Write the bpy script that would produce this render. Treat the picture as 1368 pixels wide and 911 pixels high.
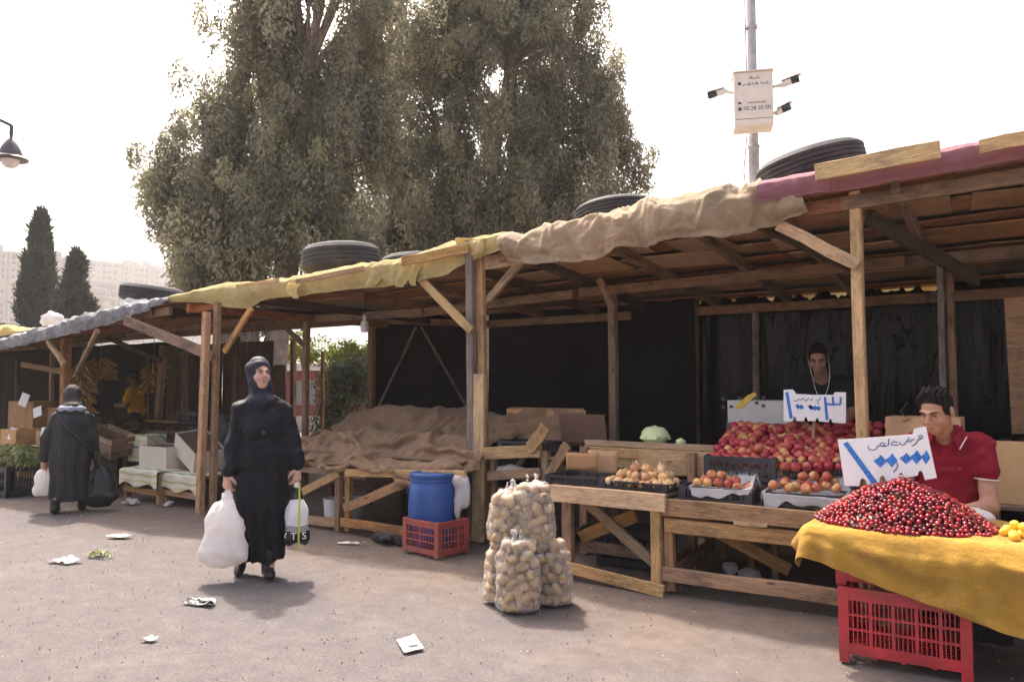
import bpy, bmesh, math, random
import numpy as np
from mathutils import Vector, Matrix, Euler
for o in list(bpy.data.objects): bpy.data.objects.remove(o)
SC = bpy.context.scene
COL = SC.collection
# ------------------------------------------------------------------ camera
F, CX, CY, HC, YH = 1030., 684., 455.5, 1.43, 515.
PITCH = math.atan((YH-CY)/F)
YAW = math.atan2((CX+800.)*math.cos(PITCH), F)
OX, OY = 4.355365, -5.767653
cam = bpy.data.cameras.new('camera'); cam.sensor_width = 36; cam.lens = 36*F/1368.; cam.clip_end = 4000; cam.clip_start = .05
cam_o = bpy.data.objects.new('camera', cam); COL.objects.link(cam_o)
cam_o.location = (OX, OY, HC)
fx, fy = -math.cos(YAW), math.sin(YAW)
cam_o.rotation_euler = (math.pi/2+PITCH, 0, math.atan2(-fx, fy))
SC.camera = cam_o
# ------------------------------------------------------------------ light
SUNV = Vector((-.58, .36, 1.0)).normalized()            # towards the sun
world = bpy.data.worlds.new('World'); SC.world = world; world.use_nodes = True
wn = world.node_tree; bgn = wn.nodes['Background']
sky = wn.nodes.new('ShaderNodeTexSky'); sky.sky_type = 'NISHITA'; sky.sun_disc = False
sky.sun_elevation = math.asin(SUNV.z); sky.sun_rotation = math.atan2(SUNV.x, SUNV.y)
sky.air_density = 1.0; sky.dust_density = 10.0; sky.ozone_density = 1.0
wn.links.new(sky.outputs[0], bgn.inputs[0]); bgn.inputs[1].default_value = .145
sun = bpy.data.lights.new('sun', 'SUN'); sun.energy = 3.0; sun.angle = math.radians(2.0); sun.color = (1, .92, .82)
sun_o = bpy.data.objects.new('sun', sun); COL.objects.link(sun_o)
sun_o.rotation_euler = (-SUNV).to_track_quat('-Z', 'Y').to_euler(); sun_o.location = (-6, 4, 12)
SC.view_settings.view_transform = 'Standard'; SC.view_settings.look = 'None'; SC.view_settings.gamma = 1
SC.view_settings.use_curve_mapping = False; SC.view_settings.exposure = 1.58
SC.render.engine = 'CYCLES'
# ------------------------------------------------------------------ pixel -> place (distance from the ground or the plane it stands in)
def _ray(x, y):
    a = (x-CX)/F; b = -(y-CY)/F
    f = math.cos(PITCH)-b*math.sin(PITCH); z = math.sin(PITCH)+b*math.cos(PITCH)
    return a*math.sin(YAW)-f*math.cos(YAW), a*math.cos(YAW)+f*math.sin(YAW), z
def g(x, y, z=0.):
    d = _ray(x, y); t = (z-HC)/d[2]; return Vector((OX+d[0]*t, OY+d[1]*t, z))
def py(x, y, Y):
    d = _ray(x, y); t = (Y-OY)/d[1]; return Vector((OX+d[0]*t, Y, HC+d[2]*t))
def at(x, y, D):
    d = _ray(x, y); n = D/math.hypot(d[0], d[1]); return Vector((OX+d[0]*n, OY+d[1]*n, HC+d[2]*n))
def coff(x): return F/math.hypot(F, x-CX)   # range -> depth
rnd = random.Random(11)
NR = np.random.RandomState(5)
U = rnd.uniform
# ------------------------------------------------------------------ noise
def _h(i, j, k, s):
    n = (i*374761393+j*668265263+k*2147483647+s*144665) & 0xffffffff
    n = ((n ^ (n >> 13))*1274126177) & 0xffffffff
    return ((n ^ (n >> 16)) & 0xffff)/32767.5-1
def vn(P, s=0):
    P = np.asarray(P, float); I = np.floor(P).astype(np.int64); f = P-I; f = f*f*(3-2*f)
    i, j, k = I[..., 0], I[..., 1], I[..., 2]; x, y, z = f[..., 0], f[..., 1], f[..., 2]
    L = lambda a, b, t: a+(b-a)*t
    return L(L(L(_h(i,j,k,s),_h(i+1,j,k,s),x), L(_h(i,j+1,k,s),_h(i+1,j+1,k,s),x), y),
             L(L(_h(i,j,k+1,s),_h(i+1,j,k+1,s),x), L(_h(i,j+1,k+1,s),_h(i+1,j+1,k+1,s),x), y), z)
def fbm(P, o=3, s=0):
    P = np.asarray(P, float); return sum(vn(P*2**k, s+k)*.5**k for k in range(o))
def ridge(P, o=3, s=0):
    P = np.asarray(P, float); return sum((1-np.abs(vn(P*2**k, s+k))*2)*.5**k for k in range(o))
def tri(x): return np.abs(np.mod(x, 2.)-1)
def crease(P, s=0, f=1.):
    P = np.asarray(P, float)*f; a = 2.4*fbm(P, 2, s); b = 2.1*fbm(P*1.9+7, 2, s+3); return tri(a+P[..., 0]*.8)+.45*tri(b+P[..., 2])-.72
# ------------------------------------------------------------------ objects
WM = {}
def put(o, parent=None, M=None):
    M = M if M is not None else Matrix()
    COL.objects.link(o); WM[o] = M
    if parent: o.parent = parent; o.matrix_local = WM[parent].inverted() @ M
    else: o.matrix_world = M
    return o
def mesh(name, V, Fc, mat, parent=None, smooth=False, M=None, mats=None):
    me = bpy.data.meshes.new(name); me.from_pydata([tuple(v) for v in V] if not isinstance(V, np.ndarray) else V.tolist(), [], Fc if not isinstance(Fc, np.ndarray) else Fc.tolist())
    for m in ([mat] if not mats else mats): me.materials.append(m)
    if smooth: me.polygons.foreach_set('use_smooth', [True]*len(me.polygons))
    me.update()
    return put(bpy.data.objects.new(name, me), parent, M)
def tag(o, label, cat, group=None):
    o['label'] = label; o['category'] = cat
    if group: o['group'] = group
    return o
def stru(o): o['kind'] = 'structure'; return o
def stuff(o): o['kind'] = 'stuff'; return o
def thing(name, label, cat, loc=(0, 0, 0), rz=0, group=None):
    o = bpy.data.objects.new(name, None); o.empty_display_size = .1
    put(o, None, Matrix.Translation(Vector(loc)) @ Matrix.Rotation(rz, 4, 'Z'))
    return tag(o, label, cat, group)
def inst(src, name, M, parent=None):
    o = bpy.data.objects.new(name, src.data if hasattr(src, 'data') else src); return put(o, parent, M)
class MB:
    def __init__(s): s.v = []; s.f = []
    def add(s, V, Fc):
        n = len(s.v); s.v += [Vector(v) for v in V]; s.f += [[i+n for i in f] for f in Fc]; return s
    def box(s, x0, x1, y0, y1, z0, z1):
        return s.add([(x, y, z) for z in (z0, z1) for y in (y0, y1) for x in (x0, x1)],
              [[0,2,3,1],[4,5,7,6],[0,1,5,4],[2,6,7,3],[0,4,6,2],[1,3,7,5]])
    def bar(s, p0, p1, w, h=None, up=(0, 0, 1)):
        h = h or w; p0 = Vector(p0); p1 = Vector(p1); d = (p1-p0).normalized(); up = Vector(up)
        if abs(d.dot(up)) > .98: up = Vector((0, 1, 0))
        a = d.cross(up).normalized()*w/2; b = a.cross(d).normalized()*h/2
        V = [p+sa*a+sb*b for p in (p0, p1) for sa, sb in ((-1,-1),(1,-1),(1,1),(-1,1))]
        return s.add(V, [[3,2,1,0],[4,5,6,7],[0,1,5,4],[1,2,6,5],[2,3,7,6],[3,0,4,7]])
    def tube(s, pts, rad, n=8, cap=True):
        pts = [Vector(p) for p in pts]; R = rad if isinstance(rad, (list, tuple)) else [rad]*len(pts)
        V = []; prev = None
        for i, p in enumerate(pts):
            d = (pts[min(i+1, len(pts)-1)]-pts[max(i-1, 0)]).normalized()
            if prev is None: a = d.orthogonal().normalized()
            else: a = (prev-d*prev.dot(d)); a = a.normalized() if a.length > 1e-6 else d.orthogonal().normalized()
            prev = a; b = d.cross(a)
            V += [p+(a*math.cos(6.28318*k/n)+b*math.sin(6.28318*k/n))*R[i] for k in range(n)]
        Fc = [[i*n+k, i*n+(k+1)%n, (i+1)*n+(k+1)%n, (i+1)*n+k] for i in range(len(pts)-1) for k in range(n)]
        if cap: Fc += [list(range(n))[::-1], [(len(pts)-1)*n+k for k in range(n)]]
        return s.add(V, Fc)
    def lathe(s, prof, n=16, c=(0, 0, 0)):
        c = Vector(c); V = [c+Vector((r*math.cos(6.28318*k/n), r*math.sin(6.28318*k/n), z)) for r, z in prof for k in range(n)]
        Fc = [[i*n+k, i*n+(k+1)%n, (i+1)*n+(k+1)%n, (i+1)*n+k] for i in range(len(prof)-1) for k in range(n)]
        Fc += [list(range(n))[::-1], [(len(prof)-1)*n+k for k in range(n)]]
        return s.add(V, Fc)
    def poly(s, pts, nrm, th):
        n = len(pts); nrm = Vector(nrm)*th
        return s.add([Vector(p) for p in pts]+[Vector(p)-nrm for p in pts], [list(range(n)), [2*n-1-i for i in range(n)]]+[[i, n+i, n+(i+1)%n, (i+1)%n] for i in range(n)])
    def make(s, name, mat, parent=None, smooth=False, M=None):
        o = mesh(name, s.v, s.f, mat, parent, False, M)
        if smooth: shade_auto(o)
        return o
def shade_auto(o, ang=40):
    me = o.data; me.polygons.foreach_set('use_smooth', [True]*len(me.polygons))
    bm = bmesh.new(); bm.from_mesh(me); a = math.radians(ang)
    for e in bm.edges:
        if len(e.link_faces) == 2 and e.calc_face_angle(0) > a: e.smooth = False
    bm.to_mesh(me); bm.free()
def beam(name, p0, p1, w, h, mat, parent, up=(0, 0, 1), warp=.006):
    """chamfered, slightly warped timber; local x runs along the grain"""
    p0 = Vector(p0); p1 = Vector(p1); d = p1-p0; L = d.length; d.normalize(); up = Vector(up)
    if abs(d.dot(up)) > .97: up = Vector((0, 1, 0))
    a = up.cross(d).normalized(); b = d.cross(a)
    M = Matrix(((d.x, a.x, b.x, p0.x), (d.y, a.y, b.y, p0.y), (d.z, a.z, b.z, p0.z), (0, 0, 0, 1)))
    c = min(w, h)*.11; V = []; ns = 4
    for i in range(ns):
        t = i/(ns-1); oy = U(-warp, warp) if 0 < i < ns-1 else 0; oz = U(-warp, warp) if 0 < i < ns-1 else 0
        ww = w/2*U(.95, 1.03); hh = h/2*U(.96, 1.03)
        for y, z in ((-ww, -hh+c), (-ww+c, -hh), (ww-c, -hh), (ww, -hh+c), (ww, hh-c), (ww-c, hh), (-ww+c, hh), (-ww, hh-c)):
            V.append((t*L+(U(-.004, .004) if i in (0, ns-1) else 0), y+oy, z+oz))
    Fc = [[i*8+k, i*8+(k+1)%8, (i+1)*8+(k+1)%8, (i+1)*8+k] for i in range(ns-1) for k in range(8)]
    Fc += [list(range(8))[::-1], [(ns-1)*8+k for k in range(8)]]
    return mesh(name, V, Fc, mat, parent, False, M)
def grid(name, P, mat, parent=None, thick=0, sub=0):
    n, m = P.shape[:2]; idx = np.arange(n*m).reshape(n, m)
    Fc = np.stack([idx[:-1, :-1], idx[1:, :-1], idx[1:, 1:], idx[:-1, 1:]], -1).reshape(-1, 4)
    o = mesh(name, P.reshape(-1, 3), Fc, mat, parent, True)
    if sub: q = o.modifiers.new('s', 'SUBSURF'); q.levels = q.render_levels = sub
    if thick: q = o.modifiers.new('t', 'SOLIDIFY'); q.thickness = thick; q.offset = 0
    return o
# ------------------------------------------------------------------ signed distance shapes -> one continuous surface
class SDF:
    def __init__(s, lo, hi, h):
        s.ax = [np.arange(lo[k], hi[k]+h, h) for k in range(3)]; s.h = h
        s.D = np.full([len(a) for a in s.ax], 9., np.float32)
    def _sl(s, lo, hi):
        sl = tuple(slice(max(0, int(np.searchsorted(s.ax[k], lo[k]))-1), max(1, int(np.searchsorted(s.ax[k], hi[k]))+1)) for k in range(3))
        return sl, np.meshgrid(*[s.ax[k][sl[k]] for k in range(3)], indexing='ij')
    def _mix(s, sl, d, k, sub):
        A = s.D[sl]
        if sub: B = -d; h = np.clip(.5+.5*(A-B)/k, 0, 1); s.D[sl] = (B*(1-h)+A*h+k*h*(1-h)); return
        h = np.clip(.5+.5*(A-d)/k, 0, 1); s.D[sl] = A*(1-h)+d*h-k*h*(1-h)
    def cone(s, a, b, r0, r1, k=.02, sub=False, fl=1., fa=1):
        """tapered capsule; fl flattens it along axis fa"""
        a = np.array(a, float); b = np.array(b, float); R = max(r0, r1)/min(1, fl)+3*k+2*s.h
        sl, (X, Y, Z) = s._sl(np.minimum(a, b)-R, np.maximum(a, b)+R)
        ab = b-a; L = ab@ab+1e-12; t = np.clip(((X-a[0])*ab[0]+(Y-a[1])*ab[1]+(Z-a[2])*ab[2])/L, 0, 1)
        d = [X-a[0]-t*ab[0], Y-a[1]-t*ab[1], Z-a[2]-t*ab[2]]; d[fa] = d[fa]*fl
        s._mix(sl, np.sqrt(d[0]**2+d[1]**2+d[2]**2)-(r0+(r1-r0)*t), k, sub); return s
    def chain(s, pts, rs, k=.02, **kw):
        for i in range(len(pts)-1): s.cone(pts[i], pts[i+1], rs[i], rs[i+1], k, **kw)
        return s
    def ell(s, c, r, k=.02, sub=False, rot=None):
        c = np.array(c, float); r = np.array(r, float); R = max(r)+3*k+2*s.h
        sl, G = s._sl(c-R, c+R); Q = [G[i]-c[i] for i in range(3)]
        if rot is not None:
            m = np.array(rot.to_matrix().transposed()) if hasattr(rot, 'to_matrix') else np.array(rot)
            Q = [m[i, 0]*Q[0]+m[i, 1]*Q[1]+m[i, 2]*Q[2] for i in range(3)]
        k0 = np.sqrt(sum((Q[i]/r[i])**2 for i in range(3))); k1 = np.sqrt(sum((Q[i]/r[i]**2)**2 for i in range(3)))+1e-9
        s._mix(sl, k0*(k0-1)/k1, k, sub); return s
    def disp(s, fn):
        G = np.meshgrid(*s.ax, indexing='ij'); m = np.abs(s.D) < .12
        P = np.stack([q[m] for q in G], -1); s.D[m] += fn(P); return s
    def plane(s, p, n):
        n = np.array(n, float); n /= np.linalg.norm(n); G = np.meshgrid(*s.ax, indexing='ij', sparse=True)
        s.D = np.maximum(s.D, ((G[0]-p[0])*n[0]+(G[1]-p[1])*n[1]+(G[2]-p[2])*n[2]).astype(np.float32)); return s
    def cut(s, axis, val, above=True):
        sh = [1, 1, 1]; sh[axis] = -1; a = s.ax[axis].reshape(sh); s.D = np.maximum(s.D, (a-val) if above else (val-a)); return s
    def surf(s):
        D = s.D; D = np.pad(D, 1, constant_values=1.); ax = [np.concatenate([[a[0]-s.h], a, [a[-1]+s.h]]) for a in s.ax]
        ins = D < 0; n = [k-1 for k in D.shape]
        cnt = np.zeros(n, np.int8); acc = np.zeros(n+[3], np.float32)
        for dx in (0, 1):
            pass
        def sl(o): return tuple(slice(o[k], o[k]+n[k]) for k in range(3))
        edges = []
        for axis in range(3):
            for p in (0, 1):
                for q in (0, 1):
                    o = [0, 0, 0]; oth = [k for k in range(3) if k != axis]; o[oth[0]] = p; o[oth[1]] = q
                    o2 = list(o); o2[axis] = 1
                    A = D[sl(o)]; B = D[sl(o2)]; m = (A < 0) != (B < 0)
                    t = np.where(m, A/(np.where(m, A-B, 1)), 0)
                    cnt += m
                    for k in range(3): acc[..., k] += np.where(m, t if k == axis else o[k], 0)
        act = cnt > 0; idx = np.full(n, -1, np.int64); idx[act] = np.arange(act.sum())
        cell = np.argwhere(act); fr = acc[act]/cnt[act][:, None]
        V = np.stack([ax[k][cell[:, k]]+fr[:, k]*s.h for k in range(3)], -1)
        Fs = []
        for axis in range(3):
            oth = [k for k in range(3) if k != axis]
            o2 = [0, 0, 0]; o2[axis] = 1
            m = (ins[sl([0, 0, 0])] != ins[sl(o2)])
            m[tuple(slice(0, 1) if k == oth[0] else slice(None) for k in range(3))] = False
            m[tuple(slice(0, 1) if k == oth[1] else slice(None) for k in range(3))] = False
            c = np.argwhere(m); fl = ins[sl([0, 0, 0])][m]
            e0 = np.zeros(3, int); e0[oth[0]] = 1; e1 = np.zeros(3, int); e1[oth[1]] = 1
            q = np.stack([idx[tuple((c).T)], idx[tuple((c-e0).T)], idx[tuple((c-e0-e1).T)], idx[tuple((c-e1).T)]], -1)
            if axis == 1: fl = ~fl
            q[~fl] = q[~fl][:, ::-1]; Fs.append(q[:, ::-1])
        return V, np.concatenate(Fs)
    def make(s, name, mat, parent=None, M=None):
        V, Fc = s.surf(); return mesh(name, V, Fc, mat, parent, True, M)
# ------------------------------------------------------------------ cloth by position based dynamics
def cloth(P, restP, collide, steps=90, pin=None, g0=.0022, iters=5, damp=.97, bend=.25):
    P = P.copy(); V = np.zeros_like(P); w = np.ones(P.shape[:2]);
    if pin is not None: w[pin] = 0
    S = []
    def add(a, b, k):
        r = np.linalg.norm(restP[a]-restP[b], axis=-1); S.append((a, b, r, k))
    n, m = P.shape[:2]
    for par in (0, 1):
        add((slice(par, n-1, 2), slice(None)), (slice(par+1, n, 2), slice(None)), 1.)
        add((slice(None), slice(par, m-1, 2)), (slice(None), slice(par+1, m, 2)), 1.)
        add((slice(par, n-1, 2), slice(0, m-1)), (slice(par+1, n, 2), slice(1, m)), .5)
        add((slice(par, n-1, 2), slice(1, m)), (slice(par+1, n, 2), slice(0, m-1)), .5)
    for a in range(3):
        for sg in (0, 1):
            pass
    add((slice(0, n-2), slice(None)), (slice(2, n), slice(None)), bend*.3)
    add((slice(None), slice(0, m-2)), (slice(None), slice(2, m)), bend*.3)
    for it in range(steps):
        V[..., 2] -= g0; V *= damp; Q = P+V*w[..., None]
        for _ in range(iters):
            for a, b, r, k in S:
                if Q[a].shape != Q[b].shape: continue
                d = Q[b]-Q[a]; L = np.linalg.norm(d, axis=-1)+1e-9; wa = w[a]; wb = w[b]; ws = wa+wb+1e-9
                c = (k*(L-r)/L/ws)[..., None]*d
                Q[a] += c*wa[..., None]; Q[b] -= c*wb[..., None]
        Q2 = collide(Q); hit = np.abs(Q2-Q).sum(-1) > 1e-6
        V = Q2-P; V[hit] *= .25; P = Q2
    return P
# ------------------------------------------------------------------ materials
class NT:
    def __init__(s, name):
        s.m = bpy.data.materials.new(name); s.m.use_nodes = True; s.t = s.m.node_tree; s.b = s.t.nodes['Principled BSDF']; s.out = s.t.nodes['Material Output']
    def n(s, ty, **kw):
        q = s.t.nodes.new('ShaderNode'+ty)
        for k, v in kw.items():
            if k.startswith('i_'): q.inputs[k[2:].replace('_', ' ')].default_value = v
            else: setattr(q, k, v)
        return q
    def l(s, a, b): s.t.links.new(a, b)
    def coord(s, kind='Object', scale=(1, 1, 1), off=True):
        c = s.n('TexCoord'); m = s.n('Mapping'); m.inputs['Scale'].default_value = scale; s.l(c.outputs[kind], m.inputs[0])
        if off:
            oi = s.n('ObjectInfo'); v = s.n('VectorMath', operation='SCALE'); v.inputs[0].default_value = (37, 53, 71); s.l(oi.outputs['Random'], v.inputs['Scale']); s.l(v.outputs[0], m.inputs['Location'])
        return m.outputs[0]
    def noise(s, vec, scale, detail=4, rough=.6):
        q = s.n('TexNoise'); q.inputs['Scale'].default_value = scale; q.inputs['Detail'].default_value = detail; q.inputs['Roughness'].default_value = rough
        if vec is not None: s.l(vec, q.inputs['Vector'])
        return q.outputs['Fac']
    def ramp(s, fac, stops):
        r = s.n('ValToRGB'); e = r.color_ramp.elements
        while len(e) < len(stops): e.new(.5)
        for q, (p, c) in zip(e, stops): q.position = p; q.color = (*c[:3], 1) if len(c) == 3 else c
        s.l(fac, r.inputs[0]); return r.outputs[0]
    def mix(s, fac, a, b, mode='MIX'):
        q = s.n('Mix', data_type='RGBA', blend_type=mode)
        for inp, v in ((q.inputs['Factor'], fac), (q.inputs['A'], a), (q.inputs['B'], b)):
            if hasattr(v, 'links') or hasattr(v, 'is_output'): s.l(v, inp)
            else: inp.default_value = v if not isinstance(v, tuple) else (*v, 1)
        q.clamp_result = False
        return [o for o in q.outputs if o.type == 'RGBA'][0]
    def math(s, op, a, b=0.):
        q = s.n('Math', operation=op)
        for i, v in enumerate((a, b)):
            if hasattr(v, 'is_output'): s.l(v, q.inputs[i])
            else: q.inputs[i].default_value = v
        return q.outputs[0]
    def bump(s, h, st=.3, d=.01):
        q = s.n('Bump'); q.inputs['Strength'].default_value = st; q.inputs['Distance'].default_value = d; s.l(h, q.inputs['Height'])
        s.l(q.outputs[0], s.b.inputs['Normal']); return q
    def rnd_hsv(s, col, hue=.02, sat=.2, val=.35):
        oi = s.n('ObjectInfo'); h = s.n('HueSaturation'); s.l(col, h.inputs['Color'])
        s.l(s.math('ADD', s.math('MULTIPLY', oi.outputs['Random'], hue), .5-hue/2), h.inputs['Hue'])
        r2 = s.math('FRACT', s.math('MULTIPLY', oi.outputs['Random'], 17.3)); r3 = s.math('FRACT', s.math('MULTIPLY', oi.outputs['Random'], 41.7))
        s.l(s.math('ADD', s.math('MULTIPLY', r2, sat), 1-sat/2), h.inputs['Saturation'])
        s.l(s.math('ADD', s.math('MULTIPLY', r3, val), 1-val/2), h.inputs['Value'])
        return h.outputs[0]
    def base(s, col): s.l(col, s.b.inputs['Base Color']) if hasattr(col, 'is_output') else setattr(s.b.inputs['Base Color'], 'default_value', (*col, 1))
    def set(s, **kw):
        for k, v in kw.items(): s.b.inputs[k.replace('_', ' ')].default_value = v
        return s
def M_plain(name, col, rough=.6, var=.25, scale=12, bump=.15, metal=0, spec=.5, dirt=None, hsv=None):
    t = NT(name); v = t.coord(); n = t.noise(v, scale); lo = tuple(c*(1-var) for c in col); hi = tuple(min(1, c*(1+var)) for c in col)
    c = t.ramp(n, [(.3, lo), (.7, hi)])
    if dirt:
        d = t.ramp(t.noise(v, scale*.35, 6, .7), [(.48, (0, 0, 0)), (.68, (1, 1, 1))]); c = t.mix(d, c, dirt)
    if hsv: c = t.rnd_hsv(c, *hsv)
    t.base(c); t.set(Roughness=rough, Metallic=metal, Specular_IOR_Level=spec)
    if bump: t.bump(t.noise(v, scale*4), bump, .004)
    return t.m
def M_wood(name, a, b, dark, rough=.8, val=.45, hue=.02):
    t = NT(name); v = t.coord(scale=(1.2, 11, 11)); n = t.noise(v, 3.2, 6, .65); c = t.ramp(n, [(.28, b), (.5, a), (.75, tuple(x*.8 for x in a))])
    v2 = t.coord(scale=(.9, 2, 2)); k = t.noise(v2, 3.4, 7, .78); c = t.mix(t.ramp(k, [(.47, (0, 0, 0)), (.66, (.9, .9, .9))]), c, dark)
    k2 = t.noise(t.coord(scale=(.5, 5, 5)), 4.5, 6, .75); c = t.mix(t.ramp(k2, [(.52, (0, 0, 0)), (.7, (.55, .55, .55))]), c, tuple(min(1, x*1.35) for x in a))
    vo = t.n('TexVoronoi'); vo.inputs['Scale'].default_value = 3.2; t.l(t.coord(scale=(1, 3, 3)), vo.inputs['Vector'])
    c = t.mix(t.ramp(vo.outputs['Distance'], [(.05, (.85, .85, .85)), (.13, (0, 0, 0))]), c, tuple(x*.35 for x in b))
    f = t.noise(t.coord(scale=(2, 40, 40)), 5, 3); c = t.mix(.6, c, t.ramp(f, [(.3, (.35, .35, .35)), (.65, (1.1, 1.1, 1.1))]), 'MULTIPLY')
    t.base(t.rnd_hsv(c, hue, .3, val)); t.set(Roughness=rough, Specular_IOR_Level=.25)
    t.bump(t.math('ADD', n, t.math('MULTIPLY', f, .6)), .8, .008); return t.m
PINE = M_wood('pine_timber', (.52, .30, .14), (.31, .165, .07), (.16, .10, .065))
PINE2 = M_wood('pale_pine_timber', (.64, .42, .22), (.46, .27, .125), (.28, .19, .12), val=.25)
OLDW = M_wood('weathered_timber', (.36, .225, .14), (.19, .12, .08), (.10, .075, .065), val=.5)
GREYW = M_wood('grey_weathered_timber', (.26, .21, .19), (.14, .11, .10), (.07, .06, .06))
REDW = M_wood('roof_timber', (.46, .20, .085), (.29, .115, .05), (.13, .065, .04), val=.6)
DARKW = M_wood('dark_timber', (.13, .085, .06), (.08, .05, .035), (.04, .03, .025), val=.6)  # dark brown timber tone
PLY = M_wood('plywood', (.55, .37, .20), (.42, .26, .13), (.33, .20, .11), val=.2)
CARD = M_plain('cardboard', (.50, .29, .15), .9, .14, 5, .1, dirt=(.30, .17, .09), hsv=(.01, .2, .3))
CARDL = M_plain('pale_cardboard', (.56, .35, .17), .85, .10, 4, .1)
def M_cloth(name, col, dirt, weave=260, rough=.95, sheen=.2, trans=0, wcon=.35, dscale=2.2, crease=0):
    t = NT(name); v = t.coord(); n = t.noise(v, dscale, 7, .68)
    c = t.ramp(n, [(.3, tuple(x*.72 for x in col)), (.5, col), (.72, tuple(min(1, x*1.2) for x in col))])
    c = t.mix(t.ramp(t.noise(t.coord(scale=(1.3, 1, 1.7)), dscale*1.7, 7, .72), [(.5, (0, 0, 0)), (.75, (.75, .75, .75))]), c, dirt)
    w = t.n('TexWave', bands_direction='X'); w.inputs['Scale'].default_value = weave; w.inputs['Distortion'].default_value = 1.5; t.l(v, w.inputs[0])
    w2 = t.n('TexWave', bands_direction='Z'); w2.inputs['Scale'].default_value = weave; w2.inputs['Distortion'].default_value = 1.5; t.l(v, w2.inputs[0])
    wv = t.math('MULTIPLY', w.outputs['Fac'], w2.outputs['Fac'])
    c = t.mix(wcon, c, t.ramp(wv, [(0, (.45, .45, .45)), (.6, (1, 1, 1))]), 'MULTIPLY')
    t.base(c); t.set(Roughness=rough, Specular_IOR_Level=.15, Sheen_Weight=sheen)
    h = t.noise(v, 14, 6, .7)
    if crease: h = t.math('ADD', h, t.math('MULTIPLY', t.noise(t.coord(scale=(1, 1, 2)), crease, 3, .5), 1.5))
    t.bump(t.math('ADD', h, t.math('MULTIPLY', wv, .06)), .9 if crease else .5, .03 if crease else .012)
    if trans:
        tr = t.n('BsdfTranslucent'); t.l(c, tr.inputs[0]); mx = t.n('MixShader'); mx.inputs[0].default_value = trans
        t.l(t.b.outputs[0], mx.inputs[1]); t.l(tr.outputs[0], mx.inputs[2]); t.l(mx.outputs[0], t.out.inputs[0])
    return t.m
BURLAP = M_cloth('burlap', (.37, .22, .12), (.22, .13, .075), 150, wcon=.5, dscale=2.2, crease=7)
YELLOWC = M_cloth('mustard_cloth', (.68, .37, .045), (.45, .20, .03), 300, dscale=3.2, wcon=.15, trans=.12, crease=5)
TANTARP = M_cloth('tan_tarpaulin', (.64, .475, .32), (.45, .31, .19), 220, .7, .05, .22, .12, 1.2, 5)
YELTARP = M_cloth('yellow_cloth', (.80, .645, .30), (.58, .42, .18), 220, .8, .1, .3, .12, 1.4, 6)
PINKTARP = M_cloth('pink_tarpaulin', (.47, .205, .25), (.34, .14, .17), 220, .6, .05, .25, .1, 1.1, 4)
WHITECL = M_cloth('white_cloth', (.84, .82, .83), (.70, .67, .68), 200, .8, .1, .2, .1, 2.5, 6)
BLACKNET = M_cloth('black_shade_net', (.011, .010, .013), (.026, .024, .028), 120, .75, 0, 0, .6, 1.5)
def M_plastic(name, col, rough=.35, var=.2, dirt=None, hsv=None, spec=.5):
    return M_plain(name, col, rough, var, 5, .06, spec=spec, dirt=dirt, hsv=hsv)
REDCR = M_plastic('red_crate_plastic', (.42, .028, .035), .42, .25, (.22, .05, .045))
REDCR2 = M_plastic('faded_red_crate_plastic', (.36, .07, .055), .55, .25, (.25, .12, .10))
BLKCR = M_plastic('black_crate_plastic', (.018, .019, .03), .45, .3, (.05, .045, .05))
BLUEP = M_plastic('blue_barrel_plastic', (.022, .085, .30), .42, .15, (.05, .10, .24))
WHITEP = M_plastic('white_plastic', (.68, .66, .64), .45, .08, (.48, .44, .40))
RUBBER = M_plain('tyre_rubber', (.026, .024, .028), .8, .3, 9, .3, dirt=(.06, .052, .05))
STEEL = M_plain('galvanised_steel', (.42, .40, .41), .5, .2, 8, .1, .5, dirt=(.3, .25, .22))
BOXM = M_plain('cream_painted_box', (.66, .60, .54), .45, .06, 4, .05, dirt=(.52, .44, .37))
BLACKM = M_plain('black_plastic', (.02, .02, .022), .4, .2, 10, .05)
DKMETAL = M_plain('dark_lamp_metal', (.085, .07, .075), .5, .2, 8, .05, .4)
INKBLUE = M_plain('blue_marker', (.03, .17, .55), .6, .65, 90, 0)
INKDARK = M_plain('dark_blue_pen', (.025, .07, .22), .6, .2, 60, 0)
INKBLACK = M_plain('black_print', (.05, .045, .045), .6, .2, 60, 0)
FOAM = M_plain('white_foam_board', (.80, .79, .80), .7, .03, 8, .05)
SKIN = M_plain('skin', (.39, .21, .14), .55, .16, 22, .12, spec=.3)
SKIN2 = M_plain('fair_skin', (.56, .33, .245), .55, .14, 22, .12, spec=.3)
SKIN3 = M_plain('brown_skin', (.30, .16, .10), .5, .10, 14, .05, spec=.35)
LIP = M_plain('lip', (.34, .135, .11), .45, .1, 20, 0)
HAIR = M_plain('black_hair', (.009, .0075, .007), .55, .6, 80, .7, spec=.16)
EYEW = M_plain('eye_white', (.6, .56, .54), .25, .05, 20, 0)
EYED = M_plain('eye_dark', (.02, .013, .01), .15, .1, 20, 0)
ABAYA = M_plain('black_abaya_cloth', (.008, .008, .012), .65, .3, 30, .3, spec=.22)
HIJAB = M_plain('navy_headscarf_cloth', (.018, .018, .036), .65, .25, 30, .2, spec=.3)
REDPOLO = M_plain('red_polo_cotton', (.20, .008, .022), .85, .16, 20, .2, spec=.2)
YSHIRT = M_plain('yellow_shirt_cotton', (.80, .42, .03), .85, .15, 20, .2, spec=.2)
BTEE = M_plain('black_tee_cotton', (.013, .013, .018), .85, .3, 20, .2, spec=.2)
JEANS = M_plain('dark_denim', (.035, .045, .08), .85, .3, 40, .2, spec=.2)
SHOE = M_plain('black_shoe', (.014, .013, .014), .5, .2, 20, .1)
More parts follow.
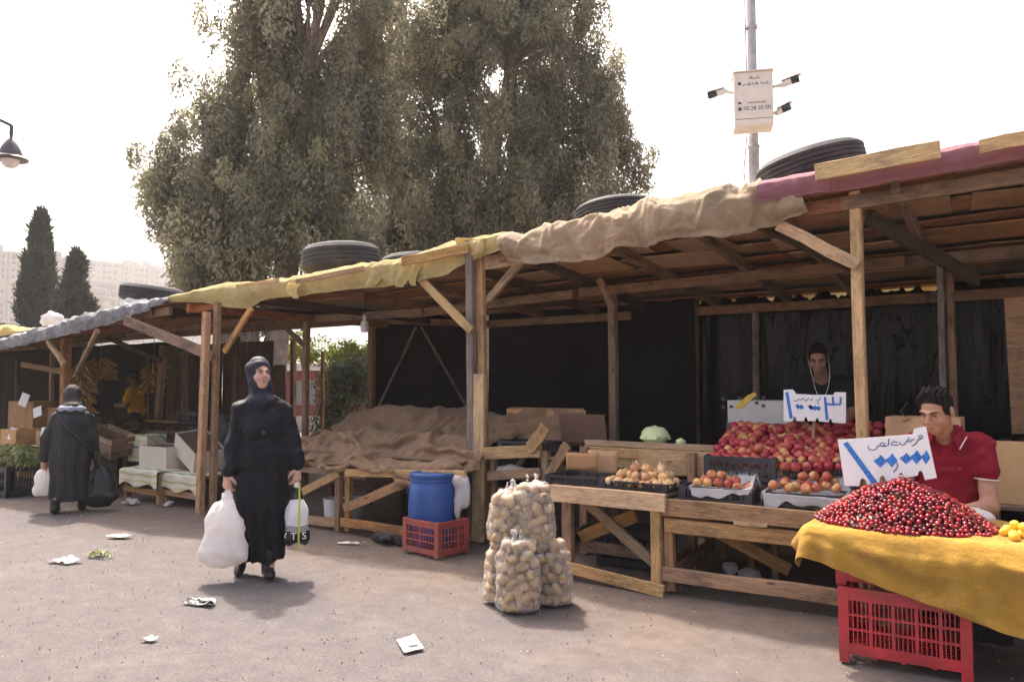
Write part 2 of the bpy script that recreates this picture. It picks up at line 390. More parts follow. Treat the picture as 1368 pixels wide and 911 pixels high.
def M_wrap(name, col, rough=.18, wr=30, st=.8):
    t = NT(name); v = t.coord(scale=(1, 1, .14)); n = t.noise(v, wr, 3, .5); ln = t.math('MAXIMUM', t.math('SUBTRACT', 1., t.math('MULTIPLY', t.math('ABSOLUTE', t.math('SUBTRACT', n, .5)), 75.)), 0.); n2 = t.noise(t.coord(scale=(1, 1, .2)), wr*2.3, 3, .5); l2 = t.math('MAXIMUM', t.math('SUBTRACT', 1., t.math('MULTIPLY', t.math('ABSOLUTE', t.math('SUBTRACT', n2, .56)), 60.)), 0.)
    t.base(col); t.set(Roughness=rough, Specular_IOR_Level=.2)
    t.bump(t.math('ADD', ln, l2), st, .018); return t.m
BLKWRAP = M_wrap('black_plastic_film', (.004, .0035, .006), .22, 5, .5)
def M_film(name, col, opacity, rough=.15):
    t = NT(name); v = t.coord(); n = t.noise(v, 30, 5, .65); n2 = t.noise(t.coord(scale=(1, 1, .4)), 14, 6, .75)
    t.base(col); t.set(Roughness=rough, Specular_IOR_Level=.6); t.bump(n2, .9, .012)
    tr = t.n('BsdfTransparent'); mx = t.n('MixShader'); lw = t.n('LayerWeight'); lw.inputs[0].default_value = .35
    f = t.math('ADD', t.math('MULTIPLY', t.ramp(n, [(.45, (0, 0, 0)), (.72, (1, 1, 1))]), opacity*.9), t.math('MULTIPLY', lw.outputs['Facing'], opacity)); f = t.math('MINIMUM', t.math('ADD', f, opacity*.18), .96)
    t.l(f, mx.inputs[0]); t.l(tr.outputs[0], mx.inputs[1]); t.l(t.b.outputs[0], mx.inputs[2]); t.l(mx.outputs[0], t.out.inputs[0]); return t.m
FILM = M_film('clear_bag_film', (.88, .85, .80), .36, .12)
FILM2 = M_film('gathered_bag_film', (.88, .85, .82), .62, .2)
def M_bag(name, col, trans=.45):
    t = NT(name); v = t.coord(); n = t.noise(v, 9, 6, .7); c = t.ramp(n, [(.3, tuple(x*.9 for x in col)), (.7, col)]); t.base(c); t.set(Roughness=.35); t.bump(t.noise(t.coord(scale=(1, 1, .5)), 22, 6, .7), .8, .012)
    tr = t.n('BsdfTranslucent'); t.l(c, tr.inputs[0]); mx = t.n('MixShader'); mx.inputs[0].default_value = trans
    t.l(t.b.outputs[0], mx.inputs[1]); t.l(tr.outputs[0], mx.inputs[2]); t.l(mx.outputs[0], t.out.inputs[0]); return t.m
WBAG = M_bag('white_carrier_plastic', (.82, .78, .78))
BBAG = M_plain('black_bag_plastic', (.012, .012, .014), .3, .3, 25, .5)
def M_fruit(name, stops, blot, rough=.35, rr=.5):
    t = NT(name); v = t.coord(); oi = t.n('ObjectInfo'); n = t.noise(v, blot, 4, .6)
    f = t.math('ADD', t.math('MULTIPLY', n, .9), t.math('MULTIPLY', oi.outputs['Random'], rr)); f = t.math('SUBTRACT', f, rr*.5)
    c = t.ramp(f, stops); s = t.noise(t.coord(scale=(1, 1, .18)), blot*5, 3); c = t.mix(.25, c, t.ramp(s, [(.3, (.5, .5, .5)), (.7, (1, 1, 1))]), 'MULTIPLY')
    t.base(c); t.set(Roughness=rough); t.bump(t.noise(v, 50, 3), .12, .003); return t.m
APPLE = M_fruit('apple_skin', [(.18, (.27, .010, .028)), (.42, (.38, .026, .042)), (.56, (.47, .085, .06)), (.66, (.58, .26, .09)), (.85, (.66, .46, .18))], 13, .4, .4)
APPLE2 = M_fruit('streaky_apple_skin', [(.15, (.34, .03, .03)), (.40, (.46, .10, .055)), (.52, (.58, .27, .10)), (.68, (.64, .44, .17))], 15, .4, .3)
CHERRY = M_fruit('cherry_skin', [(.1, (.08, .003, .010)), (.4, (.25, .006, .018)), (.75, (.43, .015, .027)), (1, (.52, .05, .03))], 40, .3, .8)
ONION = M_fruit('onion_skin', [(.1, (.45, .20, .09)), (.45, (.62, .36, .16)), (.8, (.72, .55, .32))], 20, .4)
POTATO = M_fruit('potato_skin', [(.1, (.20, .11, .045)), (.42, (.40, .24, .10)), (.85, (.56, .37, .16))], 12, .75)
APRIC = M_fruit('apricot_skin', [(.1, (.78, .42, .03)), (.5, (.85, .60, .05)), (.95, (.75, .22, .03))], 14, .5)
GREEN = M_plain('green_leaf', (.11, .17, .035), .55, .5, 9, .1, hsv=(.06, .2, .6))
CABB = M_plain('cabbage_leaf', (.56, .62, .34), .6, .12, 10, .2)
BANANA = M_plain('ripe_banana', (.46, .29, .10), .5, .45, 14, .1, hsv=(.04, .2, .5))
AUB = M_plain('dark_aubergine', (.025, .012, .02), .3, .4, 10, .05)
def M_leaf(name, stops):
    t = NT(name); gm = t.n('NewGeometry'); a = t.n('Attribute'); a.attribute_name = 'tint'
    c = t.ramp(a.outputs['Fac'], stops); t.base(c); t.set(Roughness=.6, Specular_IOR_Level=.3)
    tr = t.n('BsdfTranslucent'); t.l(c, tr.inputs[0]); mx = t.n('MixShader'); mx.inputs[0].default_value = .42
    t.l(t.b.outputs[0], mx.inputs[1]); t.l(tr.outputs[0], mx.inputs[2]); t.l(mx.outputs[0], t.out.inputs[0]); return t.m
EUCAL = M_leaf('eucalyptus_leaf', [(0, (.12, .117, .080)), (.45, (.245, .23, .155)), (.8, (.41, .37, .24)), (1, (.37, .41, .16))])
CYPR = M_leaf('cypress_leaf', [(0, (.022, .026, .022)), (.6, (.04, .045, .032)), (1, (.07, .075, .05))])
BUSHL = M_leaf('shrub_leaf', [(0, (.07, .075, .05)), (.6, (.13, .13, .08)), (1, (.22, .27, .06))])
BARK = M_plain('pale_bark', (.34, .26, .21), .9, .4, 6, .4)
# ground
def ground_mat():
    t = NT('dusty_asphalt'); c = t.n('TexCoord').outputs['Object']
    mp = lambda s: t.noise(c, s[0], s[1], s[2])
    n1 = mp((.55, 6, .62)); n2 = mp((90, 4, .7)); n3 = mp((6, 8, .7)); n4 = mp((260, 2, .6))
    a = t.ramp(n3, [(.25, (.13, .116, .116)), (.55, (.17, .151, .149)), (.8, (.21, .187, .184))])
    a = t.mix(.75, a, t.ramp(n2, [(.30, (.50, .49, .49)), (.5, (.92, .91, .91)), (.70, (1.35, 1.32, 1.3))]), 'MULTIPLY')
    sx = t.n('SeparateXYZ'); t.l(c, sx.inputs[0])
    near = t.math('ADD', t.math('MULTIPLY', sx.outputs['Y'], .42), 1.1); near = t.math('ADD', near, t.math('MULTIPLY', t.math('SUBTRACT', n1, .5), 2.4))
    d = t.ramp(n3, [(.3, (.165, .122, .10)), (.7, (.25, .19, .155))]); d = t.mix(.4, d, t.ramp(n4, [(.3, (.55, .55, .55)), (.7, (1.2, 1.2, 1.2))]), 'MULTIPLY')
    col = t.mix(t.ramp(near, [(.15, (0, 0, 0)), (.8, (.9, .9, .9))]), a, d)
    st = t.ramp(mp((1.7, 7, .75)), [(.58, (0, 0, 0)), (.78, (.4, .4, .4))]); col = t.mix(st, col, (.13, .108, .10))
    lt = t.ramp(mp((1.1, 7, .7)), [(.55, (0, 0, 0)), (.8, (.45, .45, .45))]); col = t.mix(lt, col, (.30, .262, .245))
    t.base(col); t.set(Roughness=.92, Specular_IOR_Level=.2)
    t.bump(t.math('ADD', t.math('MULTIPLY', n2, 1.2), t.math('ADD', n3, n4)), .8, .012); return t.m
GROUND = ground_mat()
# ------------------------------------------------------------------ ground
V = []; xs = sorted(set([-900, -400, -150, -60, -30, -20]+[round(-14+.35*i, 3) for i in range(66)]+[20, 40, 120, 400, 900]))
ys = sorted(set([-900, -400, -80, -25, -12]+[round(-8+.3*i, 3) for i in range(50)]+[14, 25, 60, 200, 500, 900]))
P = np.array([[(x, y, 0) for y in ys] for x in xs], float)
amp = np.exp(-((P[..., 0]+2)/14)**4-((P[..., 1]+1)/9)**4)
P[..., 2] = (.012*fbm(P*.7, 3, 3)-.012)*amp
stru(grid('ground', P, GROUND))
# ------------------------------------------------------------------ canopies
def interp(tab, x): return float(np.interp(x, [t[0] for t in tab], [t[1] for t in tab]))
ZF = [(-20, 1.93), (-12, 1.98), (-9.3, 2.02), (-4.6, 2.40), (-4.0, 2.42), (-.2, 2.72), (2.6, 2.80), (4.3, 2.88), (7, 2.95)]
YF = [(-20, -1.0), (-12, -.95), (-6.5, -.75), (-4.2, -.55), (-3.4, -.36), (-.2, .05), (.3, -.06), (3, -.10), (7, -.12)]
def roofz(x, y):
    f = interp(YF, x); zb = 2.44 if x > -4.2 else 2.62; return interp(ZF, x)+(zb-interp(ZF, x))*(y-f)/(3.05-f)
def canopy(label, X0, X1, raf, woods, purl=(1.45, 2.85), bw=(.30, .52)):
    r = thing('market_canopy', label, 'canopy', ((X0+X1)/2, 0, 0))
    for x in raf:
        f = interp(YF, x); beam('rafter', (x, f+.02, roofz(x, f)-.07), (x+U(-.05, .05), 3.0, roofz(x, 3.0)-.07), .055, .10, rnd.choice([OLDW, REDW, DARKW]), r)
    for y in purl:
        beam('purlin', (X0+.05, y, roofz(X0, y)-.165), ((X0+X1)/2, y+U(-.04, .04), roofz((X0+X1)/2, y)-.165), .06, .10, rnd.choice([REDW, OLDW]), r)
        beam('purlin', ((X0+X1)/2-.3, y+.065, roofz((X0+X1)/2-.3, y)-.16), (X1-.05, y+.06, roofz(X1, y)-.165), .06, .10, rnd.choice([REDW, OLDW]), r)
    y = .02
    while y < 3.0:
        w = U(*bw); x = X0+.02
        while x < X1-.1:
            x2 = min(X1, x+U(1.3, 2.6)); x2 = X1 if X1-x2 < .5 else x2
            f0, f1 = interp(YF, x), interp(YF, x2); ya = y*(3.05-f0)/3.05+f0; yb = y*(3.05-f1)/3.05+f1
            beam('roof_board', (x+.005, ya+w/2, roofz(x, ya+w/2)-.005+U(-.003, .003)), (x2-.005, yb+w/2, roofz(x2, yb+w/2)-.005+U(-.003, .003)), w, .018, rnd.choice(woods), r, warp=.002)
            x = x2
        y += w+U(.0, .012)
    nx, ny = 24, 10
    P = np.zeros((nx, ny, 3))
    for i in range(nx):
        x = X0+(X1-X0)*i/(nx-1); f = interp(YF, x)
        for j in range(ny):
            yy = f+(3.12-f)*j/(ny-1); P[i, j] = (x, yy, roofz(x, yy)+.03)
    P[..., 2] += .02*np.abs(fbm(P*1.5, 3, 9))
    grid('roof_sheet', P, TARPTOP, r, .004); return r
TARPTOP = M_plain('dusty_roof_sheet', (.30, .25, .20), .85, .3, 3, .2)
canR = canopy('wooden market canopy edged with tan and pink tarpaulin over the apple stall', .18, 6.6, [.35, 1.25, 2.05, 2.75, 3.55, 4.4, 5.3, 6.3], [REDW, REDW, CARD, OLDW, CARD])
canM = canopy('wooden market canopy edged with torn yellow cloth over the burlap covered stall', -4.22, .16, [-4.0, -3.1, -2.2, -1.2, -.35], [REDW, REDW, CARD])
canL = canopy('low wooden market canopy edged with grey tarpaulin over the banana stall', -20, -4.26, [-19.5, -18, -16.5, -15, -13.3, -11.5, -10.2, -9, -7.9, -6.8, -5.7, -4.6], [DARKW, OLDW, DARKW])  # unseen left end added so its roof shades the cloth wall
def pbeam(name, a, b, Y, w, h, mat, par, Y2=None, **k): return beam(name, py(*a, Y), py(*b, Y if Y2 is None else Y2), w, h, mat, par, **k)
def post(x, ytop, Y, w, d, mat, par, xb=None, zt=None, name='post'):
    p = py(x, ytop, Y); q = py(xb or x, 600, Y); zt = zt or p.z
    return beam(name, (q.x, Y, -.01), (p.x, Y, zt), w, d, mat, par, up=(0, 1, 0))
# right canopy posts and braces
post(1143, 257, -.02, .075, .09, PINE2, canR, 1153)
post(818, 385, 1.5, .085, .09, OLDW, canR, 822); post(1256, 352, 1.5, .05, .08, GREYW, canR, 1262); post(1268, 352, 1.56, .06, .08, OLDW, canR, 1275)
post(1440, 300, 1.5, .09, .09, OLDW, canR); post(1010, 410, 2.9, .07, .07, GREYW, canR); post(930, 400, 2.9, .06, .06, OLDW, canR)
post(1560, 250, -.02, .08, .09, PINE, canR)
beam('brace', py(1040, 301, -.09), py(1146, 354, -.09), .085, .035, PINE2, canR, up=(0, 1, 0))
beam('brace', py(800, 372, 1.4), py(819, 412, 1.47), .07, .05, OLDW, canR, up=(0, 1, 0))
beam('brace', (3.35, .1, 2.62), (3.9, 1.5, 2.28), .05, .11, DARKW, canR)
beam('brace', (2.6, -.02, 2.66), (3.0, 1.5, 2.46), .05, .11, DARKW, canR)
pbeam('beam', (640, 345), (715, 352), .14, .13, .03, PINE2, canR, up=(0, 1, 0)) if 0 else None
# middle canopy
bw = beam('post', (-.09, .0, -.01), py(628, 322, .0), .085, .07, GREYW, canM, up=(0, 1, 0)); beam('post', (.0, .07, -.01), py(641, 335, .075), .085, .065, PINE, canM, up=(0, 1, 0))
beam('post', (.01, -.062, 0), py(641, 500, -.062), .12, .045, PINE2, canM, up=(0, 1, 0))
qa = py(291, 405, -.42); beam('post', (py(286, 600, -.42).x, -.42, -.01), qa, .07, .07, PINE, canM, up=(0, 1, 0))
beam('brace', py(336, 412, -.40), py(300, 470, -.42), .07, .04, PINE, canM, up=(0, 1, 0))
beam('brace', py(560, 370, -.05), py(630, 442, -.06), .085, .035, PINE2, canM, up=(0, 1, 0))
beam('brace', py(697, 350, .13), py(645, 408, .13), .07, .05, PINE, canM, up=(0, 1, 0))
beam('brace', py(380, 436, 1.4), py(408, 462, 1.42), .07, .04, OLDW, canM, up=(0, 1, 0))
post(410, 430, 1.45, .08, .085, PINE, canM, 408); post(497, 415, 2.8, .1, .09, OLDW, canM, 496); post(431, 470, 2.9, .05, .05, PINE, canM)
post(392, 452, 2.9, .09, .08, PINE, canM); post(640, 430, 2.9, .09, .08, DARKW, canM)
beam('brace', py(556, 437, 2.86), py(505, 545, 2.86), .035, .035, GREYW, canM, up=(0, 1, 0)); beam('brace', py(563, 437, 2.86), py(622, 540, 2.86), .035, .035, GREYW, canM, up=(0, 1, 0))
# left canopy
qa = py(276, 417, -.55); beam('post', (py(269, 600, -.55).x, -.55, -.01), qa, .08, .08, PINE, canL, up=(0, 1, 0))
beam('brace', py(168, 428, -.72), py(285, 476, -.50), .05, .12, OLDW, canL)
beam('brace', py(64, 455, -.8), py(86, 487, -.78), .07, .05, PINE, canL, up=(0, 1, 0)); beam('brace', py(130, 442, -.78), py(104, 495, -.4), .06, .05, OLDW, canL, up=(0, 1, 0))
for x, yt, Y, w, m in ((88, 452, -.1, .13, PINE), (70, 470, .3, .07, OLDW), (219, 462, 1.2, .11, OLDW), (247, 470, 1.9, .1, OLDW), (24, 480, .8, .08, DARKW), (200, 480, 2.6, .09, DARKW), (316, 450, 1.5, .09, DARKW), (-40, 480, -.7, .1, OLDW), (330, 470, 2.9, .08, DARKW)):
    post(x, yt, Y, w, w*.9, m, canL, x-(12 if x == 219 else 0))
beam('brace', py(120, 440, .6), py(215, 482, 1.1), .07, .07, DARKW, canL); beam('purlin', py(30, 487, .2), py(104, 500, .2), .06, .09, OLDW, canL)
beam('purlin', py(170, 445, .9), py(330, 430, .9), .07, .1, OLDW, canL); beam('purlin', py(230, 445, 2.0), py(420, 425, 2.0), .06, .09, DARKW, canM)
# front beams (fascia) under the cloth
def pts_path(P0, P1, Y0, Y1, w, h, mat, par, name='fascia_board'): return beam(name, py(*P0, Y0), py(*P1, Y1), w, h, mat, par, up=(0, 0, 1))
pts_path((645, 352), (720, 340), .10, .10, .03, .13, PINE2, canM)
beam('fascia_board', (.2, .0, 2.62), (3.2, -.05, 2.70), .04, .1, REDW, canR); beam('fascia_board', (3.2, -.05, 2.70), (6.5, -.07, 2.80), .04, .1, OLDW, canR)
beam('fascia_board', (-4.1, -.42, 2.34), (-.15, .075, 2.62), .04, .1, REDW, canM); beam('fascia_board', (-20, -.95, 1.86), (-12, -.9, 1.91), .05, .1, OLDW, canL); beam('fascia_board', (-12, -.9, 1.93), (-4.3, -.52, 2.33), .05, .1, OLDW, canL)
# ------------------------------------------------------------------ cloth over the roof edge
def valance(name, mat, par, top, bot, Yo, back=.9, nu=240, nv=44, amp=.03, seed=1, bulge=.06, tear=.0, hangwave=.012, uscale=1.6):
    P = np.zeros((nu, nv, 3)); T = np.array(top, float); B = np.array(bot, float)
    for i in range(nu):
        u = i/(nu-1); x = T[0, 0]+(T[-1, 0]-T[0, 0])*u
        yt = np.interp(x, T[:, 0], T[:, 1]); xb = B[0, 0]+(B[-1, 0]-B[0, 0])*u; yb = np.interp(xb, B[:, 0], B[:, 1])
        Y0 = interp(YF, py(x, yt, interp(YF, py(x, yt, 0).x)).x)+Yo
        a = py(x, yt, Y0); b = py(xb, yb, Y0); h = a.z-b.z
        for j in range(nv):
            v = j/(nv-1)
            if v < .35:
                s = 1-v/.35; P[i, j] = (a.x-.12*s*0, Y0+.05+back*s, a.z+(roofz(a.x, Y0+back)+.05-a.z)*min(1, s*1.0)-.012*(1-s)); 
            else:
                s = (v-.35)/.65; q = a.lerp(b, s); P[i, j] = (q.x, Y0+.05-bulge*math.sin(min(1, s*1.15)*math.pi)**.6-.05*min(1, s*4)-.01, q.z)
    hang = np.clip((np.arange(nv)/(nv-1)-.28)/.72, 0, 1)[None, :]
    Q = P*np.array([uscale, uscale, uscale*.8]); Q = Q+.35*np.stack([fbm(Q*.8, 2, seed+k) for k in range(3)], -1)
    d = crease(Q, seed, .75)*amp*1.15+crease(Q*np.array([2.2, 2.2, 1.6])+5, seed+11)*amp*.45
    P[..., 1] -= d*(.35+.65*hang)+hangwave*hang*np.sin(P[..., 0]*17+3*fbm(Q, 2, seed+5)); P[..., 2] += .5*d*(1-hang)+.35*amp*fbm(Q*2.5, 2, seed+8)
    P[:, -6:, 2] += (tear*np.abs(fbm(np.stack([P[:, -1, 0]*3.1, 0*P[:, -1, 0]+seed, 0*P[:, -1, 0]], -1), 3, seed+3)))[:, None]*np.linspace(0, 1, 6)[None, :]
    return grid(name, P, mat, par, .003, 0)
GREYTARP = M_cloth('grey_tarpaulin', (.36, .35, .37), (.10, .095, .11), 220, .35, .05, .1, .1, 6, 12)
valance('tarpaulin', GREYTARP, canL, [(-60, 462), (0, 452), (60, 434), (130, 414), (190, 401), (228, 398)], [(-60, 480), (0, 468), (63, 454), (130, 438), (168, 427), (205, 413), (228, 402)], -.07, 1.6, amp=.05, seed=3, bulge=.02, uscale=3.0)
valance('tarpaulin', YELTARP, canM, [(228, 394), (300, 377), (345, 374), (405, 366), (470, 352), (530, 344), (600, 322), (672, 309)], [(226, 404), (270, 404), (300, 410), (330, 412), (360, 399), (400, 396), (455, 388), (510, 384), (560, 377), (600, 366), (622, 352), (672, 333)], -.05, .5, amp=.022, seed=14, bulge=.03, tear=.0, hangwave=.015, uscale=2.4)
valance('tarpaulin', TANTARP, canR, [(668, 312), (720, 303), (800, 283), (876, 263), (950, 250), (1012, 243), (1075, 258)], [(676, 348), (720, 354), (788, 346), (830, 333), (897, 323), (960, 318), (1000, 312), (1040, 296), (1080, 283)], -.05, .9, amp=.06, seed=21, bulge=.07, uscale=2.6, nu=300, nv=52)
valance('tarpaulin', PINKTARP, canR, [(1012, 240), (1086, 228), (1180, 207), (1257, 196), (1368, 175), (1500, 150)], [(1012, 271), (1080, 262), (1151, 250), (1266, 231), (1368, 213), (1500, 190)], -.13, .8, amp=.022, seed=33, bulge=.03, uscale=2.2)
# yellow rags hanging and boards nailed over the cloth
for k, (x0, x1, y0, y1) in enumerate(((483, 507, 362, 384), (526, 550, 357, 384), (548, 562, 352, 382), (386, 402, 378, 399), (612, 652, 318, 341))):
    P = np.zeros((10, 8, 3))
    for i in range(10):
        for j in range(8):
            s = i/9; t = j/7; xm = (x0+x1)/2; x = x0+(x1-x0)*t; x = x+(xm-x)*.6*s*s+3*math.sin(s*4+k); q = py(x, y0+(y1-y0)*s*(1-.35*abs(2*t-1)*(k % 2)), 0)
            Y = interp(YF, q.x)-.085; q = py(x, y0+(y1-y0)*s, Y); P[i, j] = (q.x, Y+.018*math.sin(t*7+s*3+k), q.z)
    grid('cloth_rag', P, YELTARP, canM, .003, 1)
def nailed(p0, p1, h, par, mat=PINE2, off=-.12):
    off = off-.035
    a = py(*p0, 0); b = py(*p1, 0); Ya = interp(YF, a.x)+off; Yb = interp(YF, b.x)+off
    return beam('fascia_board', py(*p0, Ya), py(*p1, Yb), .025, h, mat, par)
nailed((1089, 231), (1256, 200), .115, canR, PINE2, -.2); nailed((1309, 197), (1420, 175), .085, canR, PINE2, -.2)
nailed((537, 349), (626, 332), .09, canM, PINE, -.09); nailed((396, 376), (485, 359), .05, canM, PINE, -.09); nailed((316, 383), (372, 374), .04, canM, PINE2, -.09)
# cardboard pieces under the right roof
for (x, y, w, d, rz) in ((4.25, .62, .62, .42, .1), (3.62, .5, .4, .5, .05), (1.9, .7, .5, .5, -.1), (2.75, 1.0, .6, .4, .1), (4.75, .95, .5, .5, 0), (1.1, .5, .7, .4, .05), (3.1, .35, .7, .3, .0), (2.3, .4, .6, .35, .06), (3.95, 1.3, .8, .5, -.05), (4.4, 1.9, .9, .6, .05), (1.6, 1.1, .8, .5, .1), (.7, .9, .6, .6, 0), (3.2, 1.9, .9, .6, .03), (2.2, 1.9, .8, .5, -.04)):
    o = MB().box(-w/2, w/2, -d/2, d/2, -.004, .004).make('cardboard_sheet', CARD, canR, M=Matrix.Translation((x, y, roofz(x, y)-.035)) @ Matrix.Rotation(rz, 4, 'Z') @ Matrix.Rotation(-.08, 4, 'X'))
# ------------------------------------------------------------------ back walls
def wall(name, label, mat, x0, x1, Y, z0, z1, fold=.03, seed=0, nu=110, nv=26, freq=9, ytw=None):
    P = np.zeros((nu, nv, 3))
    u = np.linspace(x0, x1, nu)[:, None]*np.ones((1, nv)); v = np.linspace(0, 1, nv)[None, :]*np.ones((nu, 1))
    Q = np.stack([u*freq*.35, v*.7, 0*u+seed], -1)
    P[..., 0] = u; P[..., 1] = Y+fold*(fbm(Q*2.2, 3, seed)+.5*np.sin(u*freq+2.5*fbm(Q, 2, seed+4)))*(.25+.75*v**.5*(1-.3*v)); P[..., 2] = z1+(z0-z1)*v+(.05 if mat is BLKWRAP else .02)*fbm(Q*3, 2, seed+7)*(1-v)
    if mat is BLKWRAP: P[..., 1] += +.012*ridge(np.stack([u*7+1.2*fbm(np.stack([u*2, v*3, 0*u], -1), 2, seed), v*1.6, 0*u+seed], -1), 3, seed+2)*(.3+.7*v)
    if ytw is not None: P[..., 1] += (u-x0)*ytw
    o = grid(name, P, mat, None, .003, 0 if mat is BLKWRAP else 1); return tag(o, label, 'wall sheet')
wall('wall_sheet', 'matt black cloth wall with crossed thin battens behind the burlap stall', BLACKNET, -4.42, -2.15, 2.93, .02, 2.50, .02, 2)
wall('wall_sheet', 'dull charcoal shade netting hung as a wall behind the burlap stall', BLACKNET, -2.12, .22, 2.97, .02, 2.5, .035, 5, freq=5)
wall('wall_sheet', 'smooth black curtain hung beside the bare middle post', BLACKNET, .24, 1.02, 2.7, .02, 2.44, .02, 8, freq=4, ytw=.05)
wall('wall_sheet', 'shiny crinkled black plastic wall behind the apple stall', BLKWRAP, .85, 3.68, 2.99, .02, 2.42, .022, 12, 260, freq=13)
wall('wall_sheet', 'shiny black plastic wall behind the man in the red shirt', BLKWRAP, 3.62, 6.6, 2.9, .02, 2.46, .022, 17, 230, freq=11)
bd = thing('board_wall', 'dark brown plank partition behind the tilted foam boxes', 'wall', (-6, 2.7, 0))
for i in range(9): beam('plank', (-9.6+i*.36, 2.75, .02), (-9.6+i*.36, 2.75, 2.2), .33, .025, DARKW, bd, up=(0, 1, 0))
wall('wall_sheet', 'dark cloth behind the hanging bananas, lengthened to hide bright ground beyond', BLACKNET, -24, -9.4, 2.9, .02, 2.3, .03, 22, 60)  # added length blocks the sunlit ground, standing in for dark clutter
wall('wall_sheet', 'brown tarpaulin sheet hung behind the heap of black netting', M_plain('brown_tarp', (.10, .065, .05), .8, .3, 4, .2), -6.85, -5.55, 2.2, .02, 1.75, .03, 25, 60)
# side partitions (perpendicular to the row)
def sidewall(label, mat, x, y0, y1, z1, seed):
    nu, nv = 50, 16; P = np.zeros((nu, nv, 3)); u = np.linspace(y0, y1, nu)[:, None]*np.ones((1, nv)); v = np.linspace(0, 1, nv)[None, :]*np.ones((nu, 1))
    P[..., 0] = x+.03*fbm(np.stack([u*3, v, 0*u], -1), 3, seed); P[..., 1] = u; P[..., 2] = z1*(1-v)+.02*v
    tag(grid('wall_sheet', P, mat, None, .003, 1), label, 'wall sheet')
sidewall('black plastic end wall closing the far side of the cherry stall', BLKWRAP, 6.55, .3, 2.85, 2.4, 4)
# yellow and bright flaps in the gap between wall and roof
P = np.zeros((40, 8, 3))
for i in range(40):
    for j in range(8): P[i, j] = (.3+3.2*i/39, 3.22+.03*math.sin(i*.8), 2.62-.42*j/7+.03*math.sin(i*.5))
tag(grid('hanging_cloth', P, YELTARP, None, .003, 1), 'yellow cloth strip hanging outside behind the top of the plastic wall', 'cloth')
for k, (x0, x1, y0, y1, Y) in enumerate(((735, 790, 384, 398, 2.92), (793, 840, 394, 406, 2.92), (925, 950, 403, 412, 2.85), (1020, 1046, 401, 411, 2.85), (600, 642, 436, 443, 2.85))):
    pass
# ------------------------------------------------------------------ crates
def crate_mb(L, W, H, rows=3, ribs=16, th=.012, band=.05, foot=.03, handle=False, wavy=0):
    m = MB()
    cw = .05
    for sx in (-1, 1):
        for sy in (-1, 1):
            x = sx*L/2; y = sy*W/2
            m.box(min(x, x-sx*cw), max(x, x-sx*cw), min(y, y-sy*th*1.6), max(y, y-sy*th*1.6), 0, H+wavy); m.box(min(x, x-sx*th*1.6), max(x, x-sx*th*1.6), min(y-sy*th*1.6, y-sy*cw), max(y-sy*th*1.6, y-sy*cw), 0, H+wavy)
    def side(A, B, n):
        A = Vector(A); B = Vector(B); d = (B-A); ln = d.length; d.normalize(); o = Vector((d.y, -d.x, 0))
        def pan(u0, u1, z0, z1, t0=0., t1=th):
            p = [A+d*u0-o*t0, A+d*u1-o*t0, A+d*u1-o*t1, A+d*u0-o*t1]
            m.add([q+Vector((0, 0, z0)) for q in p]+[q+Vector((0, 0, z1)) for q in p], [[3,2,1,0],[4,5,6,7],[0,1,5,4],[1,2,6,5],[2,3,7,6],[3,0,4,7]])
        i0, i1 = cw*.98, ln-cw*.98
        pan(i0, i1, foot, foot+band, .002); pan(i0, i1, H-band*1.2, H, .002); pan(i0, i1, H-.014, H, -.006, .004)
        z0, z1 = foot+band, H-band*1.2
        for r in range(1, rows): z = z0+(z1-z0)*r/rows; pan(i0, i1, z-.006, z+.006, .003, th)
        for k in range(n+1):
            u = i0+(i1-i0)*k/n; w = (.016 if k % 5 == 0 else .0055)
            if 0 < k < n: pan(u-w/2, u+w/2, z0, z1, .001 if k % 5 == 0 else .004, th)
    h, w = L/2, W/2
    side((-h, -w, 0), (h, -w, 0), ribs); side((h, -w, 0), (h, w, 0), int(ribs*W/L)); side((h, w, 0), (-h, w, 0), ribs); side((-h, w, 0), (-h, -w, 0), int(ribs*W/L))
    nb = 9
    for k in range(nb): y = -w+.02+(W-.04)*k/(nb-1); m.box(-h+.01, h-.01, y-.009, y+.009, foot, foot+.012)
    for k in range(5): x = -h+.03+(L-.06)*k/4; m.box(x-.012, x+.012, -w+.01, w-.01, foot-.012, foot-.0005)
    return m
_cr = {}
def crate(label, loc, rz, size, mat, group=None, name='plastic_crate', **kw):
    k = (size, mat.name, tuple(kw.items()))
    M = Matrix.Translation(Vector(loc)) @ Matrix.Rotation(rz, 4, 'Z')
    if k not in _cr: o = crate_mb(*size, **kw).make(name, mat, None, M=M); _cr[k] = o.data
    else: o = put(bpy.data.objects.new(name, _cr[k]), None, M)
    return tag(o, label, 'crate', group)
# ------------------------------------------------------------------ burlap stall
tb = thing('market_stall', 'timber frame display stall covered with brown burlap sacking', 'stall', (-1.1, .2, 0))
FY = -.42
for x in (-2.42, -1.45, -1.36, -.35): beam('leg', (x, FY+.05 if x != -1.45 else FY, 0), (x, FY+.05 if x != -1.45 else FY, .56), .07, .06, PINE if x > -1.4 else OLDW, tb, up=(0, 1, 0))
for x in (-2.4, -1.4, -.3, .05, .75): beam('leg', (x, .95, 0), (x, .95, .98), .07, .06, DARKW, tb, up=(0, 1, 0))
for x in (-2.35, -1.3, -.2): beam('leg', (x, .3, 0), (x, .3, .72), .07, .06, DARKW, tb, up=(0, 1, 0))
beam('rail', py(462, 631, FY-.03), py(622, 634, FY-.03), .035, .075, PINE2, tb); beam('rail', (-2.5, FY-.0, .565), (-1.42, FY-.0, .565), .04, .06, OLDW, tb)
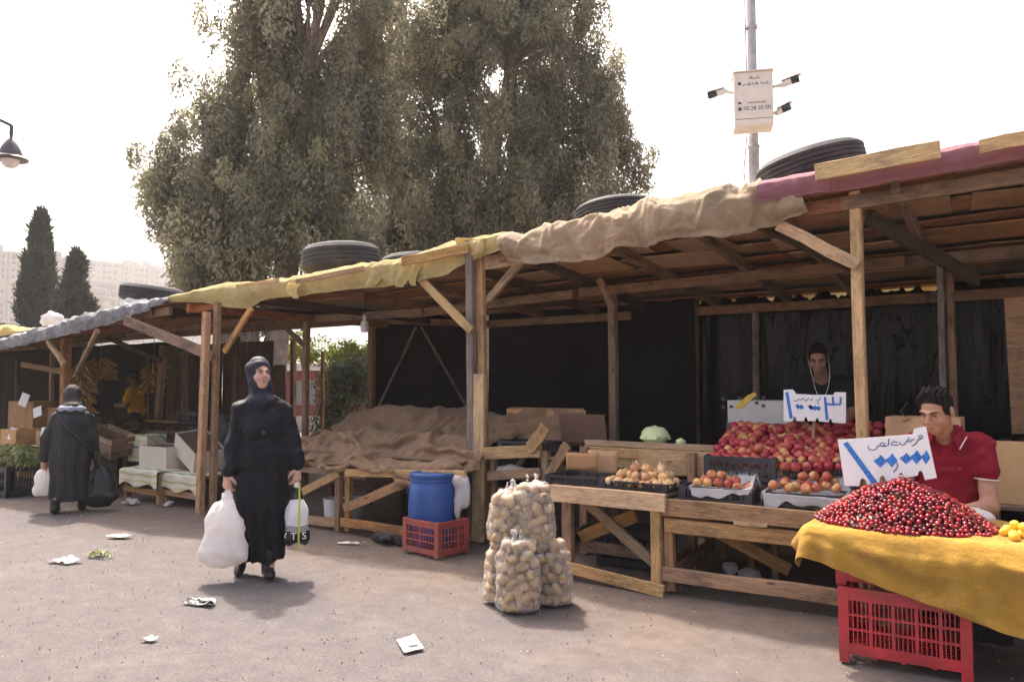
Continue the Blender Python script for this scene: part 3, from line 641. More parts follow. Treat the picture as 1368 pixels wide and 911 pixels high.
beam('rail', py(386, 691, FY), py(455, 699, FY), .04, .085, PINE, tb); beam('rail', py(456, 697, FY-.04), py(560, 712, FY-.04), .035, .085, PINE, tb)
beam('brace', py(453, 632, FY-.035), py(396, 662, FY-.05), .08, .03, PINE, tb, up=(0, 1, 0)); beam('brace', py(551, 641, FY-.045), py(460, 679, FY-.045), .09, .03, PINE, tb, up=(0, 1, 0))
for x in (-2.4, -1.4, -.3): beam('joist', (x, FY, .585), (x, .95, 1.0), .05, .07, OLDW, tb)
for i in range(6):
    y = -.36+i*.25; z = .63+(y-FY)*.31; beam('deck_board', (-2.5, y, z), (-.05, y+U(-.01, .01), z+U(-.01, .01)), .2, .02, OLDW, tb)
beam('rail', (-2.45, .3, .35), (.6, .3, .33), .04, .08, DARKW, tb); beam('rail', (-2.45, .95, .3), (.75, .95, .3), .04, .08, DARKW, tb)
# burlap sheet
nx, ny = 96, 56
gx = np.linspace(-2.62, .02, nx); gy = np.linspace(-.55, 1.05, ny); GX, GY = np.meshgrid(gx, gy, indexing='ij')
def burH(X, Y):
    s = np.clip((Y+.45)/1.3, 0, 1); z = .60+.46*s+.02*np.sin(X*3)
    lump = .10*np.exp(-((Y-.12)/.16)**2)*(1+.5*vn(np.stack([X*3, Y*2, 0*X], -1), 4))+.12*np.exp(-((Y-.72)/.25)**2)*(1+.35*vn(np.stack([X*1.6, Y, 0*X], -1), 7))
    z = z+lump*np.clip((X+2.6)*3, 0, 1)
    z = z+.05*np.maximum(0, vn(np.stack([X*5, Y*5, 0*X], -1), 12))
    hole = np.exp(-(((X+.42)/.36)**4+((Y+.30)/.22)**4)); return z-.0*hole
P0 = np.stack([GX, GY, burH(GX, GY)+.10+.05*fbm(np.stack([GX*3, GY*3, 0*GX], -1), 3, 31)], -1)
front = np.clip(1-(GX+2.7)/2.5, 0, 1)
rest = np.stack([GX*1.15, GY*1.36, 0*GX], -1)
def colb(Q):
    Q = Q.copy(); X, Y = Q[..., 0], Q[..., 1]; inside = (Y > -.47) & (Y < 1.02) & (X > -2.56) & (X < .04)
    h = burH(X, Y)+.012; Q[..., 2] = np.where(inside & (Q[..., 2] > .38), np.maximum(Q[..., 2], h), Q[..., 2]); return Q
P1 = cloth(P0, rest, colb, 70, iters=4, g0=.0016, damp=.95, bend=.5)
QQ = P1*np.array([3.2, 3.2, 2.])+.6*np.stack([fbm(P1*2.2, 2, 71+k) for k in range(3)], -1)
P1[..., 2] += .055*crease(QQ, 77, .8)*np.clip(1.25-P1[..., 1], .35, 1.2); P1[..., 1] -= .035*crease(QQ*1.3, 79)
tag(grid('burlap_sheet', P1, BURLAP, None, .006, 1), 'rumpled brown burlap sacking draped over the timber display stall', 'burlap')
# small burlap bundle and vegetables peeking out
s = SDF((-.8, -.55, .55), (.1, .0, .95), .012); s.ell((-.42, -.33, .665), (.33, .10, .07), .03).ell((-.2, -.28, .68), (.2, .12, .08), .03).disp(lambda P: .012*ridge(P*np.array([9, 9, 9]), 2, 3))
tag(s.make('burlap_sack', BURLAP), 'small burlap sack lying on the front rail of the burlap stall', 'sack')
# right part of the stall beside the post
tr = thing('timber_rack', 'rough timber rack with leaning boards behind the potato bags', 'rack', (.55, .2, 0))
for x, y in ((.16, -.02), (.72, -.02), (.16, .8), (.85, .8)): beam('leg', (x, y, 0), (x, y, .86 if y < .5 else 1.05), .06, .06, OLDW, tr, up=(0, 1, 0))
RY = -.08
beam('rail', py(645, 606, RY), py(722, 602, RY), .03, .11, PINE, tr); beam('rail', py(722, 603, .25), py(762, 599, .25), .03, .10, OLDW, tr); beam('rail', py(652, 636, RY), py(722, 631, RY), .035, .085, OLDW, tr)
beam('board', py(729, 569, -.1), py(709, 598, -.12), .12, .02, PINE, tr, up=(.3, 1, .2)); beam('board', py(758, 594, -.14), py(731, 640, -.16), .10, .03, OLDW, tr, up=(.3, 1, 0)); beam('board', py(722, 612, .0), py(766, 634, .0), .09, .03, DARKW, tr, up=(0, 1, 0))
beam('board', py(700, 610, .1), py(684, 634, .1), .05, .02, OLDW, tr, up=(0, 1, 0))
for i in range(4): beam('shelf_board', (.14, .05+i*.2, .80), (.95, .05+i*.2, .80), .17, .02, OLDW, tr)
for i in range(4): beam('shelf_board', (.14, .05+i*.2, .60), (.78, .05+i*.2, .60), .17, .02, OLDW, tr)
crate('black slatted crate on the timber rack partly under burlap', (.48, .12, .812), .04, (.52, .34, .12), BLKCR, rows=1, ribs=14, band=.018, foot=.01)
pan = MB(); pan.box(-.45, .45, -.006, .006, 0, .34); o = pan.make('board_panel', CARD, None, M=Matrix.Translation((.33, .62, .86)) @ Matrix.Rotation(.12, 4, 'X')); tag(o, 'long brown fibreboard panel leaning on the timber rack', 'panel')
P = np.zeros((30, 14, 3))
for i in range(30):
    for j in range(14): P[i, j] = (-.10+.86*i/29, .575+.012*math.sin(i*.5)+.012*math.sin(j+i*.3)-.05*(j/13), 1.215-.34*j/13*(1+.12*math.sin(i*.45)))
tag(grid('burlap_cloth', P, BURLAP, None, .005, 1), 'piece of burlap hung over the leaning fibreboard panel', 'burlap')
o = MB().box(-.24, .24, -.005, .005, 0, .27).make('flat_carton', M_plain('brown_card', (.16, .085, .06), .9, .15, 5, .1), None, M=Matrix.Translation((.80, .52, .90)) @ Matrix.Rotation(.2, 4, 'X')); tag(o, 'dark brown cardboard panel propped at the end of the timber rack', 'panel')
s = SDF((.0, -.15, .58), (.75, .25, .85), .012); s.ell((.32, .02, .665), (.22, .07, .05), .02).disp(lambda P: .010*ridge(P*9, 2, 8)); tag(s.make('white_sack', M_cloth('pale_sack', (.60, .55, .50), (.42, .35, .3), 180)), 'pale sack squeezed between the rails of the timber rack', 'sack')
# ------------------------------------------------------------------ onion table
t4 = thing('market_table', 'pine table holding onions and an empty black tray', 'table', (1.65, -.3, 0))
TY = -.74
beam('front_board', py(737, 658, TY), py(889, 672, TY), .035, .125, PINE2, t4)
beam('leg', (2.06, TY+.05, 0), (2.06, TY+.05, .61), .075, .06, PINE, t4, up=(0, 1, 0)); beam('leg', (1.33, TY+.07, 0), (1.33, TY+.07, .61), .085, .06, OLDW, t4, up=(0, 1, 0)); beam('leg', (1.12, TY+.07, .0), (1.12, TY+.07, .61), .045, .05, OLDW, t4, up=(0, 1, 0))
for x in (1.05, 2.02): beam('leg', (x, .08, 0), (x, .08, .9), .07, .06, OLDW, t4, up=(0, 1, 0))
beam('rail', py(757, 757, TY+.02), py(887, 790, TY-.02), .03, .085, PINE, t4); beam('rail', (1.25, TY+.4, .16), (2.05, TY+.4, .16), .035, .09, OLDW, t4)
beam('rail', (2.06, TY+.05, .12), (2.0, .08, .15), .035, .09, OLDW, t4); beam('rail', (1.33, TY+.1, .25), (1.06, .08, .2), .04, .1, DARKW, t4)
beam('brace', (1.2, -.3, .55), (1.95, -.5, .15), .03, .085, OLDW, t4); beam('brace', py(775, 718, -.45), py(850, 688, -.3), .03, .1, PINE, t4)
for i in range(5): beam('deck_board', (.98, TY+.09+i*.17, .655), (2.12, TY+.09+i*.17, .655), .16, .02, OLDW, t4)
for i, (a, b) in enumerate(((.775, .02), (.865, .0), (.935, .02))): beam('back_board', (1.02, .13+b, a), (2.25, .13+b, a+.005), .022, .085 if i < 2 else .05, PLY, t4)
beam('back_board', (1.55, .108, .80), (2.25, .108, .81), .015, .20, PLY, t4); beam('ledge', (1.1, .28, .925), (2.3, .30, .93), .24, .022, OLDW, t4)
tray = crate('low black slatted tray lying empty on the onion table', (1.34, -.43, .667), .03, (.52, .36, .07), BLKCR, rows=1, ribs=22, band=.012, foot=.008)
crate('low black tray under the heap of onions', (1.86, -.42, .667), -.02, (.50, .36, .06), BLKCR, rows=1, ribs=22, band=.012, foot=.008)
cb = thing('cardboard_box', 'torn brown cardboard box at the end of the empty black tray', 'box', (1.12, -.18, .70))
for (a, b, c, d, rz) in ((1.08, -.28, .74, .14, .5), (1.22, -.16, .70, .2, .1)):
    n = 9; P = np.zeros((n, 5, 3))
    for i in range(n):
        for j in range(5): P[i, j] = (a+.26*math.cos(rz)*i/8, b+.26*math.sin(rz)*i/8+.004*math.sin(i*1.3+j), c+d*j/4+.004*math.sin(i*1.1))
    grid('panel', P, CARD, cb, .006)
# ------------------------------------------------------------------ apple table
t5 = thing('market_table', 'rough timber table carrying black crates of apples', 'table', (2.7, 0, 0))
A5 = Vector((2.10, -.68, 0)); B5 = Vector((3.42, -.55, 0)); d5 = (B5-A5)/(B5-A5).length
def on5(u, v, z): q = A5+d5*u+Vector((-d5.y, d5.x, 0))*v; return Vector((q.x, q.y, z))
beam('front_board', on5(0, -.02, .585), on5(1.33, -.02, .57), .035, .115, PINE, t5); beam('rail', on5(.02, 0, .46), on5(1.3, 0, .44), .035, .10, PINE, t5); beam('rail', on5(0, -.0, .125), on5(1.3, -.0, .105), .04, .10, PINE, t5)
beam('batten', on5(.5, -.03, .522), on5(.72, -.03, .52), .02, .025, PINE2, t5)
for u in (.04, 1.26): beam('leg', on5(u, .05, 0), on5(u, .05, .53), .07, .06, PINE, t5, up=(0, 1, 0))
for u in (.04, 1.26): beam('leg', on5(u, 1.1, 0), on5(u, 1.1, .75), .07, .06, OLDW, t5, up=(0, 1, 0))
for u in (.45, .62): beam('leg', on5(u, .75, 0), on5(u, .75, .6), .05, .05, OLDW, t5, up=(0, 1, 0))
beam('brace', on5(.05, .3, .5), on5(.75, .55, .12), .03, .09, PINE, t5); beam('rail', on5(.5, 1.0, .2), on5(1.3, 1.0, .18), .04, .12, OLDW, t5); beam('rail', on5(.06, .1, .12), on5(.06, 1.1, .14), .035, .09, OLDW, t5)
for i in range(7): beam('deck_board', on5(0, .07+i*.17, .615), on5(1.33, .07+i*.17, .61), .16, .02, OLDW, t5)
crate('low black crate with a few apples on white paper', on5(.36, .16, .628), math.atan2(d5.y, d5.x), (.50, .26, .105), BLKCR, rows=1, ribs=26, band=.02, foot=.008)
crate('black crate brimming with apples above the small white lined crates', on5(.46, .48, .74), math.atan2(d5.y, d5.x)+.02, (.50, .34, .185), BLKCR, rows=2, ribs=22, band=.035, foot=.012)
crate('black crate of apples partly behind the white paper lining', on5(.98, .56, .74), math.atan2(d5.y, d5.x)-.02, (.46, .34, .175), BLKCR, rows=2, ribs=20, band=.035, foot=.012)
for nm, u in (('a', .46), ('b', .98)):
    o = MB().box(-.23, .23, -.16, .16, 0, .108).make('wooden_riser', OLDW, None, M=Matrix.Translation(on5(u, .52, .628)) @ Matrix.Rotation(math.atan2(d5.y, d5.x), 4, 'Z')); tag(o, 'plain wooden block raising the %s crate of apples' % ('first black' if nm == 'a' else 'second black'), 'block')
wcr = crate('low black crate lined with wide white paper beside the cherries', on5(.93, .20, .628), math.atan2(d5.y, d5.x), (.48, .30, .10), BLKCR, rows=1, ribs=26, band=.02, foot=.008)
def paper(label, cu, cv, hu, hv, zr, seed, drop, flop=.0):
    """white liner: lies in the crate, over its rim and hangs down outside"""
    nu, nv = 40, 34; P = np.zeros((nu, nv, 3))
    for i in range(nu):
        for j in range(nv):
            a = (i/(nu-1)*2-1)*1.22; b = (j/(nv-1)*2-1)*(1.55); n = float(fbm(np.array([a*2.3, b*2.3, seed]), 2, seed))
            z = zr-.02+.016*n
            if b > .95: z = zr+.03+.11*(b-.95)*(1+.6*n)
            bb = b
            if b < -1.0: bb = -1.03-.03*(1+n); z = zr+.004-drop*(-1-b)/.55*(1+.35*n+.25*math.sin(a*2+seed))
            aa = max(-1.06, min(1.06, a))*(1+.012*n); 
            if abs(a) > 1.02: z = zr+.012-(abs(a)-1.02)*drop*2.6*(1+.4*n)
            if -1 < b < .95 and abs(a) < 1: z -= .045*(1-a*a)*(1-b*b)
            q = on5(cu+aa*hu, cv+bb*hv, z+flop*max(0, a)*max(0, 1-abs(b))*.5); P[i, j] = q
    o = grid('paper_liner', P, WHITECL, None, .002, 1); tag(o, label, 'paper')
paper('white paper liner folded over the wide apple crate beside the cherries', .93, .20, .245, .155, .732, 5, .12)
paper('small white paper liner in the low crate below the apple heap', .40, .16, .20, .135, .737, 9, .06, .16)
# cardboard box marked with a V behind
o = MB().box(-.22, .22, -.15, .15, 0, .32).make('cardboard_box', CARD, None, M=Matrix.Translation((3.66, .12, .90))); tag(o, 'brown cardboard box with a pen mark behind the man in the red shirt', 'box')
mk = MB()
for p, q in (((1212, 538), (1203, 550)), ((1203, 550), (1211, 557)), ((1206, 563), (1216, 559))): mk.bar(py(*p, -.033), py(*q, -.033), .004, .012, (0, 1, 0))
mk.make('pen_mark', INKBLACK, o)
sb = thing('support_table', 'plain timber table behind the apple heap holding boxes', 'table', (3.5, .5, 0))
for x in (2.1, 4.6): 
    for y in (.55, 1.15): beam('leg', (x, y, 0), (x, y, .86), .06, .06, OLDW, sb, up=(0, 1, 0))
for i in range(4): beam('deck_board', (2.0, .5+.2*i, .88), (4.9, .5+.2*i, .88), .19, .025, OLDW, sb)
for x in (3.42, 3.9): beam('leg', (x, .12, 0), (x, .12, .87), .05, .05, OLDW, sb, up=(0, 1, 0))
beam('deck_board', (3.35, .12, .885), (4.0, .12, .885), .32, .025, OLDW, sb)
o = MB().box(-.62, .62, -.01, .01, 0, .38).make('flat_carton', CARDL, None, M=Matrix.Translation((4.6, -.12, .71))); tag(o, 'wide flat tan cardboard panel beside the man in the red shirt', 'panel')
pl = thing('low_shelf', 'low timber shelf carrying the tan cardboard panel', 'shelf', (4.6, -.1, 0))
for x in (4.05, 5.2):
    for y in (-.2, .1): beam('leg', (x, y, 0), (x, y, .68), .06, .06, OLDW, pl, up=(0, 1, 0))
beam('shelf_board', (3.98, -.05, .695), (5.25, -.05, .695), .36, .025, OLDW, pl)
# board with stencil lettering at the right edge (only its left end is in view)
o = MB().box(-.01, .6, -.012, .012, 0, 1.05).make('board_panel', OLDW, None, M=Matrix.Translation((4.12, 1.35, 1.06)) @ Matrix.Rotation(-.02, 4, 'Y')); tag(o, 'tall weathered board leaning behind the dark vegetables', 'panel')
# banana carton on the support table
bx = thing('fruit_carton', 'white fruit carton printed with a yellow banana', 'carton', (2.32, .95, .893))
MB().box(-.26, .26, -.17, .17, 0, .19).make('carton', M_plain('white_carton', (.55, .52, .50), .8, .1, 6, .05), bx, M=Matrix.Translation((2.32, .98, .893+.22)))
MB().box(-.27, .27, -.18, .18, 0, .22).make('carton_base', M_plain('grey_carton', (.10, .10, .11), .8, .2, 6, .05), bx, M=Matrix.Translation((2.32, .98, .893)))
def ribbon(mb, pts, w, Y, off=.0015):
    """flat pen stroke: pixel polyline on the plane Y"""
    Q = [py(x, y, Y-off) for x, y in pts]; n = len(Q); L = []; R_ = []
    for i in range(n):
        d = (Q[min(i+1, n-1)]-Q[max(i-1, 0)]).normalized(); s = Vector((-d.z, 0, d.x))*w/2; L.append(Q[i]+s); R_.append(Q[i]-s)
    mb.add(L+R_, [[i, i+1, n+i+1, n+i] for i in range(n-1)])
yb = MB(); 
for k in range(3): ribbon(yb, [(984+k*3, 546-k), (990+k*4, 538-k), (1000+k*3, 530-k), (1008+k, 526)], .03, .81, .002+.001*k)
yb.make('banana_print', M_plain('yellow_print', (.62, .42, .06), .7, .15, 30, 0), bx)
dk = MB()
for x, y in ((966, 533), (966, 544), (977, 543), (1020, 531), (1020, 542), (1011, 538), (988, 532)): ribbon(dk, [(x-2.5, y), (x+2.5, y)], .025, .81, .0015)
dk.make('black_print', INKBLACK, bx)
# ------------------------------------------------------------------ price signs
def sign(name, label, poly, Y, parts, tilt=0):
    r = thing(name, label, 'price sign', py(*poly[0], Y))
    P = [py(x, y, Y) for x, y in poly]; m = MB(); m.poly([Vector(p) for p in P][::-1], (0, -1, 0), .012); bo = m.make('board', FOAM, r)
    bm = bmesh.new(); bm.from_mesh(bo.data); bmesh.ops.triangulate(bm, faces=bm.faces); bmesh.ops.recalc_face_normals(bm, faces=bm.faces); bm.to_mesh(bo.data); bm.free()
    parts = [(nm, mat, [q]) for nm, mat, L in parts for q in L] if 1 else parts
    for nm, mat, strokes in parts:
        k = MB()
        for w, pts in strokes:
            if w == 0: k.add([py(x, y, Y-.0022) for x, y in pts], [list(range(len(pts)))])
            else: ribbon(k, pts, w, Y, .003)
        k.make(nm, mat, r)
    return r
c = lambda L, s, ox, oy: [(ox+x/s, oy+y/s) for x, y in L]
C7 = lambda L: c(L, 4.14, 1110, 500)
def dia(x, y, a, b): return (0, C7([(x-a, y-4), (x-a*.3, y-b*.5), (x+4, y-b), (x+a, y+2), (x+2, y+b)]))
SY = -1.04
sign('price_sign', 'white price sign with blue marker digits stuck in the cherry heap',
  C7([(38, 362), (250, 348), (452, 332), (460, 300), (525, 288), (548, 400), (585, 572), (520, 584), (508, 545), (498, 532), (487, 535), (478, 560), (402, 572), (398, 550), (388, 543), (376, 550), (372, 590), (305, 602), (298, 568), (286, 558), (272, 566), (266, 618), (206, 630), (190, 582), (178, 574), (164, 580), (156, 618), (76, 616)]), SY,
  [('digit', INKBLUE, [(0, C7([(68, 384), (92, 372), (258, 596), (226, 604)])), dia(272, 480, 38, 36), dia(335, 475, 34, 40), dia(414, 465, 36, 32), dia(472, 458, 34, 40), dia(524, 458, 26, 40)]),
   ('lettering', INKDARK, [(.0055, C7(L)) for L in (
     [(510, 345), (497, 337), (485, 343), (494, 352), (508, 351), (488, 358), (478, 366)], [(478, 366), (474, 378), (462, 390), (446, 396)],
     [(462, 358), (450, 362), (440, 372), (428, 372), (424, 362), (432, 356), (440, 362)], [(424, 368), (414, 374), (410, 385), (396, 391), (382, 386), (380, 374)], [(427, 346), (431, 348)],
     [(372, 390), (350, 391), (330, 386), (342, 374), (358, 372), (368, 377)], [(346, 362), (350, 364)], [(322, 356), (320, 374), (316, 394)],
     [(312, 396), (294, 396), (276, 396), (270, 388), (282, 377), (296, 380), (298, 390), (284, 397)], [(268, 396), (256, 398), (252, 412), (234, 418), (214, 416), (206, 406), (208, 396)], [(362, 488), (370, 500), (364, 520), (346, 540)])])])
st = beam('stake', (3.56, SY+.03, .70), (3.585, SY+.03, 1.02), .022, .014, OLDW, None, up=(0, 1, 0)); tag(st, 'small wooden stake holding up the cherry price sign', 'stake')
S1 = lambda L: c(L, 7.01, 1030, 440)
Y1 = .18
def dia1(x, y): return (0, S1([(x-26, y-6), (x, y-26), (x+26, y+2), (x+2, y+26)]))
sign('price_sign', 'white price sign with blue digits standing in the apple heap',
  S1([(118, 566), (200, 562), (222, 585), (232, 604), (400, 612), (585, 612), (596, 588), (700, 588), (702, 868), (690, 880), (575, 872), (560, 835), (548, 838), (538, 868), (450, 860), (438, 828), (424, 832), (414, 858), (345, 858), (332, 818), (320, 820), (306, 858), (240, 856), (228, 816), (214, 818), (200, 862), (118, 858)]), Y1,
  [('digit', INKBLUE, [(0, S1([(134, 590), (162, 582), (204, 830), (174, 836)])), dia1(250, 722), dia1(284, 726), dia1(370, 728), (0, S1([(350, 716), (366, 704), (404, 740), (388, 756)])), dia1(412, 736), dia1(444, 738), (0, S1([(494, 630), (516, 630), (538, 845), (512, 852)])), (.014, S1([(512, 700), (590, 702), (650, 700)])), (.014, S1([(652, 632), (650, 700)])), (.014, S1([(578, 628), (584, 700)]))]),
   ('lettering', INKDARK, [(.006, S1(L)) for L in ([(210, 664), (228, 672), (248, 664), (262, 650), (276, 660), (296, 652), (310, 640)], [(310, 660), (330, 668), (345, 655), (350, 640)], [(360, 662), (384, 664), (388, 640)], [(424, 664), (446, 668), (460, 652), (458, 634)], [(428, 688), (450, 690)])])])
st = beam('stake', (2.92, Y1+.03, .95), (2.92, Y1+.03, 1.3), .022, .014, OLDW, None, up=(0, 1, 0)); tag(st, 'small wooden stake holding up the apple price sign', 'stake')
# ------------------------------------------------------------------ cherry table
c1 = crate('bright red slotted plastic crate standing on the road under the yellow cloth', (3.70, -1.20, 0), .06, (.60, .42, .385), REDCR, rows=3, ribs=24, band=.055, foot=.045)
crate('bright red crate stacked on another red crate beneath the cherries', (3.67, -1.165, .387), .08, (.58, .41, .24), REDCR, rows=2, ribs=24, band=.05, foot=.02)
crate('red plastic crate holding up the far end of the cherry table', (4.95, -1.15, 0), .0, (.58, .40, .36), REDCR2, rows=3, ribs=20, band=.05, foot=.03)
crate('faded red crate stacked under the far end of the cherry table', (4.95, -1.15, .362), .0, (.58, .40, .265), REDCR2, rows=2, ribs=20, band=.05, foot=.02)
tp = thing('cherry_table', 'plank table top resting on red crates under the yellow cloth', 'table', (4.2, -1.1, .64))
for i in range(4): beam('plank', (3.28, -1.295+.18*i, .645), (5.28, -1.295+.18*i, .645), .175, .024, OLDW, tp)
nx, ny = 92, 56
X0, X1, Y0c, Y1c, ZT = 3.22, 5.32, -1.425, -.70, .668
gx = np.linspace(-.10, 2.12, nx); gy = np.linspace(-.46, .74, ny); GX, GY = np.meshgrid(gx, gy, indexing='ij')
GY = np.where(GY < 0, GY/.46*(.10+.27*np.clip(GX/1.05, 0, 1)**.8), GY)
rest = np.stack([GX, GY, 0*GX], -1)
P0 = np.stack([X0+np.maximum(GX, GX*.55), Y0c+np.where(GY < 0, GY*.45, GY), ZT+.012+np.where(GY < 0, GY*.5, 0)+np.where(GX < 0, GX*.6, 0)], -1)
P0 += .012*np.stack([fbm(P0*5, 2, 41), fbm(P0*5, 2, 42), fbm(P0*5, 2, 43)], -1)
def colc(Q):
    Q = Q.copy(); x, y, z = Q[..., 0], Q[..., 1], Q[..., 2]
    m = (x > X0) & (y > Y0c) & (z < ZT+.006)
    dx, dy, dz = x-X0, y-Y0c, ZT+.006-z
    mz = m & (dz <= dx) & (dz <= dy); mx = m & ~mz & (dx < dy); my = m & ~mz & ~mx
    Q[..., 2] = np.where(mz, ZT+.006, z); Q[..., 0] = np.where(mx, X0, x); Q[..., 1] = np.where(my, Y0c, y)
    return Q
rest = rest*np.array([1.03, 1., 1.]); P1 = cloth(P0, rest, colc, 70, pin=(GY > .22) & (GX > .03), iters=9, g0=.0004, damp=.95, bend=.5)
QQ = P1*np.array([1.7, 1.7, 3.4])+.5*np.stack([fbm(P1*1.6, 2, 91+k) for k in range(3)], -1); QQ[..., 2] += P1[..., 0]*1.3
hg = np.clip((.66-P1[..., 2])/.08, 0, 1); dd_ = np.hypot(P1[..., 0]-3.0, .72-P1[..., 2]); an = np.arctan2(.72-P1[..., 2], P1[..., 0]-3.0)
P1[..., 1] -= hg*.030*np.clip(dd_, .2, .9)*(ridge(np.stack([an*7+.5*fbm(P1*2.5, 2, 55), dd_*.7, 0*an], -1), 2, 57)+.4); P1[..., 1] -= hg*(.028*np.maximum(0, ridge(QQ, 2, 93))); P1[..., 2] += (1-hg)*.004*np.maximum(0, ridge(QQ*3, 2, 95))
tag(grid('table_cloth', P1, YELLOWC, None, .004, 1), 'mustard yellow cloth hanging over the front of the cherry table', 'cloth')
# ------------------------------------------------------------------ barrel on red crate
crate('faded red plastic crate on the ground under the blue barrel', (-.04, -.60, 0), -.14, (.46, .36, .29), REDCR2, rows=3, ribs=10, band=.045, foot=.015)
br = thing('plastic_barrel', 'blue plastic barrel standing in a faded red crate', 'barrel', (-.16, -.50, .03))
bz = .03; prof = [(.02, 0), (.185, 0), (.2, .02), (.212, .15), (.218, .33), (.214, .47), (.206, .53), (.196, .545), (.196, .56), (.206, .565), (.206, .585), (.196, .592), (.196, .603)]
m = MB(); m.lathe(prof, 40, (0, 0, 0)); m.make('body', BLUEP, br, True, Matrix.Translation((-.16, -.50, bz)))
m = MB(); m.lathe([(.0, .603), (.202, .603), (.209, .607), (.209, .628), (.203, .634), (.17, .634), (.165, .626), (0, .626)], 40); m.make('lid', BLUEP, br, True, Matrix.Translation((-.16, -.50, bz)))
m = MB(); a = math.radians(200)
m.box(-.05, .05, -.008, .008, -.045, .045); m.make('handle_recess', M_plain('dark_blue', (.012, .03, .10), .5, .1, 9, 0), br, False, Matrix.Translation((-.16+.213*math.cos(a+.35), -.50+.213*math.sin(a+.35), bz+.46)) @ Matrix.Rotation(a+.35+math.pi/2, 4, 'Z'))
# white plastic bag hanging behind the barrel
s = SDF((.0, -.62, .2), (.32, -.3, .72), .01); s.ell((.13, -.45, .5), (.09, .05, .15), .03).ell((.10, -.46, .60), (.10, .05, .06), .03).cone((.1, -.46, .45), (.11, -.47, .28), .04, .02, .04).disp(lambda P: .014*ridge(P*np.array([16, 16, 6]), 2, 5))
tag(s.make('plastic_bag', WBAG), 'white plastic bag hanging between the blue barrel and the tall post', 'bag')
# buckets under the burlap stall
for k, (x, y, ht, lb) in enumerate(((441, 703, .28, 'white plastic bucket between the legs of the burlap stall'), (470, 695, .24, 'dim white bucket further back under the burlap stall'))):
    q = g(x, y); m = MB(); m.lathe([(.0, 0), (.085, 0), (.095, .05), (.11, ht-.01), (.117, ht-.01), (.117, ht), (.106, ht), (.09, .02), (0, .02)], 24)
    tag(m.make('bucket', WHITEP, None, True, Matrix.Translation((q.x, -.25 if k == 0 else .1, 0))), lb, 'bucket')
# dark rag near the crate
s = SDF((-.95, -.75, -.03), (-.2, -.35, .16), .01); s.cone((-.8, -.55, .03), (-.45, -.55, .035), .05, .04, .03).ell((-.65, -.6, .05), (.12, .06, .04), .03).disp(lambda P: .012*ridge(P*14, 2, 2)).cut(2, -.005, False)
tag(s.make('rag', M_plain('dark_rag', (.03, .025, .03), .9, .3, 20, .2)), 'black rag lying on the ground by the faded red crate', 'rag')
# ------------------------------------------------------------------ left stalls
STRIPE = NT('striped_cloth'); v = STRIPE.coord(off=False); w = STRIPE.n('SeparateXYZ'); STRIPE.l(v, w.inputs[0])
fr = STRIPE.math('FRACT', STRIPE.math('MULTIPLY', STRIPE.math('ADD', w.outputs['Z'], STRIPE.math('MULTIPLY', w.outputs['Y'], .7)), 3.4))
STRIPE.base(STRIPE.ramp(fr, [(0, (.62, .56, .44)), (.25, (.16, .34, .16)), (.36, (.66, .60, .48)), (.55, (.60, .52, .22)), (.62, (.68, .62, .5)), (.8, (.45, .45, .22)), (.9, (.64, .58, .46))])); STRIPE.b.inputs['Roughness'].default_value = .9
for n_, r in ((0, 0),): pass
for e in STRIPE.t.nodes:
    if e.type == 'VALTORGB': e.color_ramp.interpolation = 'CONSTANT'
def bench(label, xl, xr, yb, ytop, Y, clabel, rzb=0.):
    a = py(xl, ytop, Y); b = py(xr, ytop+2, Y); z = (a.z+b.z)/2; r = thing('low_bench', label, 'bench', ((a.x+b.x)/2, Y+.2, 0))
    for x in (a.x+.05, b.x-.05):
        for y in (Y+.03, Y+.45): beam('leg', (x, y, 0), (x, y, z-.01), .06, .06, PINE if y < Y+.1 else OLDW, r, up=(0, 1, 0))
    beam('rail', (a.x, Y, .14), (b.x, Y, .14), .03, .07, PINE, r); beam('rail', (a.x, Y, z-.05), (b.x, Y, z-.05), .03, .07, OLDW, r)
    for i in range(3): beam('deck_board', (a.x-.02, Y+.08+.17*i, z), (b.x+.02, Y+.08+.17*i, z), .16, .02, OLDW, r)
    P = np.zeros((24, 16, 3))
    for i in range(24):
        for j in range(16):
            s = j/15; x = a.x-.04+(b.x-a.x+.06)*i/23
            if s < .5: y = Y+.42-.46*s/.5; zz = z+.02
            else: y = Y-.04-.015*math.sin(i*.6); zz = z+.02-.20*(s-.5)/.5*(1+.15*math.sin(i*.5+xl))
            P[i, j] = (x, y, zz+.006*math.sin(i*.9+j*.7))
    tag(grid('striped_cover', P, STRIPE.m, None, .003, 1), clabel, 'cover'); return z
zb1 = bench('low timber bench holding the level foam box', 166, 214, 668, 628, -.50, 'striped cover on the bench holding the level foam box')
zb2 = bench('low timber bench holding the tilted foam box', 216, 268, 672, 634, -.42, 'striped cover on the bench holding the tilted foam box')
zb3 = None
def openbox(label, M, sx, sy, sz, mat, inmat, fill=.75, cat='box', name='produce_box', t=.012):
    r = thing(name, label, cat); r.matrix_world = M; WM[r] = M
    m = MB(); m.box(-sx/2, sx/2, -sy/2, -sy/2+t, 0, sz).box(-sx/2, sx/2, sy/2-t, sy/2, 0, sz).box(-sx/2, -sx/2+t, -sy/2+t, sy/2-t, 0, sz).box(sx/2-t, sx/2, -sy/2+t, sy/2-t, 0, sz).box(-sx/2+t, sx/2-t, -sy/2+t, sy/2-t, 0, t); m.make('shell', mat, r, False, M)
    if inmat: MB().box(-sx/2+t*1.1, sx/2-t*1.1, -sy/2+t*1.1, sy/2-t*1.1, t*1.05, sz*fill).make('lining', inmat, r, False, M)
    return r
LININ = M_plain('brown_lining', (.10, .06, .045), .9, .3, 10, .3)
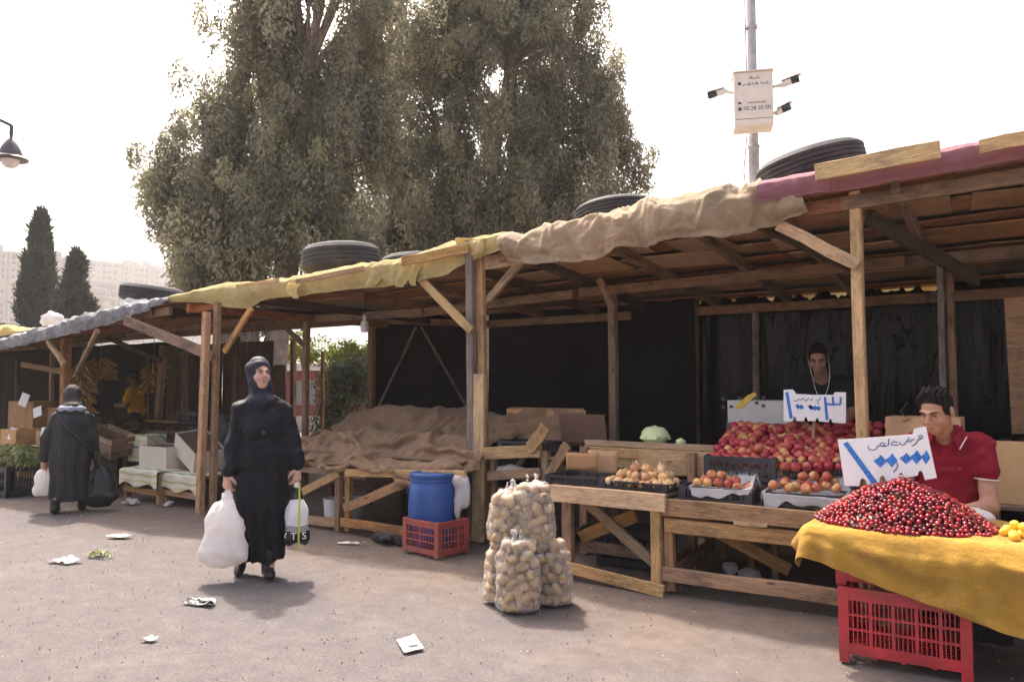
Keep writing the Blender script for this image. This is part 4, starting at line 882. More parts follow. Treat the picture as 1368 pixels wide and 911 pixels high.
def T(x, y, z, rz=0, rx=0, ry=0): return Matrix.Translation((x, y, z)) @ Euler((rx, ry, rz)).to_matrix().to_4x4()
q1 = py(205, 622, -.35); openbox('shallow cream foam box standing level on the striped bench', T(q1.x, -.18, zb1+.026, .05, .02), .56, .38, .27, FOAM2 if 'FOAM2' in globals() else M_plain('cream_foam', (.60, .52, .44), .8, .06, 5, .05), LININ, .97)
q2 = py(250, 622, -.2); openbox('cream foam box tilted on its corner beside the doubled posts', T(q2.x, -.05, zb2+.14, -.12, .12, .42), .58, .38, .27, bpy.data.materials['cream_foam'], LININ, .97)
openbox('tall striped box of greens and yellow behind the level foam box', T(py(190, 600, .05).x-.05, .15, zb1+.02, .1), .40, .3, .36, STRIPE.m, LININ, .9)
# heap of black netting
s = SDF((-6.3, .05, .3), (-3.7, 1.5, 1.35), .03); s.ell((-5.2, .7, .55), (.5, .4, .35), .1).ell((-4.7, .75, .68), (.5, .4, .42), .1).ell((-4.2, .8, .6), (.35, .4, .38), .1).disp(lambda P: .06*ridge(P*np.array([5, 5, 7]), 3, 5)).cut(2, .36, False)
tag(s.make('netting_heap', M_cloth('grey_netting', (.10, .095, .105), (.20, .19, .2), 70, .8, 0, 0, .8, 6)), 'heap of dark grey netting behind the tilted foam box', 'netting')
nb = thing('low_table', 'low plank table under the heap of dark netting', 'table', (-5, .7, 0))
for x in (-5.8, -3.9):
    for y in (.3, 1.2): beam('leg', (x, y, 0), (x, y, .34), .07, .07, OLDW, nb, up=(0, 1, 0))
for i in range(5): beam('plank', (-5.95, .3+.21*i, .352), (-3.8, .3+.21*i, .352), .2, .025, OLDW, nb)
# far-left vegetable stall: plank crates, cardboard boxes, greens
vs = thing('market_stall', 'low timber vegetable stall behind the woman in the grey coat', 'stall', (-7.4, .1, 0))
for x in (-8.6, -7.2, -6.1):
    for y in (-.5, .6): beam('leg', (x, y, 0), (x, y, .5), .07, .07, OLDW, vs, up=(0, 1, 0))
for i in range(6): beam('deck_board', (-8.8, -.5+.22*i, .51+.05*i), (-5.95, -.5+.22*i, .51+.05*i), .21, .025, OLDW, vs)
beam('rail', (-8.8, -.62, .42), (-5.95, -.62, .42), .03, .1, PINE, vs); beam('rail', (-8.8, -.6, .15), (-5.95, -.6, .15), .03, .07, PINE, vs)
crate('black plastic crate of greens standing on the road by the woman in grey', (-6.9, -1.15, 0), .12, (.62, .42, .40), BLKCR, rows=2, ribs=8, band=.06, foot=.02)
crate('black plastic crate under the heap of green herbs', (-7.65, -1.12, 0), .05, (.62, .42, .40), BLKCR, rows=2, ribs=8, band=.06, foot=.02)
for k, (x, y, Y, w, h, lb) in enumerate(((30, 560, -.1, .62, .50, 'large brown cardboard carton on the vegetable stall'), (60, 590, -.45, .5, .22, 'open cardboard tray of aubergines on the vegetable stall'), (15, 590, -.6, .45, .24, 'brown cardboard box behind the green herbs'), (72, 560, .2, .5, .3, 'grey brown carton beside the hanging bananas'))):
    q = py(x, y, Y); openbox(lb, T(q.x, Y+.15, {0: .68, 1: .56, 2: .55, 3: .78}[k], U(-.2, .2)), w, .4, h, CARD, LININ, .85, 'carton', 'cardboard_box')
for k, (x, y, Y) in enumerate(((55, 435, -.2), (40, 505, -.25))):
    pass
for k, (x, y, w, h, Y, rz) in enumerate(((34, 534, .16, .2, -.2, .3), (52, 550, .16, .15, -.3, -.3), (20, 580, .17, .18, -.6, .2), (60, 580, .1, .2, -.5, 0), (123, 559, .1, .11, -.4, 0))):
    q = py(x, y, Y); o = MB().box(-w/2, w/2, -.003, .003, -h/2, h/2).make('price_card', FOAM, None, M=T(q.x, Y-.02, q.z, .3, -.15, rz)); tag(o, ['white card on top of the large brown carton', 'crooked white card beside the large brown carton', 'white card over the aubergine tray', 'narrow white card behind the woman in grey', 'tiny white card by the broken crates'][k], 'price card')
# broken wooden crates between
for k, (x, y, Y) in enumerate(((135, 600, -.3), (150, 585, .1), (140, 572, .5))):
    q = py(x, y, Y); r = thing('wooden_crate', ['collapsed slatted wooden crate in front of the banana seller', 'slanting dark slatted crate below the banana seller', 'weathered crate of banana leaves beside the banana seller'][k], 'crate', (q.x, Y, q.z))
    M = T(q.x, Y+.1, {0: .54, 1: .60, 2: .72}[k], U(-.4, .4), .15, [.25, -.4, .05][k])
    for sy in (-.2, .2):
        for zz in (.05, .14, .23): o = beam('slat', (M @ Vector((-.3, sy, zz))), (M @ Vector((.3, sy, zz))), .012, .075, [OLDW, DARKW, DARKW][k], r)
    for sx in (-.29, .29):
        for zz in (.05, .14, .23): beam('slat', (M @ Vector((sx, -.2, zz))), (M @ Vector((sx, .2, zz))), .012, .075, [OLDW, DARKW, DARKW][k], r)
    for yy in (-.13, 0, .13): beam('slat', (M @ Vector((-.3, yy, .005))), (M @ Vector((.3, yy, .005))), .1, .012, OLDW, r)
# dark hanging cloth below the bananas
P = np.zeros((20, 16, 3))
for i in range(20):
    for j in range(16): q = py(124+28*i/19, 508+46*j/15, .75); P[i, j] = (q.x, .75+.03*math.sin(i*1.1+j*.15), q.z)
tag(grid('hanging_cloth', P, M_plain('maroon_cloth', (.03, .018, .022), .9, .2, 9, .2), None, .004, 1), 'dark maroon cloth hanging under the round banana bunch', 'cloth')
# stacked dark crates and counter behind yellow shirt man
ct = thing('counter', 'dark timber counter in front of the man in yellow', 'counter', (-7.0, 1.2, 0))
for x in (-8.2, -6.0): beam('leg', (x, 1.0, 0), (x, 1.0, .8), .08, .08, DARKW, ct, up=(0, 1, 0)); beam('leg', (x, 1.35, 0), (x, 1.35, .8), .08, .08, DARKW, ct, up=(0, 1, 0))
for i in range(3): beam('plank', (-8.4, .98+.2*i, .82), (-5.8, .98+.2*i, .82), .19, .03, DARKW, ct)
crate('dark plastic crate on the counter beside the man in yellow', (-6.25, 1.15, .837), .1, (.5, .35, .2), BLKCR, rows=1, ribs=8, band=.05, foot=.01)
# ------------------------------------------------------------------ produce
def lathe_mesh(name, prof, n, mat, wob=0, seed=0):
    m = MB(); m.lathe(prof, n); V = np.array([tuple(v) for v in m.v])
    if wob: V = V*(1+wob*fbm(V/np.abs(V).max()*1.6, 2, seed))[:, None]
    me = bpy.data.meshes.new(name); me.from_pydata(V.tolist(), [], m.f); me.materials.append(mat); me.polygons.foreach_set('use_smooth', [True]*len(me.polygons)); me.update(); return me
def sph(name, mat, r=(1, 1, 1), n=12, m=8, wob=0, seed=0, dim=0):
    prof = [(1e-4+math.sin(math.pi*i/m)*(1 if i not in () else 1), -math.cos(math.pi*i/m)*(1-dim*math.exp(-(math.sin(math.pi*i/m)*3)**2))) for i in range(m+1)]
    me = lathe_mesh(name, prof, n, mat, wob, seed)
    co = np.zeros(len(me.vertices)*3); me.vertices.foreach_get('co', co); co = co.reshape(-1, 3)*np.array(r); me.vertices.foreach_set('co', co.ravel()); me.update(); return me
def rot(): return Euler((U(0, 6.28), U(0, 6.28), U(0, 6.28))).to_matrix().to_4x4()
def item(name, me, M, label, cat, group): return tag(put(bpy.data.objects.new(name, me), None, M), label, cat, group)
apple_me = [sph('apple', APPLE, (.037, .037, .034), 14, 10, .04, k, .35) for k in range(3)]
apple_me2 = [sph('apple', APPLE2, (.037, .037, .034), 14, 10, .04, k+5, .35) for k in range(2)]
def apple(p, label, group, s=1.): item('apple', rnd.choice(apple_me2 if s < 1 or U(0, 1) < .16 else apple_me), Matrix.Translation(p) @ Euler((U(-.9, .9), U(-.9, .9), U(0, 6.28))).to_matrix().to_4x4() @ Matrix.Scale(s*U(.93, 1.1), 4), label, 'apple', group)
# big heap: rows climbing from crate rims to the back; supported by a sloped sack of apples below (inner layer)
base = MB(); base.add([on5(.2, .36, .80), on5(1.25, .42, .80), on5(1.3, 1.2, .80), on5(.2, 1.2, .80), on5(.22, .40, .86), on5(1.24, .46, .85), on5(1.28, 1.15, 1.03), on5(.22, 1.15, 1.01)], [[3,2,1,0],[4,5,6,7],[0,1,5,4],[1,2,6,5],[2,3,7,6],[3,0,4,7]])
hb = base.make('heap_bed', CARD); tag(hb, 'sloping cardboard bed beneath the apple heap', 'bed')
LA = 'red apple in the big heap behind the black crates'; n = 0
for r in range(14):
    v = .36+.060*r; off = (r % 2)*.037
    for k in range(15):
        u = .25+off+k*.0735+U(-.008, .008)
        if u > 1.24: continue
        z = .905+.20*min(1, max(0, (v-.42)/.72))+U(-.006, .006)-(.03 if r == 0 else 0)
        if r > 10 and (abs(u-.5) > .95): continue
        apple(on5(u, v+U(-.008, .008), z+.012*math.sin(u*7+r)), LA, 'apples in the big heap'); n += 1
for k in range(26):
    u = U(.32, 1.2); v = U(.5, 1.1); z = .905+.20*(v-.42)/.72+.05; apple(on5(u, v, z), LA, 'apples in the big heap')
# apples right of the post, behind
for k in range(24): apple(Vector((3.40+.075*(k % 6)+U(-.01, .01)-.18, .42+.07*(k//6), .95+.045*(k//6)+U(0, .02)+.03)), 'red apple in the small pile behind the pine post', 'apples behind the post')
o = MB().box(-.27, .27, -.2, .2, 0, .055).make('apple_tray', CARD, None, M=T(3.42, .56, .893)); tag(o, 'cardboard tray under the apples behind the pine post', 'tray')
for u, v, z in ((.74, .14, .732), (.80, .19, .738), (.87, .15, .728), (.94, .20, .738), (1.0, .14, .73), (1.06, .2, .742), (1.12, .15, .735), (.78, .25, .745), (.90, .27, .752), (1.02, .27, .757), (1.1, .27, .757), (.84, .1, .725), (.95, .1, .725), (.9, .21, .795), (.98, .23, .797), (1.05, .22, .80)):
    apple(on5(u+U(-.01, .01), v, z+.03), 'streaky apple lying on the wide white paper liner', 'apples on the wide liner', .95)
for u, v, z in ((.22, .12, .72), (.29, .13, .725), (.36, .14, .725), (.43, .13, .725), (.25, .19, .735), (.33, .2, .74), (.41, .2, .74), (.47, .18, .74), (.31, .15, .775), (.38, .16, .78), (.58, .1, .70), (.55, .2, .71), (.50, .1, .715)):
    apple(on5(u, v, z+.03), 'streaky apple in the low black crate with small white liner', 'apples in the low crate', .95)
apple(on5(.60, .17, .775), 'single red apple at the edge of the low black crate', None) if 0 else None
# onions
on_me = [lathe_mesh('onion', [(.001, -.034), (.014, -.033), (.031, -.020), (.037, -.002), (.034, .014), (.022, .027), (.009, .036), (.005, .05), (.001, .055)], 12, ONION, .05, k) for k in range(3)]
for k in range(64):
    layer = 0 if k < 38 else 1 if k < 56 else 2; sx = (.25, .2, .12)[layer]; sy = (.15, .11, .06)[layer]
    if layer == 0: x = 1.62+.066*(k % 8)+U(-.01, .01); y = -.56+.066*(k//8)+U(-.01, .01)
    else: x = 1.87+U(-sx, sx); y = -.40+U(-sy, sy)
    item('onion', rnd.choice(on_me), Matrix.Translation((x, y, .712+.046*layer+U(-.006, .006)+.05*max(0, (y+.5)))) @ Euler((U(-1.3, 1.3), U(-1.3, 1.3), U(0, 6.28))).to_matrix().to_4x4() @ Matrix.Scale(U(.85, 1.15), 4), 'yellow brown onion heaped on the onion table', 'onion', 'onions on the table')
# cabbage
cbg = thing('cabbage', 'pale green cabbage on the ledge behind the onions', 'cabbage', (1.62, .27, .938)); 
s = SDF((-.16, -.13, -.02), (.16, .13, .2), .008); s.ell((0, 0, .07), (.125, .10, .085), .01).disp(lambda P: .006*ridge(P*14, 2, 3)); s.make('head', CABB, cbg, M=T(1.62, .27, .938))
for k in range(3):
    a = k*2.1+.4; P = np.zeros((8, 8, 3))
    for i in range(8):
        for j in range(8):
            th = a+(i/7-.5)*1.3; ph = .15+1.15*j/7; rr = .012+.006*math.sin(i*2+j); P[i, j] = (1.62+(.125+rr)*math.cos(th)*math.cos(ph*.85), .27+(.10+rr)*math.sin(th)*math.cos(ph*.85), .938+.03+(.085+rr)*math.sin(ph*.9))
    grid('outer_leaf', P, CABB, cbg, .003, 1)
sm = SDF((-.07, -.06, -.02), (.07, .06, .08), .008); sm.ell((0, 0, .03), (.045, .035, .035), .01).disp(lambda P: .006*ridge(P*25, 2, 3)); tag(sm.make('cabbage_scrap', CABB, None, M=T(1.86, .24, .938)), 'small loose cabbage leaf beside the pale green cabbage', 'leaf')
# cherries: a cone heap
ch_me = [sph('cherry', CHERRY, (.0125, .0125, .0118), 10, 7, .03, k, .3) for k in range(3)]
HC_ = (3.68, -1.08); HR = (.44, .31); HH = .225
def heapz(x, y):
    r = math.hypot((x-HC_[0])/HR[0], (y-HC_[1])/HR[1]); return HH*max(0, 1-r**1.55)+.012*math.sin(x*31)*math.sin(y*27)*max(0, 1-r)
pts = []
for k in range(9000):
    a = U(0, 6.28); r = math.sqrt(U(0, 1))*1.03; x = HC_[0]+HR[0]*r*math.cos(a); y = HC_[1]+HR[1]*r*math.sin(a); p = np.array((x, y, heapz(x, y)+.686+U(-.002, .006)))
    if pts and np.min(((np.array(pts)-p)**2).sum(1)) < .0192**2: continue
    pts.append(p)
pts = np.array(pts); camp = np.array((OX, OY, HC)); vis = np.argsort(np.linalg.norm(pts-camp, axis=1))
CHL = 'shiny red cherry in the heap on the yellow cloth'
for i in vis[:300]: item('cherry', rnd.choice(ch_me), Matrix.Translation(pts[i]) @ rot() @ Matrix.Scale(U(.82, 1.18), 4), CHL, 'cherry', 'cherries in the heap')
# the rest of the heap, one object: cherries joined (each a real sphere)
me = ch_me[0]; co = np.zeros(len(me.vertices)*3); me.vertices.foreach_get('co', co); co = co.reshape(-1, 3); fc = [list(p.vertices) for p in me.polygons]
Vs = []; Fs = []; tint = []
CH2 = NT('cherry_heap_skin'); a_ = CH2.n('Attribute'); a_.attribute_name = 'tint'; CH2.base(CH2.ramp(a_.outputs['Fac'], [(0, (.08, .003, .010)), (.35, (.24, .006, .017)), (.75, (.43, .015, .027)), (1, (.52, .05, .03))])); CH2.set(Roughness=.34)
for q, i in enumerate(vis[300:]):
    R_ = np.array(rot().to_3x3()); Vs.append((co*U(.82, 1.18)) @ R_.T+pts[i]); Fs += [[k+q*len(co) for k in f] for f in fc]; tint += [U(0, 1)]*len(co)
core = []; nb0 = len(Vs)*len(co)
for i in range(20):
    for j in range(28):
        r = i/19*.97; a = 6.28318*j/28; x = HC_[0]+HR[0]*r*math.cos(a); y = HC_[1]+HR[1]*r*math.sin(a); core.append((x, y, .677+heapz(x, y)-.004-.004*r))
Vs.append(np.array(core)); tint += [0]*len(core); Fs += [[nb0+i*28+j, nb0+(i+1)*28+j, nb0+(i+1)*28+(j+1) % 28, nb0+i*28+(j+1) % 28] for i in range(19) for j in range(28)]
o = mesh('cherry_heap', np.concatenate(Vs), Fs, CH2.m, None, True); at_ = o.data.attributes.new('tint', 'FLOAT', 'POINT'); at_.data.foreach_set('value', tint); stuff(tag(o, 'rest of the cherry heap on the yellow cloth', 'cherries'))
# stems
m = MB()
for k in range(420):
    i = rnd.choice(range(len(pts))); p = Vector(pts[i])+Vector((0, 0, .008)); d = Vector((U(-1, 1), U(-1, .4), U(.1, .8))).normalized()*U(.015, .035); m.tube([p, p+d*.6, p+d+Vector((0, 0, -.004))], .0011, 4, False)
stuff(tag(m.make('cherry_stems', M_plain('cherry_stem', (.16, .17, .04), .7, .3, 9, 0)), 'thin green stalks scattered over the cherry heap', 'stalks'))
for k in range(7):
    x = HC_[0]-.36+U(-.05, .06); y = HC_[1]-.12+U(-.12, .1); item('cherry', rnd.choice(ch_me), Matrix.Translation((x, y, .688)) @ rot(), 'loose red cherry beside the heap on the yellow cloth', 'cherry', 'loose cherries') if 0 else None
# apricots
ap_me = sph('apricot', APRIC, (.024, .024, .023), 12, 8, .03, 2, .25)
for k in range(40):
    l = 0 if k < 24 else 1 if k < 35 else 2; rr = (.155, .11, .05)[l]; a = k*2.4; r = rr*math.sqrt((k % 24+.5)/24 if l == 0 else (k % 11+.5)/11)
    item('apricot', ap_me, Matrix.Translation((4.30+r*math.cos(a)*1.15, -1.16+r*math.sin(a), .70+.034*l+U(-.002, .003))) @ rot(), 'yellow apricot in the small pile beside the cherries', 'apricot', 'apricots beside the cherries')
# white bundle behind the heap
s = SDF((-.12, -.1, -.02), (.12, .1, .14), .008); s.ell((0, 0, .045), (.085, .06, .05), .02).ell((-.03, .01, .06), (.06, .05, .045), .02).disp(lambda P: .008*ridge(P*20, 2, 4)); tag(s.make('plastic_bag', WBAG, None, M=T(4.02, -.86, .674)), 'small crumpled white bag on the cloth beside the cherries', 'bag')
# dark vegetables behind on the right
for k in range(16):
    x = 3.98+.115*(k % 8)+U(-.01, .01); y = .62+.14*(k//8); z = .94+.03*(k//8)
    s0 = item('aubergine', sph('aubergine', AUB, (.055, .048, .07), 12, 9, .06, k), Matrix.Translation((x, y, z+.03+U(-.01, .02))) @ Euler((U(-.5, .5), U(-.5, .5), 0)).to_matrix().to_4x4(), 'glossy dark aubergine in the row behind the tan cardboard panel', 'aubergine', 'aubergines behind the panel')
pale = M_plain('pale_turnip', (.42, .32, .33), .5, .2, 9, .1)
for k in range(5): item('turnip', sph('turnip', pale, (.05, .045, .04), 12, 8, .08, k), Matrix.Translation((4.02+.17*k, .50, .935)), 'pale turnip in front of the dark aubergines', 'turnip', 'turnips by the aubergines')
# ------------------------------------------------------------------ potatoes in clear bags
po_me = [sph('potato', POTATO, (.034, .030, .050), 12, 9, .14, k) for k in range(6)]
def potato_bag(loc, rz, sx, sy, h, n, label, plabel, group, seed, knot=True, lean=(0, 0)):
    R_ = np.random.RandomState(seed); P = R_.uniform(-1, 1, (n, 3))*np.array([sx*.7, sy*.7, h/2*.8])+np.array([0, 0, h/2]); rad = .041
    def lim(P):
        zz = np.clip(P[:, 2]/h, 0, 1); k = 1-.30*np.clip((zz-.72)/.28, 0, 1)-.12*np.clip((.15-zz)/.15, 0, 1)
        ax, ay = (sx-rad*.75)*k, (sy-rad*.75)*k; r = (np.abs(P[:, 0]/ax)**3+np.abs(P[:, 1]/ay)**3)**(1/3.); sc = np.where(r > 1, 1/np.maximum(r, 1e-6), 1)
        P[:, 0] *= sc; P[:, 1] *= sc; P[:, 2] = np.clip(P[:, 2], rad*.85, h-rad*.8); return P
    for it in range(160):
        d = P[:, None]-P[None]; L = np.linalg.norm(d, axis=-1)+np.eye(n)*9; ov = np.clip(2*rad*1.03-L, 0, None); P = P+(d/L[..., None]*ov[..., None]*.32).sum(1); P[:, 2] -= .0022; P = lim(P)
    Pl = P.copy(); Pl[:, 0] += lean[0]*Pl[:, 2]; Pl[:, 1] += lean[1]*Pl[:, 2]; c_, s_ = math.cos(rz), math.sin(rz)
    W = np.stack([loc[0]+Pl[:, 0]*c_-Pl[:, 1]*s_, loc[1]+Pl[:, 0]*s_+Pl[:, 1]*c_, loc[2]+Pl[:, 2]], -1)
    for q in W: item('potato', rnd.choice(po_me), Matrix.Translation(q) @ rot() @ Matrix.Scale(U(.92, 1.08), 4), plabel, 'potato', group)
    s = SDF(W.min(0)-.08, W.max(0)+np.array([.08, .08, .24]), .009)
    for q in W: s.ell(q, (rad+.010,)*3, .035)
    top = W[:, 2].max(); cx, cy = W[W[:, 2] > top-.08].mean(0)[:2]
    s.disp(lambda P: .006*ridge(P*np.array([30, 30, 16]), 2, seed)); s.cut(2, max(loc[2]+.002, .004), False)
    r = thing('potato_bag', label, 'bag', (loc[0], loc[1], loc[2])); s.make('film', FILM, r)
    s = SDF((cx-.2, cy-.2, top-.08), (cx+.2, cy+.2, top+.2), .007)
    if knot:
        s.cone((cx, cy, top-.05), (cx+.01, cy, top+.03), .075, .022, .03); a = seed*1.; s.cone((cx, cy, top+.02), (cx+.035*math.cos(a), cy+.03*math.sin(a), top+.085), .018, .034, .02, fl=1.8, fa=1)
        for k in range(2):
            a = k*2.9+seed; s.cone((cx+.05*math.cos(a), cy+.04*math.sin(a), top-.02), (cx+.07*math.cos(a)*U(.3, 1.3), cy+.05*math.sin(a), top+U(.05, .12)), .030, .012, .02)
        s.disp(lambda P: .016*ridge(P*np.array([26, 26, 12]), 3, seed)); s.make('gathered_neck', FILM2, r)
    return top
PB = [((1.30, -1.50, .0), .5, .115, .10, .40, 54, 'clear plastic bag of potatoes on the road beside the tall post', 'potato in the lower bag beside the tall post', 'potatoes in the bag by the post', 3, True, (.08, 0)),
      ((1.505, -1.60, .0), .55, .130, .105, .43, 68, 'full clear plastic bag of potatoes at the front of the group', 'potato in the front bag of the group', 'potatoes in the front bag', 5, True, (0, 0)),
      ((1.605, -1.33, .0), .6, .13, .115, .40, 66, 'clear plastic bag of potatoes nearest the onion table', 'potato in the bag nearest the onion table', 'potatoes in the bag by the table', 8, False, (-.10, .05)),
      ((1.345, -1.47, .42), .5, .145, .105, .34, 48, 'clear potato bag lying on top with a pointed twisted neck', 'potato in the upper bag with a pointed neck', 'potatoes in the pointed upper bag', 11, True, (.10, -.03)),
      ((1.515, -1.39, .43), .6, .118, .10, .38, 46, 'clear potato bag standing on top with a bunched white neck', 'potato in the upper bag with a bunched neck', 'potatoes in the bunched upper bag', 14, True, (-.06, .03))]
tp_ = 0
for i_, a in enumerate(PB):
    a = list(a)
    if i_ > 2: a[0] = (a[0][0], a[0][1], tp_-.005)
    tt = potato_bag(*a); tp_ = max(tp_, tt) if i_ < 3 else tp_
# bananas hanging
def banana_me():
    m = MB(); pts = [(0, 0, 0)]; 
    pts = [(.09*math.sin(t*1.9), 0, -.085*t*1.9+.0*t) for t in np.linspace(0, 1, 7)]; pts = [(.055*(1-math.cos(t*2)), 0, -.16*t) for t in np.linspace(0, 1, 7)]
    m.tube(pts, [.006, .012, .017, .019, .018, .014, .006], 6); o = m.make('banana', BANANA); me = o.data; bpy.data.objects.remove(o); return me
bme = banana_me(); bme.polygons.foreach_set('use_smooth', [True]*len(bme.polygons))
def banana_bunch(label, p, n, rx, h, seed):
    p = Vector(p); r = thing('banana_bunch', label, 'bananas', p); R_ = random.Random(seed)
    m = MB(); m.tube([p+Vector((0, 0, .05)), p+Vector((.01, 0, -h))], [.025, .018], 8); m.make('stalk', BANANA, r); m = MB(); m.tube([p+Vector((0, 0, .05)), Vector((p.x, p.y, roofz(p.x, p.y)-.03))], .006, 5); m.make('rope', GREYW, r)
    for k in range(n):
        a = k*2.39996; z = -h*(k+.5)/n; q = p+Vector((rx*.45*math.cos(a), rx*.45*math.sin(a), z+.06)); inst(bme, 'banana', Matrix.Translation(q) @ Matrix.Rotation(a, 4, 'Z') @ Matrix.Rotation(R_.uniform(-.75, -.2), 4, 'Y') @ Matrix.Scale(R_.uniform(.9, 1.15), 4), r)
banana_bunch('large round bunch of browning bananas over the dark maroon cloth', py(135, 482, .6), 90, .22, .30, 1)
banana_bunch('long bunch of bananas hanging by the woman in the grey coat', py(110, 490, .3), 100, .2, .75, 2)
banana_bunch('bunch of bananas hanging by the man in yellow', py(205, 488, 1.3), 46, .17, .45, 3)
for k in range(26): inst(bme, 'banana', Matrix.Translation((-7.35+U(-.35, .35), 1.12+U(-.12, .12), .90+U(-.02, .05))) @ rot(), None) if 0 else None
for k in range(18): tag(inst(bme, 'banana', Matrix.Translation((-7.5+.075*(k % 9)+U(-.02, .02), 1.0+.14*(k//9), .875)) @ Matrix.Rotation(U(-.6, .6), 4, 'Z') @ Matrix.Rotation(1.45, 4, 'X') @ Matrix.Scale(1.3, 4), None), 'yellow banana lying on the dark counter', 'banana', 'bananas on the counter').data.materials
# greens heap on the black crates
m = []; f = []; 
def greens(name, label, cx, cy, z, rx, ry, h, n, mat, L=(.12, .28), seed=0):
    R_ = np.random.RandomState(seed); V = []; Fc = []
    for k in range(n):
        a = R_.uniform(0, 6.28); r = math.sqrt(R_.uniform(0, 1)); x = cx+rx*r*math.cos(a); y = cy+ry*r*math.sin(a); zz = z+h*(1-r*r)*R_.uniform(.4, 1.05)
        d = np.array([R_.uniform(-1, 1), R_.uniform(-1, .6), R_.uniform(-.35, .35)]); d /= np.linalg.norm(d); l = R_.uniform(*L); w = np.cross(d, [0, 0, 1])*R_.uniform(.005, .012); p = np.array([x, y, zz]); u = np.array([0, 0, .02])
        b = len(V); V += [p-d*l/2, p-w, p+w, p+u*.6-w*.8+d*l*.2, p+u*.6+w*.8+d*l*.2, p+d*l/2-u]; Fc += [[b, b+1, b+3, b+4, b+2], [b+3, b+5, b+4]]
    o = mesh(name, np.array(V), Fc, mat); return stuff(tag(o, label, 'greens'))
HERB = M_plain('fresh_herbs', (.19, .22, .06), .6, .5, 7, .1)
greens('herb_heap', 'heap of long green herbs on the black crates', -7.05, -1.05, .40, .5, .26, .15, 900, HERB, (.2, .4), seed=1); greens('herb_heap', 'heap of green leaves on the vegetable stall', -7.6, -.85, .48, .5, .25, .14, 500, HERB, seed=2)
for k in range(14): item('aubergine', sph('aubergine', AUB, (.05, .05, .08), 10, 8, .06, k), Matrix.Translation((-6.85+.1*(k % 5)+U(-.02, .02), -.42+.1*(k//5), .76+U(0, .03))) @ rot(), 'dark aubergine in the open cardboard tray', 'aubergine', 'aubergines in the tray')
for k in range(22): item('orange', sph('orange', M_plain('orange_peel', (.55, .14, .03), .5, .15, 20, .1) if k == 0 else bpy.data.materials['orange_peel'], (.04, .04, .04), 10, 8, .02, k), Matrix.Translation((-9.1+.09*(k % 6), .5+.09*((k//6) % 2), 1.02+.07*(k//12))), 'orange fruit piled at the end of the vegetable stall', 'orange', 'oranges at the stall end')
o = MB().box(-.35, .35, -.2, .2, 0, .18).make('fruit_box', CARD, None, M=T(-8.9, .54, .80)); tag(o, 'closed brown box beneath the pile of oranges', 'box')
# ------------------------------------------------------------------ people
def head_sdf(s, c, yaw=0., pitch=0., sc=1., ears=True):
    """c = head centre (between the ears), facing -y before turning"""
    R_ = (Matrix.Rotation(yaw, 3, 'Z') @ Matrix.Rotation(pitch, 3, 'X')); c = Vector(c); w = lambda x, y, z: tuple(c+R_ @ Vector((x, y, z))*sc); Ra = np.array(R_.transposed())
    E = lambda p, r, k, sub=False: s.ell(w(*p), [q*sc for q in r], k*sc, sub, Ra)
    E((0, .016, .035), (.074, .094, .088), .02); E((0, -.018, -.035), (.061, .072, .078), .03); E((0, -.055, -.082), (.030, .032, .028), .03)
    for sx in (-1, 1):
        E((sx*.038, -.056, -.028), (.026, .024, .024), .02); E((sx*.030, -.082, .014), (.018, .014, .011), .008, True); s.cone(w(sx*.012, -.083, .030), w(sx*.05, -.066, .030), .010*sc, .008*sc, .012*sc)
        E((sx*.030, -.072, .012), (.0145, .0125, .012), .004)
        if ears: E((sx*.078, .012, .0), (.010, .020, .032), .008)
        E((sx*.013, -.100, -.022), (.009, .010, .008), .006)
    s.cone(w(0, -.086, .022), w(0, -.108, -.016), .008*sc, .011*sc, .010*sc); s.cone(w(-.018, -.088, -.052), w(.018, -.088, -.052), .0065*sc, .0065*sc, .006*sc); s.cone(w(-.015, -.086, -.062), w(.015, -.086, -.062), .007*sc, .007*sc, .006*sc)
    return w, R_
def face_bits(par, M, w, R_, sc=1., lipmat=None, brow=HAIR, closed=False):
    for sx in (-1, 1):
        c = Vector(w(sx*.030, -.0755, .012)); 
        if not closed:
            m = MB(); m.lathe([(.0001, -.0105), (.007, -.0075), (.010, 0), (.007, .0075), (.0001, .0105)], 10); e = m.make('eye', EYEW, par, True, M @ Matrix.Translation(c) @ R_.to_4x4() @ Matrix.Diagonal((1.25, 1.0, .62, 1)))
            m = MB(); m.lathe([(.0001, -.003), (.0052, -.0015), (.0052, .0015), (.0001, .003)], 10); m.make('iris', EYED, e, True, M @ Matrix.Translation(Vector(w(sx*.030, -.0852, .012))) @ R_.to_4x4() @ Matrix.Rotation(math.pi/2, 4, 'X'))
        m = MB(); m.tube([w(sx*.013, -.0925, .028), w(sx*.026, -.0905, .0335), w(sx*.040, -.083, .0345), w(sx*.052, -.0735, .029)], [.003*sc, .0042*sc, .004*sc, .002*sc], 6); m.make('eyebrow', brow, par, True, M)
        m = MB(); m.tube([w(sx*.017, -.0845, .0165), w(sx*.030, -.0878, .0195), w(sx*.043, -.081, .0165)], [.0016*sc, .0022*sc, .0014*sc], 5); m.make('eyelash', brow, par, True, M)
    m = MB(); m.tube([w(-.023, -.0885, -.0555), w(-.010, -.0945, -.0515), (w(0, -.0955, -.0530)), w(.010, -.0945, -.0515), w(.023, -.0885, -.0555)], [.002*sc, .0045*sc, .004*sc, .0045*sc, .002*sc], 6)
    m.tube([w(-.021, -.0875, -.058), w(-.008, -.0935, -.0625), w(.008, -.0935, -.0625), w(.021, -.0875, -.058)], [.002*sc, .005*sc, .005*sc, .002*sc], 6); m.make('lips', lipmat or LIP, par, True, M)
